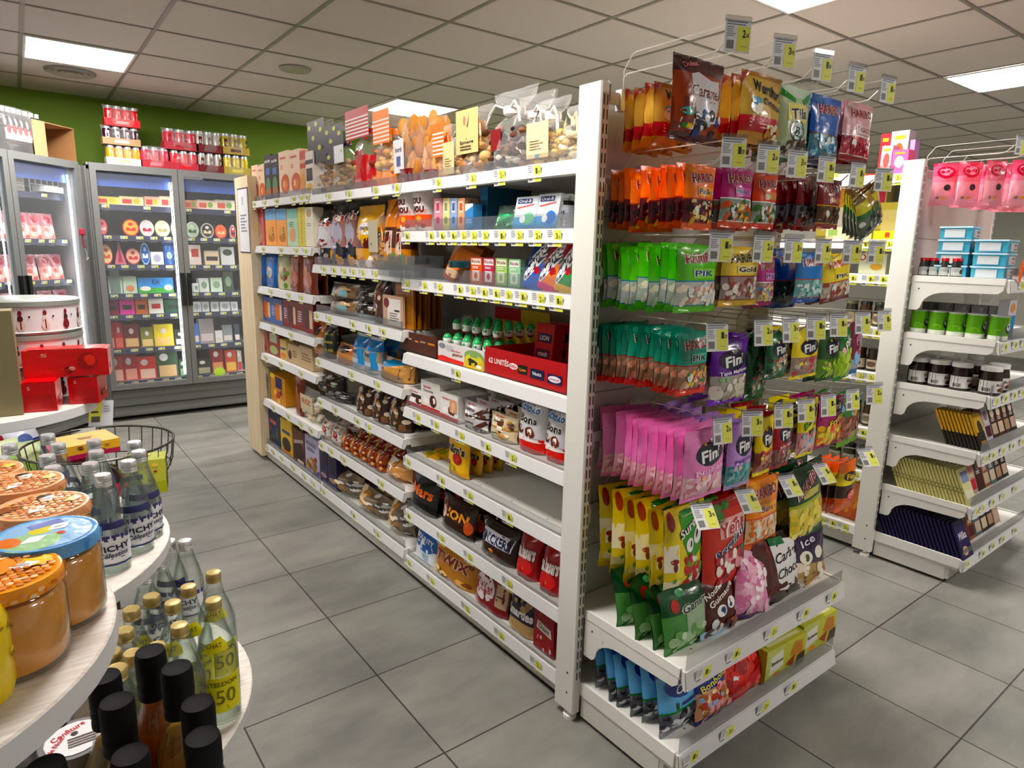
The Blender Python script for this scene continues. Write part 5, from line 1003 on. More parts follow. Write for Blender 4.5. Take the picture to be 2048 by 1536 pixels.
DS['buenow'] = ([(0, .46, 'd8ccb0'), (.46, .54, 'b8985c'), (.54, 1, 'd8ccb0')], [('t', 'bueno', .45, .76, .42, .14, '3c2c24'), ('t', 'kinder', .4, .9, .3, .07, 'c83028'), ('t', 'white', .45, .26, .42, .12, '3c2c24'), ('c', .5, .5, .95, .9, 8, ['6c4430', 'f4ecd8', 'c89c60'], .09), ('c', .5, .0, .95, .4, 8, ['6c4430', 'f4ecd8', 'c89c60'], .09)])
pbag('bueno', 919, 968, 808, z, 'white and brown wafer bar multipack', 4, t=.05, d=.055)
pbag('buenow', 970, 1024, 832, z, 'cream and gold wafer bar multipack', 3, t=.06, d=.06)
DS['schoko'] = ([(0, .26, 'd82c20'), (.26, 1, 'd4d4d8')], [('t', 'kinder', .5, .92, .4, .05, 'c03028'), ('t', 'Schoko', .5, .80, .74, .14, '2c7cb8', 'white', -.05, 0, .04), ('t', 'Bons', .52, .60, .6, .14, '2c2424', 'white', -.05, 0, .04), ('e', .25, .4, .12, .08, '5c2c20'), ('e', .3, .42, .06, .05, 'f0e8e0'), ('e', .6, .36, .16, .11, '7c4030'), ('e', .62, .38, .08, .06, 'f4ece4'), ('p', [(0, .26), (.2, .34), (.4, .26), (.6, .3), (1, .26), (1, .2), (0, .2)], 'e4dcdc')])
pbag('schoko', 1026, 1079, 795, z, 'white and red bag of chocolate drops, left one', 2, t=.07, d=.08)
pbag('schoko', 1080, 1126, 812, z, 'white and red bag of chocolate drops beside the post', 2, t=.07, d=.08)
# ---- sixth shelf: yellow peanut sweets, mostly empty
z = .578
DS['mm'] = ([(0, .12, 'd8a818'), (.12, .92, 'e8bc14'), (.92, 1, 'c89410')], [('t', "m&m's", .5, .62, .8, .2, '3c2010', 'f4ecd8', -.08, 0, .05), ('e', .62, .40, .2, .13, 'a82020'), ('e', .6, .42, .1, .07, 'd85048'), ('e', .4, .16, .2, .08, '9c9c3c'), ('e', .2, .28, .1, .06, '3c2c14'), ('p', [(.4, .98), (.6, .98), (.5, .8)], 'f4e090')])
for k in range(4):
    o = obj(bag_of('mm', .13, .19, .035, k % 2, False, 'snack_bag'), (XP+.03+k*.035, 2.40-.055*k, z+.012+.012*k), (PI/2+.05-PI/1, 0, -PI/2+.1*k))
    tag(o, 'yellow bag of chocolate peanuts lying flat in the pile, '+['first', 'second', 'third', 'fourth'][k], 'bag', 'yellow peanut bags')
pbag('mm', 888, 930, 865, z, 'yellow bag of chocolate peanuts standing in front', 1, t=.05)
for k in range(3): pbag('mm', 930+k*20, 958+k*20, 886+k*6, z, 'yellow bag of chocolate peanuts behind the front one, '+['nearest', 'middle', 'farthest'][k], 1, t=.04, X=XP+.07+k*.055)
# ---- seventh shelf
z = .328
def bar(txt, c1, tc, oc, extra=(), zc=None): return ([(0, 1, c1)] if not zc else zc, [('t', txt, .5, .55, .78, .3, tc, oc, 0, .15, .04)]+list(extra))
DS['mars'] = bar('Mars', '140f0d', 'e07838', None); DS['lion'] = bar('LION', '3c1a0c', 'f4a824', '2c0c04', [('e', .12, .6, .14, .3, 'b84818'), ('e', .16, .5, .08, .18, 'd8d4d0'), ('e', .88, .35, .1, .2, 'c8602c')])
DS['snick'] = bar('SNICKERS', '3a221a', '1c2060', None, [('c', .3, .05, .7, .25, 10, ['e8a860', 'c87c3c', '5c3018'], .06)]); DS['snick'][1].insert(0, ('p', [(.1, .38), (.9, .38), (.96, .78), (.14, .78)], 'e0e0ec')); DS['snick'][1].append(('t', '6', .1, .86, .06, .1, 'd8d4d4'))
DS['malt'] = bar('maltesers', 'b0101c', 'f4ecec', '8c0c14', [('e', .5, .24, .36, .17, 'd81820'), ('e', .5, .22, .08, .05, 'c89868')])
pbag('mars', 813, 866, 952, z, 'black chocolate bar multipack with orange lettering', 3, t=.05, d=.055, lean=-.12)
pbag('lion', 872, 940, 1003, z, 'dark orange brown bar multipack with yellow lettering', 3, t=.05, d=.055, lean=-.12)
pbag('snick', 950, 1022, 1052, z, 'dark brown bar multipack with a white name panel', 3, t=.05, d=.055, lean=-.12)
pbag('malt', 1022, 1064, 1062, z, 'red bag of malt balls, left one', 2, t=.07, d=.08, lean=-.12)
pbag('malt', 1067, 1111, 1090, z, 'red bag of malt balls beside the white post', 2, t=.07, d=.08, lean=-.12)
# ---- bottom shelf
z = .104
DS['bounty'] = ([(0, .35, 'dce4ea'), (.35, 1, '1c6cb4')], [('e', .35, .38, .5, .22, 'dce6ee'), ('e', .55, .52, .4, .28, '1c6cb4'), ('t', 'BOUNTY', .5, .6, .7, .15, 'f0f4f8', None, -.15), ('e', .6, .15, .14, .1, 'a8bcc8')])
DS['twix'] = bar('TWIX', 'c08c4c', '8c1420', 'e8d0b0', [('c', .1, .0, .9, .22, 10, ['e0b470', '8c5828', 'f0d8a0'], .08), ('t', '6', .9, .7, .08, .2, '5c2014')])
DS['kk'] = bar('KitKat', '8c0c18', 'c01420', None); DS['kk'][1].insert(0, ('e', .38, .5, .3, .34, 'e8e0e0')); DS['kk'][1][1] = ('t', 'KitKat', .38, .5, .52, .26, 'b8101c', None, .1); DS['kk'][1].append(('r', .72, .2, .97, .85, 'c8b098')); DS['kk'][1].append(('l', .74, .3, .95, .8, 5, '6c3c34'))
DS['smart'] = ([(0, .3, 'b89c74'), (.3, .9, '1c1c40'), (.9, 1, 'c8ac80')], [('t', 'Smarties', .5, .5, .85, .24, 'f0f0f4', '0c0c20', 0, 0, .05), ('c', .1, .62, .9, .9, 10, ['c8ac80', 'a88c60', '3c3c70'], .1)])
pbag('bounty', 822, 868, 1052, z, 'blue and white coconut bar pack', 2, t=.05, lean=-.12, d=.06)
pbag('twix', 858, 942, 1095, z, 'golden caramel biscuit bar pack with dark red lettering', 2, t=.06, lean=-.12, d=.06, rz=.04)
pbag('kk', 938, 1008, 1142, z, 'dark red wafer bar pack with a white oval', 3, t=.05, lean=-.12, d=.055)
pbag('smart', 1006, 1062, 1190, z, 'navy and beige pack of coated chocolates', 3, t=.05, lean=-.12, d=.055)
pbox(1066, 1106, 1205, z, 'tall dark red carton beside the white post on the bottom shelf', '9c141c', [('p', [(.15, .42), (.9, .35), (.85, .52), (.2, .58)], 'e8dcdc'), ('t', 'Daim', .52, .47, .5, .1, '1c1c30', None, -.08), ('c', .1, .6, .9, .85, 8, ['c83c3c', '7c1014'], .06), ('c', .1, .05, .9, .3, 10, ['d8c8c0', 'c83038'], .05)], n=2, d=.08)
# ================================================================ TALL FRIDGES
def fridge(loc, rz, label, zr, right_door_dark=False):
    """two door fridge, local frame: front at y = 0, x from 0 to 1.25"""
    e = empty('fridge', loc, rz); tag(e, label, 'fridge'); Wd, D, H = 1.25, .66, 2.06
    g = G('fridge'); c = '8a8c8c'
    g.box((0, .04, .03), (.03, D, H-.02), c); g.box((Wd-.03, .04, .03), (Wd, D, H-.02), c); g.box((0, .04, H-.05), (Wd, D, H), c); g.box((.03, .04, .03), (Wd-.03, D, .16), c)
    g.build('body', e, False)
    g = G('paint'); g.box((.03, D-.03, .16), (Wd-.03, D-.02, H-.05), '1a1c1e'); g.build('inner_back', e, False)
    g = G('fridge'); g.box((.02, .0, .05), (Wd-.02, .04, .255), '70726f'); g.box((.02, -.006, .20), (Wd-.02, .0, .235), '7a7c79'); g.box((.02, -.004, .12), (Wd-.02, .0, .13), '3c3e3e'); g.box((.02, -.006, .05), (Wd-.02, 0, .085), '7a7c79'); g.build('kick_panel', e, False)
    for k in range(2):
        x0 = .012+k*.615; x1 = x0+.611; z0, z1 = .27, H-.01; g = G('fridge'); f = .042; cc = '808282'
        d = g.box
        d((x0, -.03, z0), (x0+f, .015, z1), cc); d((x1-f, -.03, z0), (x1, .015, z1), cc); d((x0+f, -.03, z0), (x1-f, .015, z0+f), cc); d((x0+f, -.03, z1-f*1.2), (x1-f, .015, z1), cc)
        o = g.build('door', e, False)
        g = G('pane'); g.box((x0+f, -.012, z0+f), (x1-f, -.008, z1-f*1.2), 'white'); g.build('glass', o, False)
        g = G('paint'); hx = x1-.035 if k == 0 else x0+.012; g.box((hx, -.065, .95), (hx+.026, -.03, 1.22), '1c1c1e'); g.build('door_handle', o, False)
        g = G('led'); xx = x0+f+.004; g.box((x1-f-.009, .03, z0+.08), (x1-f-.004, .038, z1-.1), 'white'); g.build('light_strip', e, False)
        g = G('paint'); g.box((x0+.04, .05, z1-.16), (x1-.04, .07, z1-.06), '3c5cb0'); g.build('canopy_strip', e, False)
    for z in zr:
        for k in range(2):
            x0 = .05+k*.61; g = G('paint'); g.box((x0, .10, z-.02), (x0+.545, .58, z), 'c4c8cc'); g.prism([(.10, z+.004), (.088, z+.002), (.080, z-.042), (.092, z-.042)], x0, x0+.545, '28304a', ax='x')
            o = g.build('shelf', e, False)
            R = random.Random(int(z*100)+k)
            for q in range(5 if z < 1.75 else 2):
                x = x0+.05+q*.11 if z < 1.75 else x0+.06+q*.3
                l = price_label(o, x+R.uniform(-.01, .01), .0795, z-.002, q, .28, 1.0); l.name = 'price_label'
    return e
FY = 6.15
fr_r = [zat(y, 1.0, FY+.09) for y in (413, 473, 530, 587, 628, 694, 757)]
fridge((.59, FY, 0), 0, 'tall grey two door fridge with cheese and ham along the back wall', fr_r)
g = G('fridge'); g.box((.54, FY+.02, .03), (.586, FY+.5, 2.03), '7c7e7e'); g.box((.552, FY+.012, .03), (.574, FY+.02, 2.03), '585a5a'); tag(g.build('corner_filler', smooth=False), 'grey steel filler strip between the two fridges', 'filler panel')
g = G('plaster')
def FX(cx): return 180+cx*.3646
def FYp(cy): return 300+cy*.3646
names_row = ['top', 'second', 'third', 'fourth', 'fifth', 'sixth', 'bottom']
fc = {}
def fpos(x0, y0, x1, y1, row):
    Y = FY+.13; z0 = fr_r[row]+.001; a = on(FX(x0), FYp(y1), 'y', Y)[0]; b = on(FX(x1), FYp(y1), 'y', Y)[0]; zt = zat(FYp(y0), (a+b)/2, Y); return a, b, z0, zt, Y
def fbox(x0, y0, x1, y1, row, lab, base, it=(), d=.1, n=1, lean=-.12, m='card', name='food_pack'):
    a, b, z0, zt, Y = fpos(x0, y0, x1, y1, row); h = max(zt-z0, .02); me = box_mesh(name, b-a, h, d, base, it, m=m)
    for i in range(n): tag(obj(me, ((a+b)/2, Y+i*(d+.004), z0), (lean, 0, 0)), lab+', '+names_row[row]+' fridge shelf' if n == 1 else lab+', '+ORD[i]+' in its file, '+names_row[row]+' fridge shelf', 'food pack')
def fdisc(x0, y0, x1, y1, row, lab, c, c2, c3, tri=False, oval=False):
    a, b, z0, zt, Y = fpos(x0, y0, x1, y1, row); h = zt-z0; w = b-a; g = G('gloss'); n = 22
    pts = [(0, h), (-w/2, 0), (w/2, 0)] if tri else [(w/2*math.cos(2*PI*i/n)*(abs(math.sin(2*PI*i/n))**.15 if oval else 1), h/2+h/2*math.sin(2*PI*i/n)) for i in range(n)]
    g.prism(pts, 0, .045, c); fn = lambda u, v: ((u-.5)*w, 0, v*h)
    if tri: art(g, fn, [('p', [(.3, .1), (.7, .1), (.5, .7)], c2)])
    else: art(g, fn, [('e', .5, .5, .44, .44, c2), ('r', .2, .3, .8, .5, c3), ('e', .5, .7, .15, .1, c)])
    tag(obj(g.mesh('cheese_pack', True), ((a+b)/2, Y, z0), (-.15, 0, 0)), lab+', '+names_row[row]+' fridge shelf', 'cheese')
def fbag(kind, x0, y0, x1, y1, row, lab, n=1):
    a, b, z0, zt, Y = fpos(x0, y0, x1, y1, row); me = bag_of(kind, b-a, zt-z0, .04, 0, True, 'food_bag')
    for i in range(n): tag(obj(me, ((a+b)/2, Y+i*.05, z0), (-.12, 0, 0)), lab+(', '+ORD[i]+' in its file' if n > 1 else '')+', '+names_row[row]+' fridge shelf', 'food bag')
for (a, b, c, nm) in ((25, 165, 'e8d878', 'yellow'), (165, 295, 'e8e0b0', 'white and yellow'), (300, 385, 'e8c0a8', 'pink and white'), (385, 475, 'ecd8b8', 'cream')): fbox(a, 255, b, 300, 0, 'flat '+nm+' sausage pack', c, [('r', .1, .2, .5, .7, 'd8504c'), ('e', .7, .5, .15, .3, 'e8b83c')], lean=0)
for (a, b, c, nm) in ((520, 590, 'e0a888', 'salmon coloured'), (590, 690, 'e8d4c4', 'pale'), (690, 795, 'e4dcc8', 'cream green')): fbox(a, 275, b, 322, 0, 'flat '+nm+' pack', c, [('r', .1, .2, .5, .7, 'd8705c'), ('e', .7, .5, .15, .3, '8cb05c')], lean=0)
for (a, b, y, c, c2, c3, nm) in ((45, 100, 375, 'c04858', 'd88890', 'e8d0c8', 'pink red'), (182, 272, 378, 'd83428', 'e8b468', 'd83c2c', 'red and gold'), (277, 355, 382, 'd0d0cc', 'e4c8cc', 'b83050', 'white and pink'), (360, 442, 385, 'd8d4a8', 'e0dcb8', 'a8a070', 'cream'), (447, 480, 388, '9cb8a4', 'd0dcd0', 'b03838', 'pale green')):
    fdisc(a, y, b, 458, 1, 'round '+nm+' cheese box', c, c2, c3)
for (a, b, y, c, c2, c3, nm) in ((530, 600, 392, 'd4dccc', 'b8c8b0', '2c4c3c', 'white and green'), (612, 682, 400, 'd8d4cc', '34342c', 'd8c8a8', 'black and white'), (690, 752, 408, 'e06040', 'e88868', 'f0c0a0', 'orange red'), (772, 802, 410, 'd8d0d0', 'c04040', '2c2c2c', 'red and white')):
    fdisc(a, y, b, 468, 1, 'round '+nm+' cheese box', c, c2, c3)
fdisc(58, 515, 128, 605, 2, 'round red and cream cheese box', 'd83c30', 'e8d0a0', 'd86450'); fdisc(135, 500, 200, 605, 2, 'tall triangular pink cheese wedge pack', 'c07888', 'a0304c', 'white', tri=True)
fdisc(198, 535, 280, 603, 2, 'round dark red cheese box', 'a84838', 'd8b0a0', 'c03038'); fdisc(282, 508, 332, 607, 2, 'upright blue oval cheese box with white rim', 'a8c8e8', '1c64b0', 'd8e4f0')
fbox(336, 558, 405, 608, 2, 'small white cheese pack', 'dcdce0', [('e', .5, .5, .3, .3, 'a8a8bc')]); fbag('bluebag', 408, 500, 470, 608, 2, 'gathered blue grey cheese bag with gold base')
fbox(548, 520, 612, 608, 2, 'white and red cheese slice pack', 'e4d4cc', [('r', .2, .4, .8, .8, 'c85048')]); fbox(632, 552, 710, 610, 2, 'black and cream cheese pack', 'd0c0a4', [('r', .1, .3, .9, .6, '2c241c')]); fbox(722, 532, 795, 612, 2, 'grey cheese pack with a dark oval', 'c8ccc8', [('e', .5, .7, .35, .18, '3c504c')])
fbox(103, 695, 180, 762, 3, 'pale green carton with blue bowl picture', 'b8ccb8', [('e', .5, .3, .3, .2, '6c84b0')], n=2); fbox(184, 695, 260, 762, 3, 'pale green carton with orange bowl picture', 'b8ccb8', [('e', .5, .3, .3, .2, 'c88c60')], n=2)
fbox(266, 700, 460, 760, 3, 'wide blue and green cream cheese carton', '2c94d4', [('r', 0, 0, 1, .35, '4ca84c'), ('t', 'Kiri', .5, .72, .2, .34, '1c2c6c'), ('e', .85, .35, .12, .2, 'e8ece0'), ('e', .2, .3, .15, .15, 'e0e4dc')]); fbox(472, 690, 504, 752, 3, 'small dark blue carton with a pale square', '20387c', [('r', .25, .2, .75, .7, 'b8c8e0')]); fbox(108, 655, 162, 700, 3, 'grey green carton stacked at the back', '7c8c84', d=.05, lean=0)
for (a, b, y, c, nm) in ((570, 598, 730, 'e0e4e0', 'white'), (602, 655, 702, 'dce0dc', 'white ribbed'), (665, 728, 700, 'c8dcc8', 'white and green'), (735, 790, 665, '4c5c4c', 'dark green')): fbox(a, y, b, 765, 3, 'small '+nm+' yoghurt pack', c, [('e', .5, .5, .3, .25, '8ca890')])
for (a, b, y, c, c2, nm) in ((90, 160, 825, '8c2c50', '5c1c30', 'dark pink'), (165, 246, 815, 'e04ca8', '2c1c28', 'bright pink'), (252, 318, 815, 'c8702c', '3c2418', 'orange brown'), (325, 405, 808, 'dcdcd0', 'c83c38', 'white tub'), (412, 508, 820, '1c5c3c', '0c3424', 'dark green')): fbox(a, y, b, 880, 4, nm+' dessert pack', c, [('r', .2, .3, .8, .6, c2)])
for (a, b, nm) in ((562, 612, 'first'), (616, 655, 'second'), (665, 708, 'third'), (715, 770, 'fourth'), (775, 812, 'fifth')): fbox(a, 832, b, 872, 4, 'low white cheese tub, '+nm+' from the left', 'd4d8d8', [('e', .5, .5, .3, .3, 'a8b0b0')])
for (a, b, y, c, c2, nm) in ((100, 137, 940, 'c82c30', 'e8a0a0', 'red'), (138, 186, 945, 'b8202c', 'd87868', 'dark red'), (188, 276, 955, '7c2c24', 'd8b888', 'brown and cream'), (282, 352, 975, '8c8c3c', 'e0c890', 'olive and cream'), (356, 462, 958, 'e0cc20', 'e8c480', 'bright yellow'), (468, 520, 985, '20242c', 'd8d8d8', 'black')): fbox(a, y, b, 1050, 5, nm+' sliced ham pack', c, [('r', .1, .05, .9, .4, c2), ('e', .5, .7, .15, .12, 'e8dcd8')], n=2, d=.05)
for (a, b, y, c, nm) in ((572, 602, 950, '5c84c0', 'blue'), (605, 685, 925, 'a8a0a0', 'crumpled grey'), (690, 730, 990, 'd8d8d8', 'white'), (732, 785, 960, '8c9494', 'silver'), (795, 825, 955, '3c4c5c', 'slate')): fbox(a, y, b, 1038, 5, nm+' sliced meat pack', c, [('r', .1, .1, .9, .4, 'd8ccc8')])
for (a, b, y, c, c2, nm) in ((118, 190, 1130, 'c83c3c', 'f0c0b0', 'red and pink'), (192, 268, 1125, 'b82c34', 'e8a898', 'crimson'), (270, 370, 1135, 'd83c38', 'e8c8b8', 'bright red and white'), (372, 490, 1100, '3c5c3c', 'd8b888', 'green and tan'), (495, 548, 1150, '1c5c38', 'a8c8a0', 'deep green')): fbag_l = fbox(a, y, b, 1235, 6, nm+' grated cheese bag', c, [('r', .1, .03, .9, .45, c2), ('e', .35, .75, .2, .14, 'e8e0e0')], n=2, d=.05)
for (a, b, y, c, c2, nm) in ((590, 668, 1150, '28241c', 'b8b090', 'black'), (672, 738, 1095, 'a02c34', 'e0a070', 'wine red'), (748, 810, 1100, 'd05c3c', 'e8c060', 'orange'), (815, 838, 1102, 'c8c0b8', 'c84040', 'narrow white')): fbox(a, y, b, 1212, 6, nm+' ham pack', c, [('r', .1, .05, .9, .45, c2), ('e', .4, .8, .2, .12, 'e8e0e0')], n=2, d=.05)
a, b, z0, zt, Y = fpos(665, 1180, 735, 1222, 6); g = G('card'); n = 22
g.prism([((.5 if i % 2 else .38)*(b-a)*math.cos(2*PI*i/n), (.5 if i % 2 else .38)*(zt-z0+.03)*math.sin(2*PI*i/n)) for i in range(n)], 0, .002, 'c8f020'); tag(g.build('offer_label', smooth=False, loc=((a+b)/2, Y-.075, z0+.02)), 'lime green star shaped label in the right fridge door', 'label')

# angled corner fridge on the left
O2 = (.525-1.25*.7071, 6.17-1.25*.7071, 0); RZ2 = PI/4
fridge(O2, RZ2, 'angled grey corner fridge with hams and baskets at the left', [1.80, 1.47, 1.17, .90, .60])
F2 = Matrix.Translation(Vector(O2)) @ Matrix.Rotation(RZ2, 4, 'Z')
def f2x(px, z, y=.14):      # local x of a picture column on the plane y = const of the corner fridge
    xn = (px-1024)/FPX; k = [MR[i][0]-xn*MR[i][2] for i in range(3)]; best = None
    P0 = F2 @ Vector((0, y, z)); P1 = F2 @ Vector((1, y, z)); f = lambda P: k[0]*P[0]+k[1]*P[1]+k[2]*(P[2]-CAMZ)
    return -f(P0)/(f(P1)-f(P0))
def f2thing(o, lx, z, lab, cat, y=.14, lean=0):
    o.location = F2 @ Vector((lx, y, z)); o.rotation_euler = (lean, 0, RZ2); tag(o, lab, cat); return o
g = G('paint'); w = .24; x0 = f2x(60, 1.85); x1 = f2x(118, 1.85); w = x1-x0
for k in range(4):
    zz = .058*k; g.box((-w/2, 0, zz), (w/2, .006, zz+.008), 'e4e6e4'); g.box((-w/2, .2, zz), (w/2, .206, zz+.008), 'e4e6e4')
for k in range(6): g.box((-w/2+k*w/5-.004, 0, 0), (-w/2+k*w/5+.004, .005, .182), 'e4e6e4')
g.box((-w/2, 0, 0), (w/2, .2, .006), 'd8dcdc'); f2thing(g.build('plastic_basket', smooth=False), (x0+x1)/2, 1.802, 'white lattice plastic basket on the top shelf of the corner fridge', 'basket')
for k in range(2):
    o = obj(box_mesh('food_tub', .12, .05, .12, 'd8d4c8', [('r', .1, .2, .9, .7, 'b8b4a8')], m='gloss')); f2thing(o, f2x(34, 1.85), 1.802+k*.052, ['lower', 'upper'][k]+' beige tub beside the white basket', 'tub')
    o = obj(box_mesh('food_tub', .10, .04, .1, 'e0e4e0', [('r', .1, .2, .9, .7, 'b8c4b8')], m='gloss')); f2thing(o, f2x(80+k*16, 1.85), 1.812, ['left', 'right'][k]+' clear food tub inside the lattice basket', 'tub', .06+.0)
DS['hampk'] = ([(0, .5, 'd8a8a0'), (.5, 1, 'c08890')], [('c', .1, .05, .9, .5, 10, ['e8c0b8', 'c07870', 'f0d8d0'], .12), ('e', .5, .75, .25, .14, 'b03048')])
k = 0
for z, xs in ((1.472, (4, 24, 50, 74, 100)), (1.172, (6, 34, 66, 96, 118)), (.902, (30, 66, 100, 130)), (.602, (40, 90, 130))):
    for px in xs:
        o = obj(bag_of('hampk', .13, .19, .035, k % 2, True, 'ham_pack')); f2thing(o, f2x(px, z+.1), z, 'pink sliced ham pack in the corner fridge, '+['second', 'third', 'fourth', 'bottom'][[1.472, 1.172, .902, .602].index(z)]+' shelf, '+['leftmost', 'second', 'third', 'fourth', 'fifth'][xs.index(px)], 'ham pack', .14, -.12); k += 1
g = G('matt'); g.tube([(0, 0, 0), (0, 0, -.05), (.01, 0, -.09)], .006, '8c2c3c', 'matt'); g.lathe([(0, 0), (.022, .015), (.018, .05), (0, .06)], 10, 'a02840', 'matt'); g.tube([(.01, 0, -.08), (.03, 0, -.13), (.02, 0, -.18), (.04, 0, -.16)], .003, 'silver', 'metal')
g.build  # keys on the door
o = g.build('key_ring'); o.location = F2 @ Vector((1.18, -.05, 1.50)); o.rotation_euler = (0, 0, RZ2); tag(o, 'keys on a red fob hanging on the corner fridge door', 'keys')

# ---- drinks and boxes on top of the fridges
TZ = 2.062
def can_mesh(r, h, c, c2):
    g = G('gloss'); g.lathe([(0, 0, 'silver', 'metal'), (r*.8, 0, 'silver', 'metal'), (r, .008, 'silver', 'metal'), (r, h*.12, c), (r, h*.86, c), (r*.86, h*.95, 'silver', 'metal'), (r*.88, h, 'silver', 'metal'), (r*.8, h*.985, 'silver', 'metal'), (0, h*.985, 'silver', 'metal')], 14, c)
    art(g, cyl(r, h, 0, 2.2, cy=0), [('r', .3, .25, .7, .75, c2), ('e', .5, .5, .12, .1, c)]); return g.mesh('can')
def canpack(pl, pr, pt, pb, lab, cc, c2, tray, Y=6.24, rows=2, nx=3, z=None):
    a = on(pl, pb, 'y', Y)[0]; b = on(pr, pb, 'y', Y)[0]; zb = z if z else TZ; zt = zat(pt, (a+b)/2, Y); w = b-a; r = w/nx/2*.96; h = max(zt-zb-.01, .09)
    e = empty('can_pack', ((a+b)/2, Y, zb)); tag(e, lab, 'drinks pack'); me = can_mesh(r, h*.93, cc, c2)
    for i in range(nx):
        for j in range(rows): obj(me, (-w/2+w/nx*(i+.5), r+.006+j*2.06*r, .005), (0, 0, .3*i), e)
    g = G('card'); d = rows*2.06*r+.012
    g.box((-w/2-.004, -.002, 0), (w/2+.004, d, .005), tray); g.box((-w/2-.004, -.004, 0), (w/2+.004, 0, h*.36), tray); g.box((-w/2-.006, -.002, 0), (-w/2-.003, d, h*.4), tray); g.box((w/2+.003, -.002, 0), (w/2+.006, d, h*.4), tray)
    art(g, lambda u, v: ((u-.5)*w, -.004, v*h*.36), [('r', .3, .3, .7, .7, c2)]); g.build('tray', e, False)
    g = G('film'); f, bk = bag_fns(w+.02, h*1.04, d+.02, .02, int(pl) % 5, True, 0, 1.6); g.grid(lambda u, v: (f(u, v)[0], f(u, v)[1]-.014, f(u, v)[2]), 8, 6, 'white'); g.grid(lambda u, v: (bk(u, v)[0], bk(u, v)[1]-.014, bk(u, v)[2]), 8, 6, 'white'); g.build('film', e)
    return zb+h
t1 = canpack(216, 284, 288, 331, 'gold can pack at the bottom of the left stack', 'e0a848', 'f0d8a0', 'dcd8d0', nx=4)
t2 = canpack(208, 280, 250, 291, 'dark purple can pack in the middle of the left stack', '4c1c3c', 'e4d8dc', 'b89c78', nx=4, z=t1)
canpack(212, 279, 209, 254, 'bright red can pack on top of the left stack', 'd02430', 'e8a0a0', 'd8303c', nx=4, z=t2)
canpack(284, 341, 290, 336, 'low pink can pack beside the left stack', 'c85c6c', 'd87888', 'b84450')
t = canpack(343, 398, 298, 340, 'pink and red can pack, lower one', 'd0606c', 'e03440', 'c04858'); canpack(331, 396, 255, 299, 'pink and red can pack wrapped in loose film, upper one', 'c85c6c', 'a82c38', 'b84c58', z=t)
t = canpack(399, 447, 303, 344, 'silver can pack in a maroon tray, lower one', 'b8b4ac', '6c2c34', '7c2c30'); canpack(394, 445, 260, 304, 'silver can pack in a maroon tray, upper one', 'b8b4ac', '6c2c34', '7c2c30', z=t)
t = canpack(450, 500, 307, 349, 'yellow can pack in a cream tray, lower one', 'c8b430', 'e0d060', 'b8a850'); canpack(445, 498, 265, 308, 'yellow can pack in a cream tray, upper one', 'b8a83c', '5c2c20', 'b8a050', z=t)
def bottle2(px, lab, k):
    me = EXM.get('pet')
    if not me:
        g = G('gloss'); g.lathe([(0, 0), (.040, .003), (.043, .02), (.043, .17), (.036, .21), (.015, .27), (.013, .275, 'e8e8e8'), (.015, .28, 'e8e8e8'), (.015, .30, 'e8e8e8'), (0, .302, 'e8e8e8')], 16, '2c2c30'); art(g, cyl(.043, .15, .04, 1.6, cy=0), [('r', .1, .3, .9, .8, 'c8c4c4'), ('e', .5, .75, .25, .2, 'a03038')]); me = EXM['pet'] = g.mesh('soda_bottle')
    o = obj(me, rot=(0, 0, 0)); return f2thing(o, f2x(px, 2.2, .16), TZ, lab, 'bottle', .16)
EXM = {}
for k, px in enumerate((8, 20, 31, 42, 54, 66, 77)): bottle2(px, 'dark soft drink bottle with a white cap over the corner fridge, '+['leftmost', 'second', 'third', 'fourth', 'fifth', 'sixth', 'rightmost'][k], k)
g = G('film'); x0 = f2x(-25, 2.2, .1); x1 = f2x(83, 2.2, .1); f, bk = bag_fns(x1-x0, .31, .16, .02, 3, True, 0, 2); g.grid(f, 12, 8, 'white'); g.grid(bk, 12, 8, 'white'); o = g.build('shrink_film'); f2thing(o, (x0+x1)/2, TZ, 'loose clear shrink film around the dark bottles', 'film', .08)
g = G('matt'); t = .006; w, h, d = .28, .25, .30; k = 'c09468'
g.box((-w/2, 0, 0), (w/2, d, t), k); g.box((-w/2, 0, h-t), (w/2, d, h), k); g.box((-w/2, 0, t), (-w/2+t, d, h-t), k); g.box((w/2-t, 0, t), (w/2, d, h-t), 'a87c50'); g.box((-w/2+t, d-t, t), (w/2-t, d, h-t), '8c6440'); g.box((-w/2-.11, -.006, 0), (-w/2, 0, h), 'c8a074')
o = g.build('cardboard_box', smooth=False); f2thing(o, f2x(118, 2.15, .12), TZ, 'open brown cardboard box lying on its side on the corner fridge', 'cardboard box', .10)
# ================================================================ TIERED DISPLAY at the left
def tier(cx, cy, r, z, label, po=(0, 0), th=.028, post=True, name='display_table'):
    e = empty(name, (cx, cy, 0)); tag(e, label, 'display table')
    g = G('tabletop'); g.lathe([(0, z-th), (r-.002, z-th, 'e0dcd6', 'paint'), (r, z-th+.002, 'dcdcdc', 'paint'), (r, z-.002, 'dcdee0', 'paint'), (r-.002, z), (0, z)], 64, 'tan'); g.build('round_top', e)
    g = G('paint'); g.lathe([(0, 0), (.16, 0), (.16, .015), (.03, .02), (.03, z-th-.01), (.09, z-th-.002), (0, z-th-.002)], 20, 'd8d6d0', None, po[0], po[1]); g.build('pedestal', e); return e
TH = tier(-.200, .784, .261, 1.09, 'round whitewashed table carrying the honey jars', (-.13, .02))
TV = tier(-.162, 1.719, .421, .80, 'round whitewashed table carrying the clear water bottles', (-.19, .13))
TC = tier(-.060, 1.450, .415, .55, 'low round whitewashed table with yellow labelled bottles')
TR = tier(-.115, 2.190, .31, 1.05, 'round whitewashed table with red gift boxes and tins')
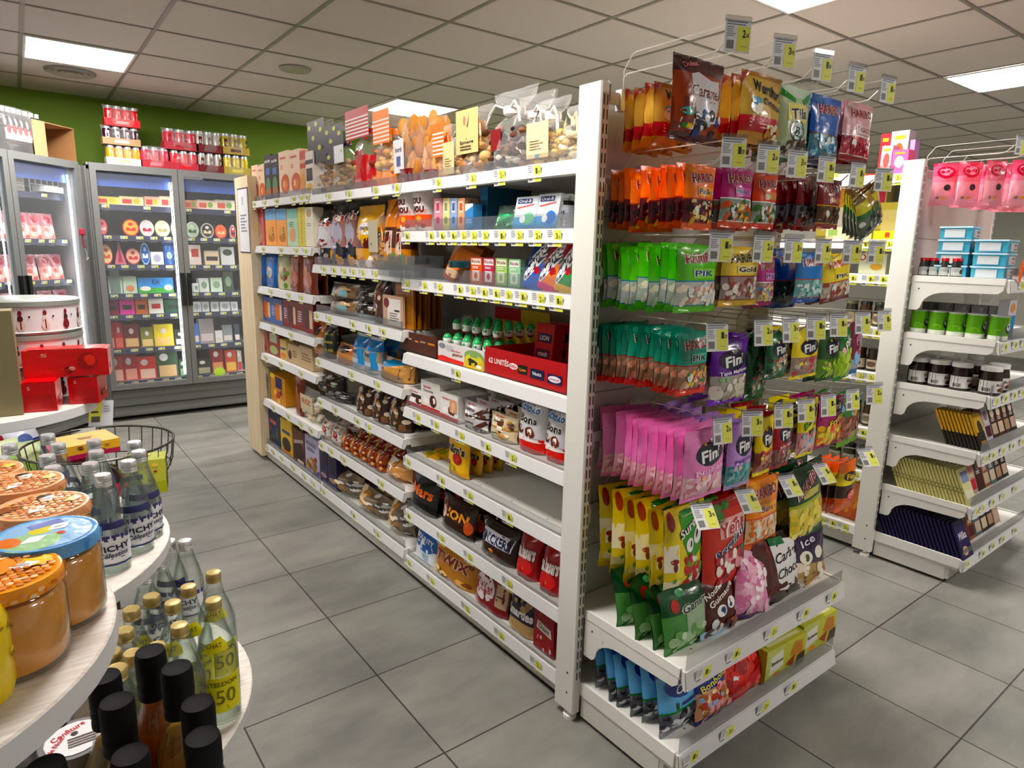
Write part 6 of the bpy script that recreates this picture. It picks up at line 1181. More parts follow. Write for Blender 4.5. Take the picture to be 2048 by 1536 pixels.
TB = tier(.02, .74, .24, .62, 'small round table under the black capped bottles')
def cap_mesh(r, h, c, m='metal', n=20, ribs=2):
    g = G(m); p = [(0, 0), (r, 0)]
    for k in range(ribs): p += [(r, h*(.12+.2*k)), (r*.95, h*(.17+.2*k)), (r, h*(.22+.2*k))]
    p += [(r, h*.9), (r*.92, h), (r*.75, h*.97), (0, h*.97)]; g.lathe(p, n, c, m); return g.mesh('cap')
def clear_bottle(r, h, prof, liquid, fill, capm, capz, labels, thing_name):
    """returns a builder that makes glass, contents, cap and paper labels"""
    P = [(a*r, b*h) for a, b in prof]
    g = G('glass'); g.lathe([(0, .004)]+P, 28, 'white'); me_g = g.mesh('glass')
    def rad(z):
        for (r0, z0), (r1, z1) in zip(P, P[1:]):
            if z0 <= z <= z1 and z1 > z0: return r0+(r1-r0)*(z-z0)/(z1-z0)
        return P[-1][0]
    g = G(liquid); zs = [.008+(fill*h-.008)*k/14 for k in range(15)]; g.lathe([(0, .008)]+[(max(rad(zz)-.0022, .004), zz) for zz in zs]+[(0, fill*h)], 24, 'white'); me_l = g.mesh('liquid')
    lm = []
    for (z0, z1, spn, base, items, outs) in labels:
        g = G('card'); fn = lambda u, v: ((rad(z0+(z1-z0)*v)+.0006)*math.cos(-PI/2+(u-.5)*spn), (rad(z0+(z1-z0)*v)+.0006)*math.sin(-PI/2+(u-.5)*spn), z0+(z1-z0)*v)
        if outs is None: g.grid(fn, 14, 3, base)
        art(g, fn, ([('p', outs, base)] if outs else [])+items, eps=.0006)
        fb = lambda u, v: (fn(1-u, v)[0]*.99, fn(1-u, v)[1]*.99, fn(1-u, v)[2])
        if outs is None: g.grid(fb, 14, 3, lite(base, .3) if base != 'e6e8ee' else 'b8bcd0')
        lm.append(g.mesh('paper_label'))
    def make(x, y, z, rz, lab, cat='bottle', group=None):
        e = empty(thing_name, (x, y, z), rz); tag(e, lab, cat, group)
        obj(me_g, parent=e); obj(me_l, parent=e); obj(capm, (0, 0, capz*h), parent=e)
        for m_ in lm: obj(m_, parent=e)
        return e
    return make
BP = [(.86, .0), (.97, .012), (1, .04), (1, .42), (.97, .50), (.80, .63), (.56, .78), (.42, .88), (.40, .93), (.37, .95), (.37, .985), (.30, .985)]
vich = clear_bottle(.036, .205, BP, 'water', .80, cap_mesh(.0155, .024, 'd8dadc'), .885,
 [(.02, .085, 3.4, 'e6e8ee', [('r', .25, .82, 1, 1, '4c4c84'), ('r', 0, 0, .22, 1, 'b8bcd4'), ('e', .62, .5, .36, .42, 'eceef2'), ('t', 'VICHY', .60, .58, .52, .2, '1c2048', None, .08, 0, .03), ('t', 'Célestins', .60, .36, .44, .16, '3c4468', None, .12, .4), ('r', .3, 0, .9, .06, '4c4c84'), ('l', .03, .1, .19, .9, 6, '9098b4'), ('r', .55, .22, .75, .245, '1c2048')], None), (.098, .112, 2.2, '3c4070', [], None)], 'water_bottle')
CV = [(207, 947, 226, 1118), (265, 919), (213, 900), (252, 888)]
hx = [(.118, 1.505), (.173, 1.575), (.202, 1.640), (.105, 1.60), (.040, 1.530), (.040, 1.615), (.125, 1.690), (.205, 1.725), (-.030, 1.560), (-.035, 1.65), (.035, 1.71), (.060, 1.80), (.130, 1.79), (-.045, 1.745), (-.03, 1.85), (.045, 1.90), (-.11, 1.58), (-.12, 1.69)]
for k, (x, y) in enumerate(hx):
    lab = ['front bottle with the whole blue and white label showing', 'second bottle of the edge row, label half hidden', 'third bottle of the edge row at the rim of the table'][k] if k < 3 else 'clear water bottle with a silver cap, number '+str(k+1)+' counted from the front'
    vich(x, y, .801, [-.25, -.1, .1][k] if k < 3 else .3-k*.4, ('clear water bottle, '+lab) if k < 3 else 'clear water bottle with silver cap, '+ORD[k]+' counting back from the table edge', 'bottle', 'clear water bottles on the round table')
BC = [(.86, 0), (.97, .01), (1, .03), (1, .50), (.96, .58), (.80, .68), (.52, .80), (.40, .88), (.37, .92), (.35, .95), (.35, .985), (.28, .985)]
YL = 'ece42c'
chat = clear_bottle(.038, .250, BC, 'water', .82, cap_mesh(.0150, .020, 'c8b070', ribs=1), .92,
 [(.03, .105, 2.6, YL, [('t', 'CHATELDON', .5, .82, .8, .13, '7c7820'), ('t', '1650', .5, .45, .7, .4, '8c8424', None, 0, 0, 0), ('l', .2, .05, .8, .18, 2, 'a8a030')], None), (.155, .185, 1.5, YL, [('t', 'CHAT', .5, .5, .6, .3, '8c8424')], [(.0, .0), (.25, .6), (.5, .85), (.8, 1), (1, .5), (1, .1), (.5, .0)])], 'mineral_water_bottle')
for k, (px, py) in enumerate(((426, 1195), (426, 1140), (358, 1245), (376, 1168), (345, 1200), (302, 1187), (262, 1213), (248, 1255), (222, 1297), (312, 1286), (233, 1330), (265, 1300))):
    P = on(px, py, 'z', .797+.008)
    chat(P[0], P[1], .551, [-.35, -.35, -.7, -.3, -.6, -1.0, -1.5, -1.7, -1.2, -.8, -.4, -1.1][k], 'clear bottle with yellow labels and gold cap, '+['nearest the table rim', 'second at the rim, behind the nearest', 'third row, left of the nearest', 'fourth, half hidden', 'fifth, in the middle', 'sixth, left of the middle', 'seventh, beside the upper table', 'eighth, tilted label seen', 'ninth, under the upper table', 'tenth, behind the black cap', 'eleventh, at far left', 'twelfth, behind the amber bottle'][k], 'bottle', 'yellow labelled bottles on the low table')
for k, (px, py) in enumerate(((370, 1085), (320, 1122), (338, 1085), (290, 1150))):
    P = on(px, py, 'z', .75); vich(P[0], P[1], .551, -.9+.3*k, 'clear water bottle standing on the low table, '+['nearest the rim', 'second from the rim', 'third, by the upper table', 'fourth, under the upper table'][k], 'bottle', 'clear water bottles on the low table')
# black capped bottles
BB = [(.85, 0), (.97, .01), (1, .03), (1, .52), (.93, .60), (.62, .68), (.46, .74), (.44, .98), (.3, .98)]
capb = cap_mesh(.0195, .068, '101012', 'matt', 24, 2)
amb = clear_bottle(.036, .300, BB, 'syrup', .74, capb, .775, [(.06, .15, 2.4, 'd8c8a0', [('l', .2, .3, .8, .7, 4, '7c6040')], None)], 'amber_bottle')
gol = clear_bottle(.036, .300, BB, 'oil', .70, capb, .775, [(.06, .15, 2.4, 'd8c8a0', [('l', .2, .3, .8, .7, 4, '7c6040')], None)], 'golden_bottle')
for k, (px, py) in enumerate(((300, 1302), (353, 1335), (208, 1353), (233, 1402), (395, 1406), (405, 1473), (260, 1509), (90, 1532))):
    P = on(px, py, 'z', .92); (amb if k in (0, 4, 5) else gol)(P[0], P[1], .62, 1.0+.7*k, ('amber' if k in (0, 4, 5) else 'golden')+' bottle with a tall black cap, '+['rearmost of the group', 'second from the rear right', 'left one with its shoulder showing', 'in front of the left one', 'right of the middle', 'rightmost at the picture edge', 'bottom centre, only its cap seen', 'bottom left corner, only its cap seen'][k], 'bottle')
# jars with printed lids at the lower left
def lidjar(px, py, r, lab, inner, z=.80):
    P = on(px, py, 'z', z+.012); e = empty('preserve_jar', (P[0], P[1], .621)); tag(e, lab, 'jar')
    g = G('gloss'); g.lathe([(0, 0), (r*.95, 0), (r, .006), (r, .16), (r*.9, .17), (0, .17)], 26, '2c1c18'); g.build('glass', e)
    g = G('metal'); g.lathe([(r*.93, .160), (r*1.02, .163), (r*1.0, .170), (r*1.02, .176), (r*1.0, .184), (r*.96, .19), (0, .19)], 30, '8c8c90', 'metal')
    art(g, lambda u, v: ((u-.5)*2*r, (v-.5)*2*r, .190), inner, 'card', eps=.0008); g.build('lid', e)
lidjar(150, 1475, .044, 'jar with a grey lid bearing a white label with red script', [('e', .5, .5, .40, .40, 'e6e2e4'), ('t', 'Confiture', .42, .70, .5, .12, 'b83040', None, .5), ('t', 'de Noel', .25, .45, .35, .1, 'b83040', None, 1.0), ('l', .4, .25, .8, .5, 4, '6c6464'), ('e', .5, .6, .05, .05, '3c3434')])
lidjar(62, 1448, .050, 'jar with a plain white lid at the lower left', [('e', .5, .5, .44, .44, 'ececec'), ('e', .6, .5, .06, .05, 'b8b8c0')])
g = G('matt'); g.box((-.06, -.02, 0), (.045, .03, .17), '4c3428'); P = on(30, 1500, 'z', .78); tag(g.build('carton', smooth=False, loc=(P[0]-.01, P[1]-.02, .621)), 'dark brown carton at the lower left under the honey table', 'carton')
# honey jars
COMB = ['e8b07c', 'dc9c68', 'f0c898', 'cc8854', 'f6d8ac']
def honey(px, py, z, r, h, lab, style, zl=1.09):
    P = on(px, py, 'z', z); e = empty('honey_jar', (P[0], P[1], zl+.001), {'blue': .3, 'sun': -.3}.get(style, .15*r*100)); tag(e, lab, 'jar', None)
    g = G('glass'); g.lathe([(0, 0), (r*.93, 0), (r, .008), (r, h*.72), (r*.93, h*.79), (r*.88, h*.82), (r*.88, h*.93)], 32, 'white'); 
    g2 = G('honey'); g2.lathe([(0, .004), (r*.91, .005), (r*.965, .012), (r*.965, h*.71), (r*.88, h*.78), (0, h*.785)], 30, 'white'); g2.build('honey', e); g.build('glass', e)
    base = {'blue': '7cb0e0', 'sun': 'f4b054', 'comb': 'e6b48c'}[style]; g = G('gloss'); g.k = 0
    g.lathe([(r*.95, h*.845), (r*.995, h*.85), (r*.995, h*.955), (r*.97, h*.99), (r*.90, h*.995), (r*.86, h*.985), (0, h*.985)], 34, base)
    top = lambda u, v: ((u-.5)*2*r*.9, (v-.5)*2*r*.9, h*.985); R = random.Random(int(px+py)); it = []
    if style == 'blue': it = [('e', .5, .5, .48, .48, 'a0c4e4'), ('e', .3, .35, .3, .28, 'a8cca0'), ('e', .12, .5, .12, .16, 'e08848'), ('e', .5, .62, .14, .12, 'd8d048'), ('r', .42, .70, .78, .86, '8890c8'), ('e', .62, .38, .05, .05, 'd05838')]
    else:
        hx_ = .085
        for i in range(-1, 13):
            for j in range(-1, 13):
                u, v = i*hx_+(j % 2)*hx_/2, j*hx_*.87
                if (u-.5)**2+(v-.5)**2 < .21: it.append(('e', u, v, hx_*.43, hx_*.40, R.choice(COMB)))
        if style == 'sun': it += [('e', .3, .6, .3, .26, 'f0a03c'), ('e', .75, .7, .16, .14, 'f4d048'), ('e', .7, .82, .1, .06, '6c4828')]
        else: it += [('e', .25, .75, .22, .1, '9c6030', .4), ('e', .72, .72, .1, .07, '4c3824', .6), ('e', .8, .3, .1, .08, 'd8d070')]
    S1 = lambda a, b, rt: ('p', [(a+.16*math.cos(rt+q), b+.10*math.sin(rt+q)) for q in (0, 1.3, PI, PI+1.3)], 'eef0f2')
    it += [S1(.34, .40, .3), S1(.68, .60, .5), ('l', .62, .56, .74, .62, 3, '8c8c98')]
    art(g, top, it, eps=.0005)
    if style == 'blue':
        art(g, cyl(r*.997, h*.1, h*.85, 5.5, cy=0), [('r', .0, 0, .45, 1, 'a8cc9c'), ('r', .45, 0, 1, 1, '6ca8e0')])
    else: art(g, cyl(r*.997, h*.1, h*.85, 6.0, cy=0), [('e', u_/40, (.3 if u_ % 2 else .7), .011, .22, R.choice(COMB)) for u_ in range(40)])
    g.build('lid', e); return e
honey(4, 1150, 1.176, .046, .088, 'front honey jar with a comb and orange flower lid', 'sun')
honey(92, 1070, 1.180, .046, .092, 'honey jar with a pale blue and green picture lid', 'blue')
honey(84, 1014, 1.178, .046, .090, 'honey jar with a honeycomb lid behind the blue lid', 'comb')
honey(40, 968, 1.178, .046, .090, 'honey jar with a honeycomb lid and a dipper picture', 'comb')
honey(-40, 945, 1.178, .046, .090, 'honey jar with a honeycomb lid at the left edge', 'comb')
P = on(-44, 1410, 'z', 1.092); g = G('gloss'); g.lathe([(0, 0), (.024, 0), (.027, .01), (.027, .07), (.022, .085), (0, .088)], 20, 'e4cc30'); art(g, cyl(.027, .06, .01, 4, cy=0), [('c', .05, .05, .95, .95, 60, ['8c6c1c', 'f4e468', 'b8901c'], .03)]); tag(g.build('candle', loc=(P[0], P[1]+.01, 1.091)), 'yellow patterned pot at the left edge beside the honey jars', 'pot')
# red gift boxes, tins, taupe box
z = 1.051
def gift(x, y, w, d, h, rz, zz, lab, its, rot=0):
    me = box_mesh('gift_box', w, h, d, 'd0101c', its+[('t', '5', .25, .82, .08, .12, 'e8b0a0'), ('l', .2, .15, .7, .3, 3, 'e04038')], [('e', .5, .3, .2, .12, 'a01020'), ('e', .75, .4, .08, .08, 'd8b0a0')], [('r', .05, .05, .95, .95, 'd81c24')], 'gloss'); tag(obj(me, (x, y, zz), (0, 0, rz)), lab, 'gift box')
gift(.038, 1.962, .073, .085, .072, -.20, z, 'small red gift box at the front of the round table', [('r', .1, .1, .9, .6, 'c00c18')])
gift(.135, 2.005, .068, .085, .070, -.35, z, 'small red gift box at the right, by the table rim', [('r', .1, .1, .9, .6, 'c00c18')])
gift(.105, 2.01, .185, .08, .070, -.20, z+.0735, 'long red gift box lying across the two small ones', [('e', .75, .55, .12, .32, 'a80c18', .5), ('e', .78, .6, .07, .2, 'e86058', .5), ('e', .52, .25, .06, .12, '4c1c20'), ('e', .56, .3, .04, .08, 'e8b0a8')])
P = on(0, 840, 'z', z); me = box_mesh('tall_box', .12, .252, .075, '8f8668', [], [], []); tag(obj(me, (-.055, 1.95, z), (0, 0, -.05)), 'tall taupe box at the left edge beside the red boxes', 'box')
g = G('card'); tr, th = .128, .087
prof = [(0, 0, 'a4aaa6', 'metal'), (tr, 0, 'a4aaa6', 'metal'), (tr*1.01, .006, '8c948e', 'metal'), (tr*.985, .008, 'd8d6d8'), (tr*.985, th-.016, 'dcdadc'), (tr*1.01, th-.014, '9ca49e', 'metal'), (tr*1.01, th-.002, 'a8b0aa', 'metal'), (tr*.97, th, 'b4bcb6', 'metal'), (0, th-.004, 'b8c0ba', 'metal')]
g.lathe(prof, 48, 'white'); cf = cyl(tr*.987, th-.026, .009, 3.0, cy=0); it = [('c', .12, .35, .34, .85, 9, ['b07c68', 'a06c58', 'c08c78'], .032), ('r', .2, .05, .30, .12, '3c2424'), ('l', .0, .4, .08, .7, 3, '5c5054')]
for u in (.42, .56, .70, .84, .96): it += [('e', u, .25, .025, .22, '7c2430' if u in (.70, .96) else 'd8ccc4'), ('e', u, .55, .016, .14, '4c1c24' if u != .56 else 'e0d4cc'), ('e', u, .78, .012, .12, '7c2430'), ('r', u-.004, .1, u+.004, .6, '8c2c38'), ('e', u+.05, .62, .006, .05, '3c2024')]
art(g, cf, it, eps=.0006); tin = g.mesh('biscuit_tin')
for k in range(3): tag(obj(tin, (.035, 2.21, z+k*(th+.001)), (0, 0, .12*k-.1)), 'round white biscuit tin with snowmen and reindeer, '+['bottom', 'middle', 'top'][k]+' of the stack', 'biscuit tin', 'stacked biscuit tins')
g = G('card'); g.box((-.03, 0, -.07), (.03, .001, 0), 'e4e8f0'); art(g, lambda u, v: ((u-.5)*.06, 0, -.07+.07*v), [('r', .0, .2, .52, 1, 'tag'), ('l', .08, .45, .4, .9, 3, '5c6050'), ('r', .1, .15, .45, .38, '6c6c68'), ('l', .6, .5, .9, .8, 3, 'b0b4bc')]); P = on(195, 808, 'z', 1.035); o = g.build('price_card', smooth=False, loc=(.178, 2.065, 1.042)); o.rotation_euler = (0, .12, .25); tag(o, 'white and yellow price card on the rim of the gift box table', 'price card')
# wire basket on a stand
cx, cy, R_, zr = .215, 2.72, .240, .75
e = empty('wire_basket', (cx, cy, 0)); tag(e, 'round dark wire basket on a stand behind the water bottles', 'basket')
g = G('wire'); ring = lambda r, zz, rr, n=36: g.tube([(r*math.cos(2*PI*i/n), r*math.sin(2*PI*i/n), zz) for i in range(n+1)], rr, m='wire', n=6)
ring(R_, zr, .0045); ring(R_*.93, zr-.10, .0028); ring(R_*.62, zr-.20, .003)
for i in range(30):
    a = 2*PI*i/30; g.tube([(R_*math.cos(a), R_*math.sin(a), zr), (R_*.96*math.cos(a), R_*.96*math.sin(a), zr-.08), (R_*.84*math.cos(a), R_*.84*math.sin(a), zr-.15), (R_*.6*math.cos(a), R_*.6*math.sin(a), zr-.2), (0, 0, zr-.205)], .0020, m='wire', n=4)
g.build('wire_bowl', e); g = G('wire'); g.tube([(0, 0, zr-.205), (0, 0, .02)], .012, m='wire', n=8); g.lathe([(0, 0), (.16, 0), (.16, .012), (0, .02)], 24, 'dgrey', 'wire'); g.build('stand', e)
g = G('card'); g.box((-.04, 0, -.05), (.04, .001, 0), 'e0e2e0'); o = g.build('price_card', e, False, (-.03, R_*.97, zr+.005))
def panbox(px, py, w, d, h, c, cs, lab, rz, zt, tl=0):
    P = on(px, py, 'z', zt); me = box_mesh('cake_box', w, h, d, c, [('r', .0, .0, 1, .35, cs), ('c', .1, .4, .9, .9, 8, ['5c3420', '8c5030', 'e0c060'], .07)], [('c', .1, .2, .9, .8, 6, ['5c3420', '3c2418'], .1)], [('l', .35, .4, .65, .6, 3, '8c6c3c')]); tag(obj(me, (P[0], P[1]-d/2, zt-h), (tl, 0, rz)), lab, 'cake box')
panbox(182, 876, .17, .13, .05, 'e0b048', 'b82060', 'orange yellow cake box with a magenta edge in the wire basket', .25, .775, .06)
panbox(280, 912, .13, .15, .12, 'bcc050', 'a8b030', 'lime coloured cake box in the wire basket', -.2, .72, -.10)
panbox(150, 893, .15, .10, .05, 'c02060', 'a01848', 'magenta cake box under the orange one', .1, .735, .05)
for k, (px, py, c1, c2, nm) in enumerate(((18, 870, '2c4cb0', 'e8e8f0', 'blue and white'), (62, 868, '1c3c8c', 'd8dce8', 'dark blue'), (30, 905, 'a8c860', 'e8f0d0', 'pale green'), (82, 905, '9cb868', 'dce8c0', 'grey green'), (262, 950, 'a8184c', '2c1828', 'dark magenta'))):
    DS['pz'+str(k)] = ([(0, .5, c1), (.5, 1, c2)], [('e', .5, .5, .25, .2, 'c03040' if k == 0 else lite(c1))]); P = on(px, py, 'z', .70); tag(obj(bag_of('pz'+str(k), .12, .15, .05, k, False, 'sweet_pouch'), (P[0], P[1], .60), (-.3, .2*k-.4, .3*k)), nm+' sweet pouch in the wire basket', 'pouch')
# ================================================================ SECOND RUN OF SHELVING at the right
capB = endcap(3.30, 'white end shelving unit at the right with spreads and chocolate bars', [(1.395, (2043,), .05), (1.135, (2010, 2030, 2047), .05), (.895, (1992, 2010, 2028, 2044), .05), (.635, (1965, 1985, 2005, 2025, 2044), .05), (.385, (1945, 1965, 1985, 2005, 2030), .05), (.13, (1930, 1965, 1985, 2005, 2030), .05)], [1.86], L=.98)
XB2 = 3.345
bayB = bay(3.45, 1.412, 'white shelving bay with jars behind the sweet hooks', [(1.86, (1790, 1760), 0), (1.56, (1782, 1755, 1725, 1700), 0), (1.395, (1760, 1735, 1700), 0), (1.142, (1755, 1730, 1700), 0), (.92, (1740, 1715, 1680), 0), (.64, (1720, 1690), 0), (.416, (1705, 1680), 0), (.126, (1685, 1660, 1640), 0)], x=3.345, xb=3.79)
def jar_mesh(r, h, c, lid, lab, its, lh=.16, name='spread_jar'):
    g = G('gloss'); g.lathe([(0, 0), (r*.95, 0), (r, .006), (r, h*.55), (r*.88, h*(.95-lh)), (r*.86, h*(1-lh))], 20, c); fn = cyl(r*1.005, h*.42, h*.1, 2.8, cy=0)
    g.grid(fn, 10, 1, lab); art(g, fn, its); g.lathe([(r*.86, h*(1-lh)), (r*.93, h*(1-lh)), (r*.93, h*.985), (r*.88, h), (0, h)], 20, lid); return g.mesh(name)
def sidey(px, z, X): return solve(px, X=X, z=z)
# four small jars with red caps
me = jar_mesh(.024, .085, '3c3c3c', 'b0202c', 'c8ccc8', [('r', .1, .5, .5, .9, 'a8acac'), ('e', .7, .5, .15, .3, '5c4c44')])
for k, px in enumerate((1847, 1867, 1888, 1911)): tag(obj(me, (3.385, sidey(px, 1.40, 3.385), 1.396), (0, 0, -.9)), 'small spice jar with a red cap, '+['innermost', 'second', 'third', 'outermost'][k]+' of the row', 'jar', 'red capped spice jars')
g = G('gloss'); w, d, h = .155, .12, .056
g.prism([(-w/2*.88, 0), (w/2*.88, 0), (w/2, h*.86), (-w/2, h*.86)], 0, d, '6cbcd4'); g.box((-w/2-.004, -.004, h*.84), (w/2+.004, d+.004, h*.96), 'c4e0ec'); art(g, lambda u, v: ((u-.5)*w*.94, -.0005, v*h*.84), [('r', .25, .12, .95, .88, 'ccd4d8'), ('e', .75, .5, .18, .26, 'b04050'), ('r', .58, .35, .9, .6, 'e0d4dc')]); art(g, lambda u, v: (-w/2*.94-.001, d*(1-u), v*h*.84), [('r', .15, .12, .8, .88, 'ccd4d8')], eps=.003); tub = g.mesh('sweets_tub', False)
for k in range(4): tag(obj(tub, (3.455, 1.13, 1.396+k*.0565), (0, 0, .1)), 'turquoise tub of sweets, left stack, '+['bottom', 'second', 'third', 'top'][k], 'tub', 'turquoise sweets tubs')
for k in range(3): tag(obj(tub, (3.455, .985, 1.396+k*.0565), (0, 0, .05)), 'turquoise tub of sweets, right stack, '+['bottom', 'middle', 'top'][k], 'tub', 'turquoise sweets tubs')
DS['orchips'] = ([(0, .4, 'c86c3c'), (.4, 1, 'b8502c')], [('c', .1, .1, .9, .6, 14, ['e89c6c', '8c3c20', 'f0c8a0'], .09)])
tag(obj(bag_of('orchips', .14, .13, .05, 0, True, 'snack_bag'), (3.62, 1.17, 1.396)), 'orange snack bag behind the turquoise tubs', 'bag')
for k in range(5): tag(obj(box_mesh('carton', .022, .13, .1, '0c4c60', [('r', .1, .1, .9, .9, '146c80')]), (3.57+k*.024, 1.05, 1.396)), 'dark teal slim carton, '+ORD[k]+' to the right of the tubs', 'carton', 'dark teal slim cartons')
g = G('card'); n = 18; g.prism([((.024 if i % 2 else .017)*math.cos(2*PI*i/n), (.05 if i % 2 else .038)*math.sin(2*PI*i/n)) for i in range(n)], 0, .001, 'fa7838'); tag(g.build('offer_label', smooth=False, loc=(3.40, .925, 1.43)), 'fluorescent orange star label at the shelf corner', 'label')
# green cans
g = G('metal'); r, h = .037, .108; g.lathe([(0, 0), (r, 0), (r*1.02, .003), (r, .006), (r*.99, .012, 'd8dcd0', 'gloss'), (r*.99, .022, 'd8dcd0', 'gloss'), (r*.99, h-.006, '68a818', 'gloss'), (r*1.02, h-.003), (r, h), (r*.93, h-.004), (0, h-.004)], 22, 'c0c4c0'); art(g, cyl(r*.995, h, 0, 2.6, cy=0), [('e', .70, .50, .15, .20, '3c3020'), ('e', .73, .56, .13, .16, 'd8dce4'), ('t', 'C', .70, .82, .14, .16, 'b8e070'), ('l', .15, .3, .45, .45, 3, '9cc860')], 'gloss'); can = g.mesh('food_can')
for k, px in enumerate((1829, 1866, 1904, 1942, 1988)): tag(obj(can, (3.395, sidey(px, 1.137, 3.36)+.0, 1.136), (0, 0, -.75)), 'green food can with a white egg shape, '+['innermost', 'second', 'third', 'fourth', 'outermost'][k]+' of the row', 'can', 'green food cans')
for k in range(5): tag(obj(box_mesh('carton', .055, .14, .06, '8c8c90', [('c', .1, .1, .9, .9, 14, ['6c6c70', 'a8a8ac', 'b8b4b0'], .08)], [('c', .1, .1, .9, .9, 14, ['6c6c70', 'a8a8ac'], .08)]), (3.50, 1.25-.068*k, 1.136)), 'grey speckled carton behind the green cans, '+ORD[4-k]+' from the aisle', 'carton', 'grey speckled cartons')
tag(obj(box_mesh('wafer_pack', .10, .17, .04, 'c8c4cc', [('r', .5, 0, 1, .6, '3c94c8'), ('r', .2, .0, .25, .6, '1c1c28'), ('e', .5, .8, .3, .12, 'd89c5c')]), (3.52, .965, 1.136)), 'white, blue and orange carton at the corner of the can shelf', 'carton')
# chocolate spread jars
me = jar_mesh(.045, .125, '2e1712', 'e8e8e8', 'd8d8d8', [('l', .05, .6, .4, .9, 3, '7c7c80'), ('b', .12, .1, .38, .4), ('t', 'n', .60, .66, .08, .2, 'black'), ('t', 'utella', .80, .66, .3, .2, 'c02434'), ('e', .8, .3, .14, .2, 'b07840'), ('e', .7, .25, .1, .16, '6c3820')])
for k, px in enumerate((1827, 1867, 1911, 1969)): tag(obj(me, (3.41, sidey(px, .897, 3.37), .896), (0, 0, -.85)), 'chocolate spread jar with a white lid, '+['innermost', 'second', 'third', 'outermost'][k]+' of the row', 'jar', 'chocolate spread jars')
me2 = jar_mesh(.030, .09, '2e1712', 'e8e8e8', 'd8d4d0', [('t', 'nu', .5, .6, .3, .25, 'black'), ('e', .7, .3, .16, .2, 'b88440')]); tag(obj(me2, (3.475, .985, .896), (0, 0, -.3)), 'small chocolate spread jar beside the outermost large one', 'jar')
me3 = jar_mesh(.035, .15, '3c2014', 'd8d8d4', 'd8d8d4', [('t', 'nu', .5, .6, .3, .25, 'c03040')]); tag(obj(me3, (3.545, 1.08, .896), (0, 0, -.3)), 'taller chocolate jar standing behind at the right', 'jar')
me4 = jar_mesh(.032, .11, '8c4c14', '2c2018', 'd8b860', [('e', .5, .5, .3, .3, 'c87c20')]); tag(obj(me4, (3.605, .99, .896), (0, 0, -.3)), 'amber jar with a dark lid at the right picture edge', 'jar')
for k in range(4): tag(obj(me, (3.53, 1.28-.1*k, .896), (0, 0, -.85)), 'chocolate spread jar of the second row, '+['innermost', 'second', 'third', 'outermost'][k], 'jar', 'chocolate spread jars, second row')
# tablets
def tablets(z, px0, px1, n, w, h, c, its, sidec, lab, X=3.40, lean=-.42, yaw=0.0, side=()):
    y0 = sidey(px0, z, X); y1 = sidey(px1, z, X); me = box_mesh('chocolate_tablet', w, h, .010, c, its, side, (), cols={'l': sidec, 'b': sidec, 't': sidec})
    for k in range(n):
        tag(obj(me, (X+w/2, y1+(y0-y1)*k/max(n-1, 1), z+.001), (lean, 0, yaw)), lab+', '+ORD[k]+' from the front', 'chocolate tablet', lab)
tablets(.636, 1897, 1966, 10, .085, .17, '2c2420', [('r', 0, .5, 1, 1, 'c8a018'), ('r', .15, .15, .85, .25, 'b89040'), ('e', .6, .6, .3, .2, '3c3428')], '30281c', 'yellow and black chocolate tablet leaning in a row', side=[('r', 0, .42, 1, 1, 'e8b414')])
tablets(.636, 1966, 1968, 2, .075, .15, 'b8b49c', [('e', .5, .7, .3, .2, '4c5c30'), ('r', .3, 0, .9, .5, 'd0ccc0')], 'c8c4b0', 'pale tablet beside the yellow ones', X=3.49)
for k, (x, c, c2, nm) in enumerate(((3.575, '5c1c30', 'c03c54', 'wine red'), (3.66, 'b8b4b8', '5c2030', 'white and plum'), (3.745, '4c2c20', 'c8b8a0', 'dark brown'), (3.83, '5c3828', 'd8c4b0', 'brown and cream'), (3.915, '4c3028', 'b89878', 'cocoa'), (4.00, '3c2824', 'c8b0a0', 'deep brown'))):
    for q, z in enumerate((.636, .386, .131)):
        cc = c if q == 0 else ['2c2420', 'b8a088', '4c3428', '8c5c3c', '5c6c74', '3c2c28'][(k+q) % 6]
        me = box_mesh('chocolate_tablet', .08, .17, .05, cc, [('r', .1, .1, .9, .4, c2), ('e', .5, .7, .3, .14, lite(c2)), ('l', .2, .45, .8, .55, 2, 'e0d8d0')]); tag(obj(me, (x, 1.0, z+.001), (-.35, 0, 0)), nm+' front chocolate tablet stack, '+['upper', 'middle', 'bottom'][q]+' tablet shelf, '+ORD[k]+' from the left' if k else nm+' front tablet stack, '+['upper', 'middle', 'bottom'][q]+' tablet shelf, leftmost', 'chocolate tablet')
tablets(.386, 1800, 1938, 20, .10, .17, 'd8d4a0', [('r', .1, .6, .9, .9, '8c98b8'), ('r', .1, .1, .9, .4, 'e4e0c8')], 'c8c080', 'cream yellow chocolate tablet leaning in a long row', X=3.345, side=[('l', .1, .3, .9, .5, 2, '8c8450')])
DS['gbag'] = ([(0, .4, '4c8c2c'), (.4, 1, '1c6c34')], [('e', .6, .4, .25, .2, 'b8d83c'), ('c', .4, .2, .9, .5, 8, ['c8e050', '5cb43c', 'd86c3c'], .07)])
tag(obj(bag_of('gbag', .12, .17, .05, 0, True, 'snack_bag'), (3.505, 1.02, .387), (-.4, 0, 0)), 'bright green bag leaning beside the cream tablets', 'bag')
tablets(.131, 1768, 1928, 20, .12, .17, '2c1c5c', [('e', .4, .2, .25, .12, 'd8b890'), ('t', 'Milka', .5, .6, .7, .2, 'e0dcec')], '241850', 'dark purple chocolate tablet leaning in a long row', X=3.345)
tag(obj(bag_of('gbag', .1, .16, .04, 1, True, 'snack_bag'), (3.52, 1.04, .132), (-.4, 0, 0)), 'dull green bag leaning beside the purple tablets', 'bag')
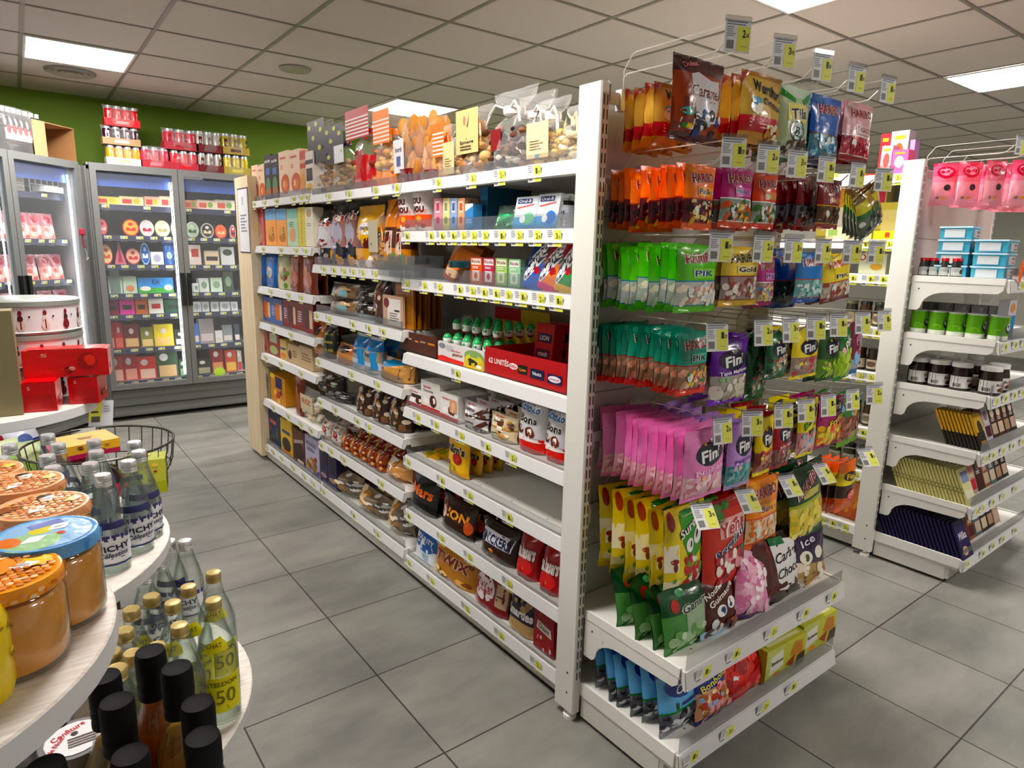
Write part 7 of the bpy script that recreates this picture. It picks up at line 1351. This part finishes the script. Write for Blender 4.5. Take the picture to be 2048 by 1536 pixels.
DS['caramb'] = ([(0, 1, 'd8d0d0')], [('t', 'CARAMBAR', .35, .5, .9, .3, 'a02030', None, PI/2), ('r', .75, .1, .95, .9, '5c4438')])
tag(obj(bag_of('caramb', .11, .19, .04, 0, True, 'sweet_bag'), (3.61, 1.04, .132), (-.35, 0, 0)), 'white bag with dark red upright lettering', 'sweet bag')
# pink bags on the top hooks
DS['pinkb'] = ([(0, .55, 'f4b0bc'), (.55, .68, 'f294a8'), (.68, 1, 'f47c98')], [('e', .5, .78, .36, .14, 'c81444'), ('e', .5, .80, .26, .10, 'e8a0b4'), ('p', [(.35, .75), (.65, .88), (.6, .78)], 'c81444'), ('e', .6, .42, .14, .075, '2c2c30'), ('e', .25, .18, .07, .03, 'a88870'), ('e', .5, .18, .09, .03, 'f0b060')])
ks = 0
for r_, (xx, n) in enumerate(((3.42, 4), (3.60, 4), (3.80, 4), (4.0, 3))):
    for k in range(n):
        y = 1.27-.10*k-.02*r_; tag(obj(bag_of('pinkb', .105, .185, .03, k % 2, False), (xx, y, 1.715-.004*k), (0, 0, -.95+.25*(k % 3))), 'pink sweet bag with a round crimson logo, '+['left', 'second', 'third', 'right'][r_]+' hook, '+['innermost', 'second', 'third', 'outermost'][k], 'sweet bag', 'pink sweet bags on the right unit')
    hook(xx, 1.93, ['left', 'second', 'third', 'right'][r_]+' hook over the pink bags', .985)
# goods seen on the second run behind the hooks
def bj(px, z, r, h, c, lid, lb, lab, X=3.42, d=0):
    me = jar_mesh(r, h, c, lid, lb, [('e', .5, .5, .25, .3, lite(c)), ('l', .1, .2, .9, .4, 2, '6c6458')], .14); tag(obj(me, (X, solve(px, X=X, z=z), z+.001), (0, 0, -PI/2)), lab, 'jar')
def bb(pl, pr, pt, z, lab, base, its, X=3.37, d=.08, n=1): pbox(pl, pr, pt, z, lab, base, its, (), (), n, d, X)
for k, (px, c, l, nm) in enumerate(((1757, '3c2c1c', '4c5c50', 'dark'), (1728, '5c3c28', '2c3c34', 'brown'), (1700, '4c4434', '8c8c70', 'olive'))):
    bj(px, 1.142, .03, .12, c, l, 'c8b898', nm+' glass jar on the shelf behind the hooks, level with the blue bags'); bj(px-12, .92, .033, .11, '3c1c14', '2c2420', 'd8ccb8', nm+' lidded spread jar on the fourth shelf behind the hooks'); bj(px-22, .64, .03, .12, '5c4424', '3c4c2c', 'c8c8b8', nm+' jar with a cream label on the fifth shelf behind the hooks'); bj(px-32, .416, .03, .11, '4c5430', '1c2418', 'd0d0c0', nm+' jar on the sixth shelf behind the hooks')
bb(1715, 1770, 507, 1.397, 'pale green couscous carton with a red ring logo', 'd0d4b8', [('e', .12, .8, .12, .16, 'b83830'), ('e', .12, .8, .07, .1, 'e4e0d0'), ('e', .65, .35, .22, .18, 'c8a040'), ('t', 'COUSCOUS', .6, .8, .4, .1, '8c9c84')], n=2)
bb(1745, 1793, 462, 1.562, 'yellow tea carton behind the fanned green bags', 'e0c820', [('r', .5, .2, .7, .8, 'c8502c')]); bb(1700, 1742, 458, 1.562, 'cream carton on the second shelf behind the hooks', 'd8c88c', [('r', .1, .3, .9, .6, 'c0a850')]); bb(1650, 1697, 455, 1.562, 'white and yellow carton on the second shelf behind the hooks', 'e4dca8', [('r', .1, .3, .5, .8, '8ca860')])
bb(1748, 1800, 405, 1.562, 'tall pale yellow carton behind the hooks', 'dcd05c', [('r', .2, .2, .8, .8, 'e8e0a0')], X=3.47)
for k in range(5): bb(1640+k*32, 1670+k*32, 345, 1.862 if False else 1.68+.0, 'bright sweet carton on the upper shelf behind the hooks, '+ORD[k]+' from the left', ['e8d83c', 'e8e0d0', 'c83c30', 'f0a0b0', 'e8d090'][k], [('r', .1, .5, .9, .9, ['c83c2c', 'f0c83c', 'f0e0d0', 'e04c78', 'd8a030'][k]), ('e', .5, .3, .3, .16, 'e8e0d8')], X=3.38) if False else None
z = 1.862
for k, (a, b, pt, c, c2, nm) in enumerate(((1752, 1772, 268, 'd83c44', 'f0e8e4', 'red and white'), (1772, 1808, 262, 'b8b4b8', 'e8683c', 'grey with orange fruit'), (1757, 1780, 292, 'c8a8a8', 'e06060', 'dusty pink'), (1778, 1812, 300, 'e86c9c', 'f0dce0', 'bright pink with a white heart'))):
    bb(a, b, pt, z, nm+' gift carton on top of the second shelving run', c, [('e', .5, .5, .28, .24, c2), ('r', .2, .82, .8, .9, 'e8a040')], X=3.40-.02*(k > 1)+.10*(k < 2), d=.07)
for k in range(3): bb(1812+k*12, 1822+k*12, 280+k*4, z, 'lilac slim carton behind the right post, '+['left', 'middle', 'right'][k], 'c090c8', [('r', .1, .3, .9, .7, 'a878b8')], X=3.46, d=.05) if k < 1 else None
for k, (a, b, c, c2) in enumerate(((1690, 1712, 'e8d83c', 'c83c2c'), (1714, 1738, 'd83c30', 'f0e0c0'), (1740, 1762, 'f0e0a0', 'e04c78'), (1660, 1688, 'ece4c0', 'e0a030'), (1630, 1658, 'e0d060', '4c8c3c'))): bb(a, b, 348, 1.562, 'bright sweet carton just under the top shelf, '+ORD[k], c, [('r', .1, .5, .9, .9, c2), ('e', .5, .3, .3, .16, 'e8e0d8')], X=3.56)
g = G('paint'); 
DS['lowor'] = ([(0, .3, 'd8702c'), (.3, 1, 'e8902c')], [('c', .1, .1, .9, .5, 10, ['c85c20', 'f0b060'], .1)])
for k in range(3): tag(obj(bag_of('lowor', .14, .2, .05, k % 2, True, 'snack_bag'), (3.40, solve(1700-k*24, X=3.40, z=.13), .128), (0, 0, -PI/2)), 'orange snack bag on the bottom shelf behind the sweets, '+['nearest', 'middle', 'farthest'][k], 'bag')
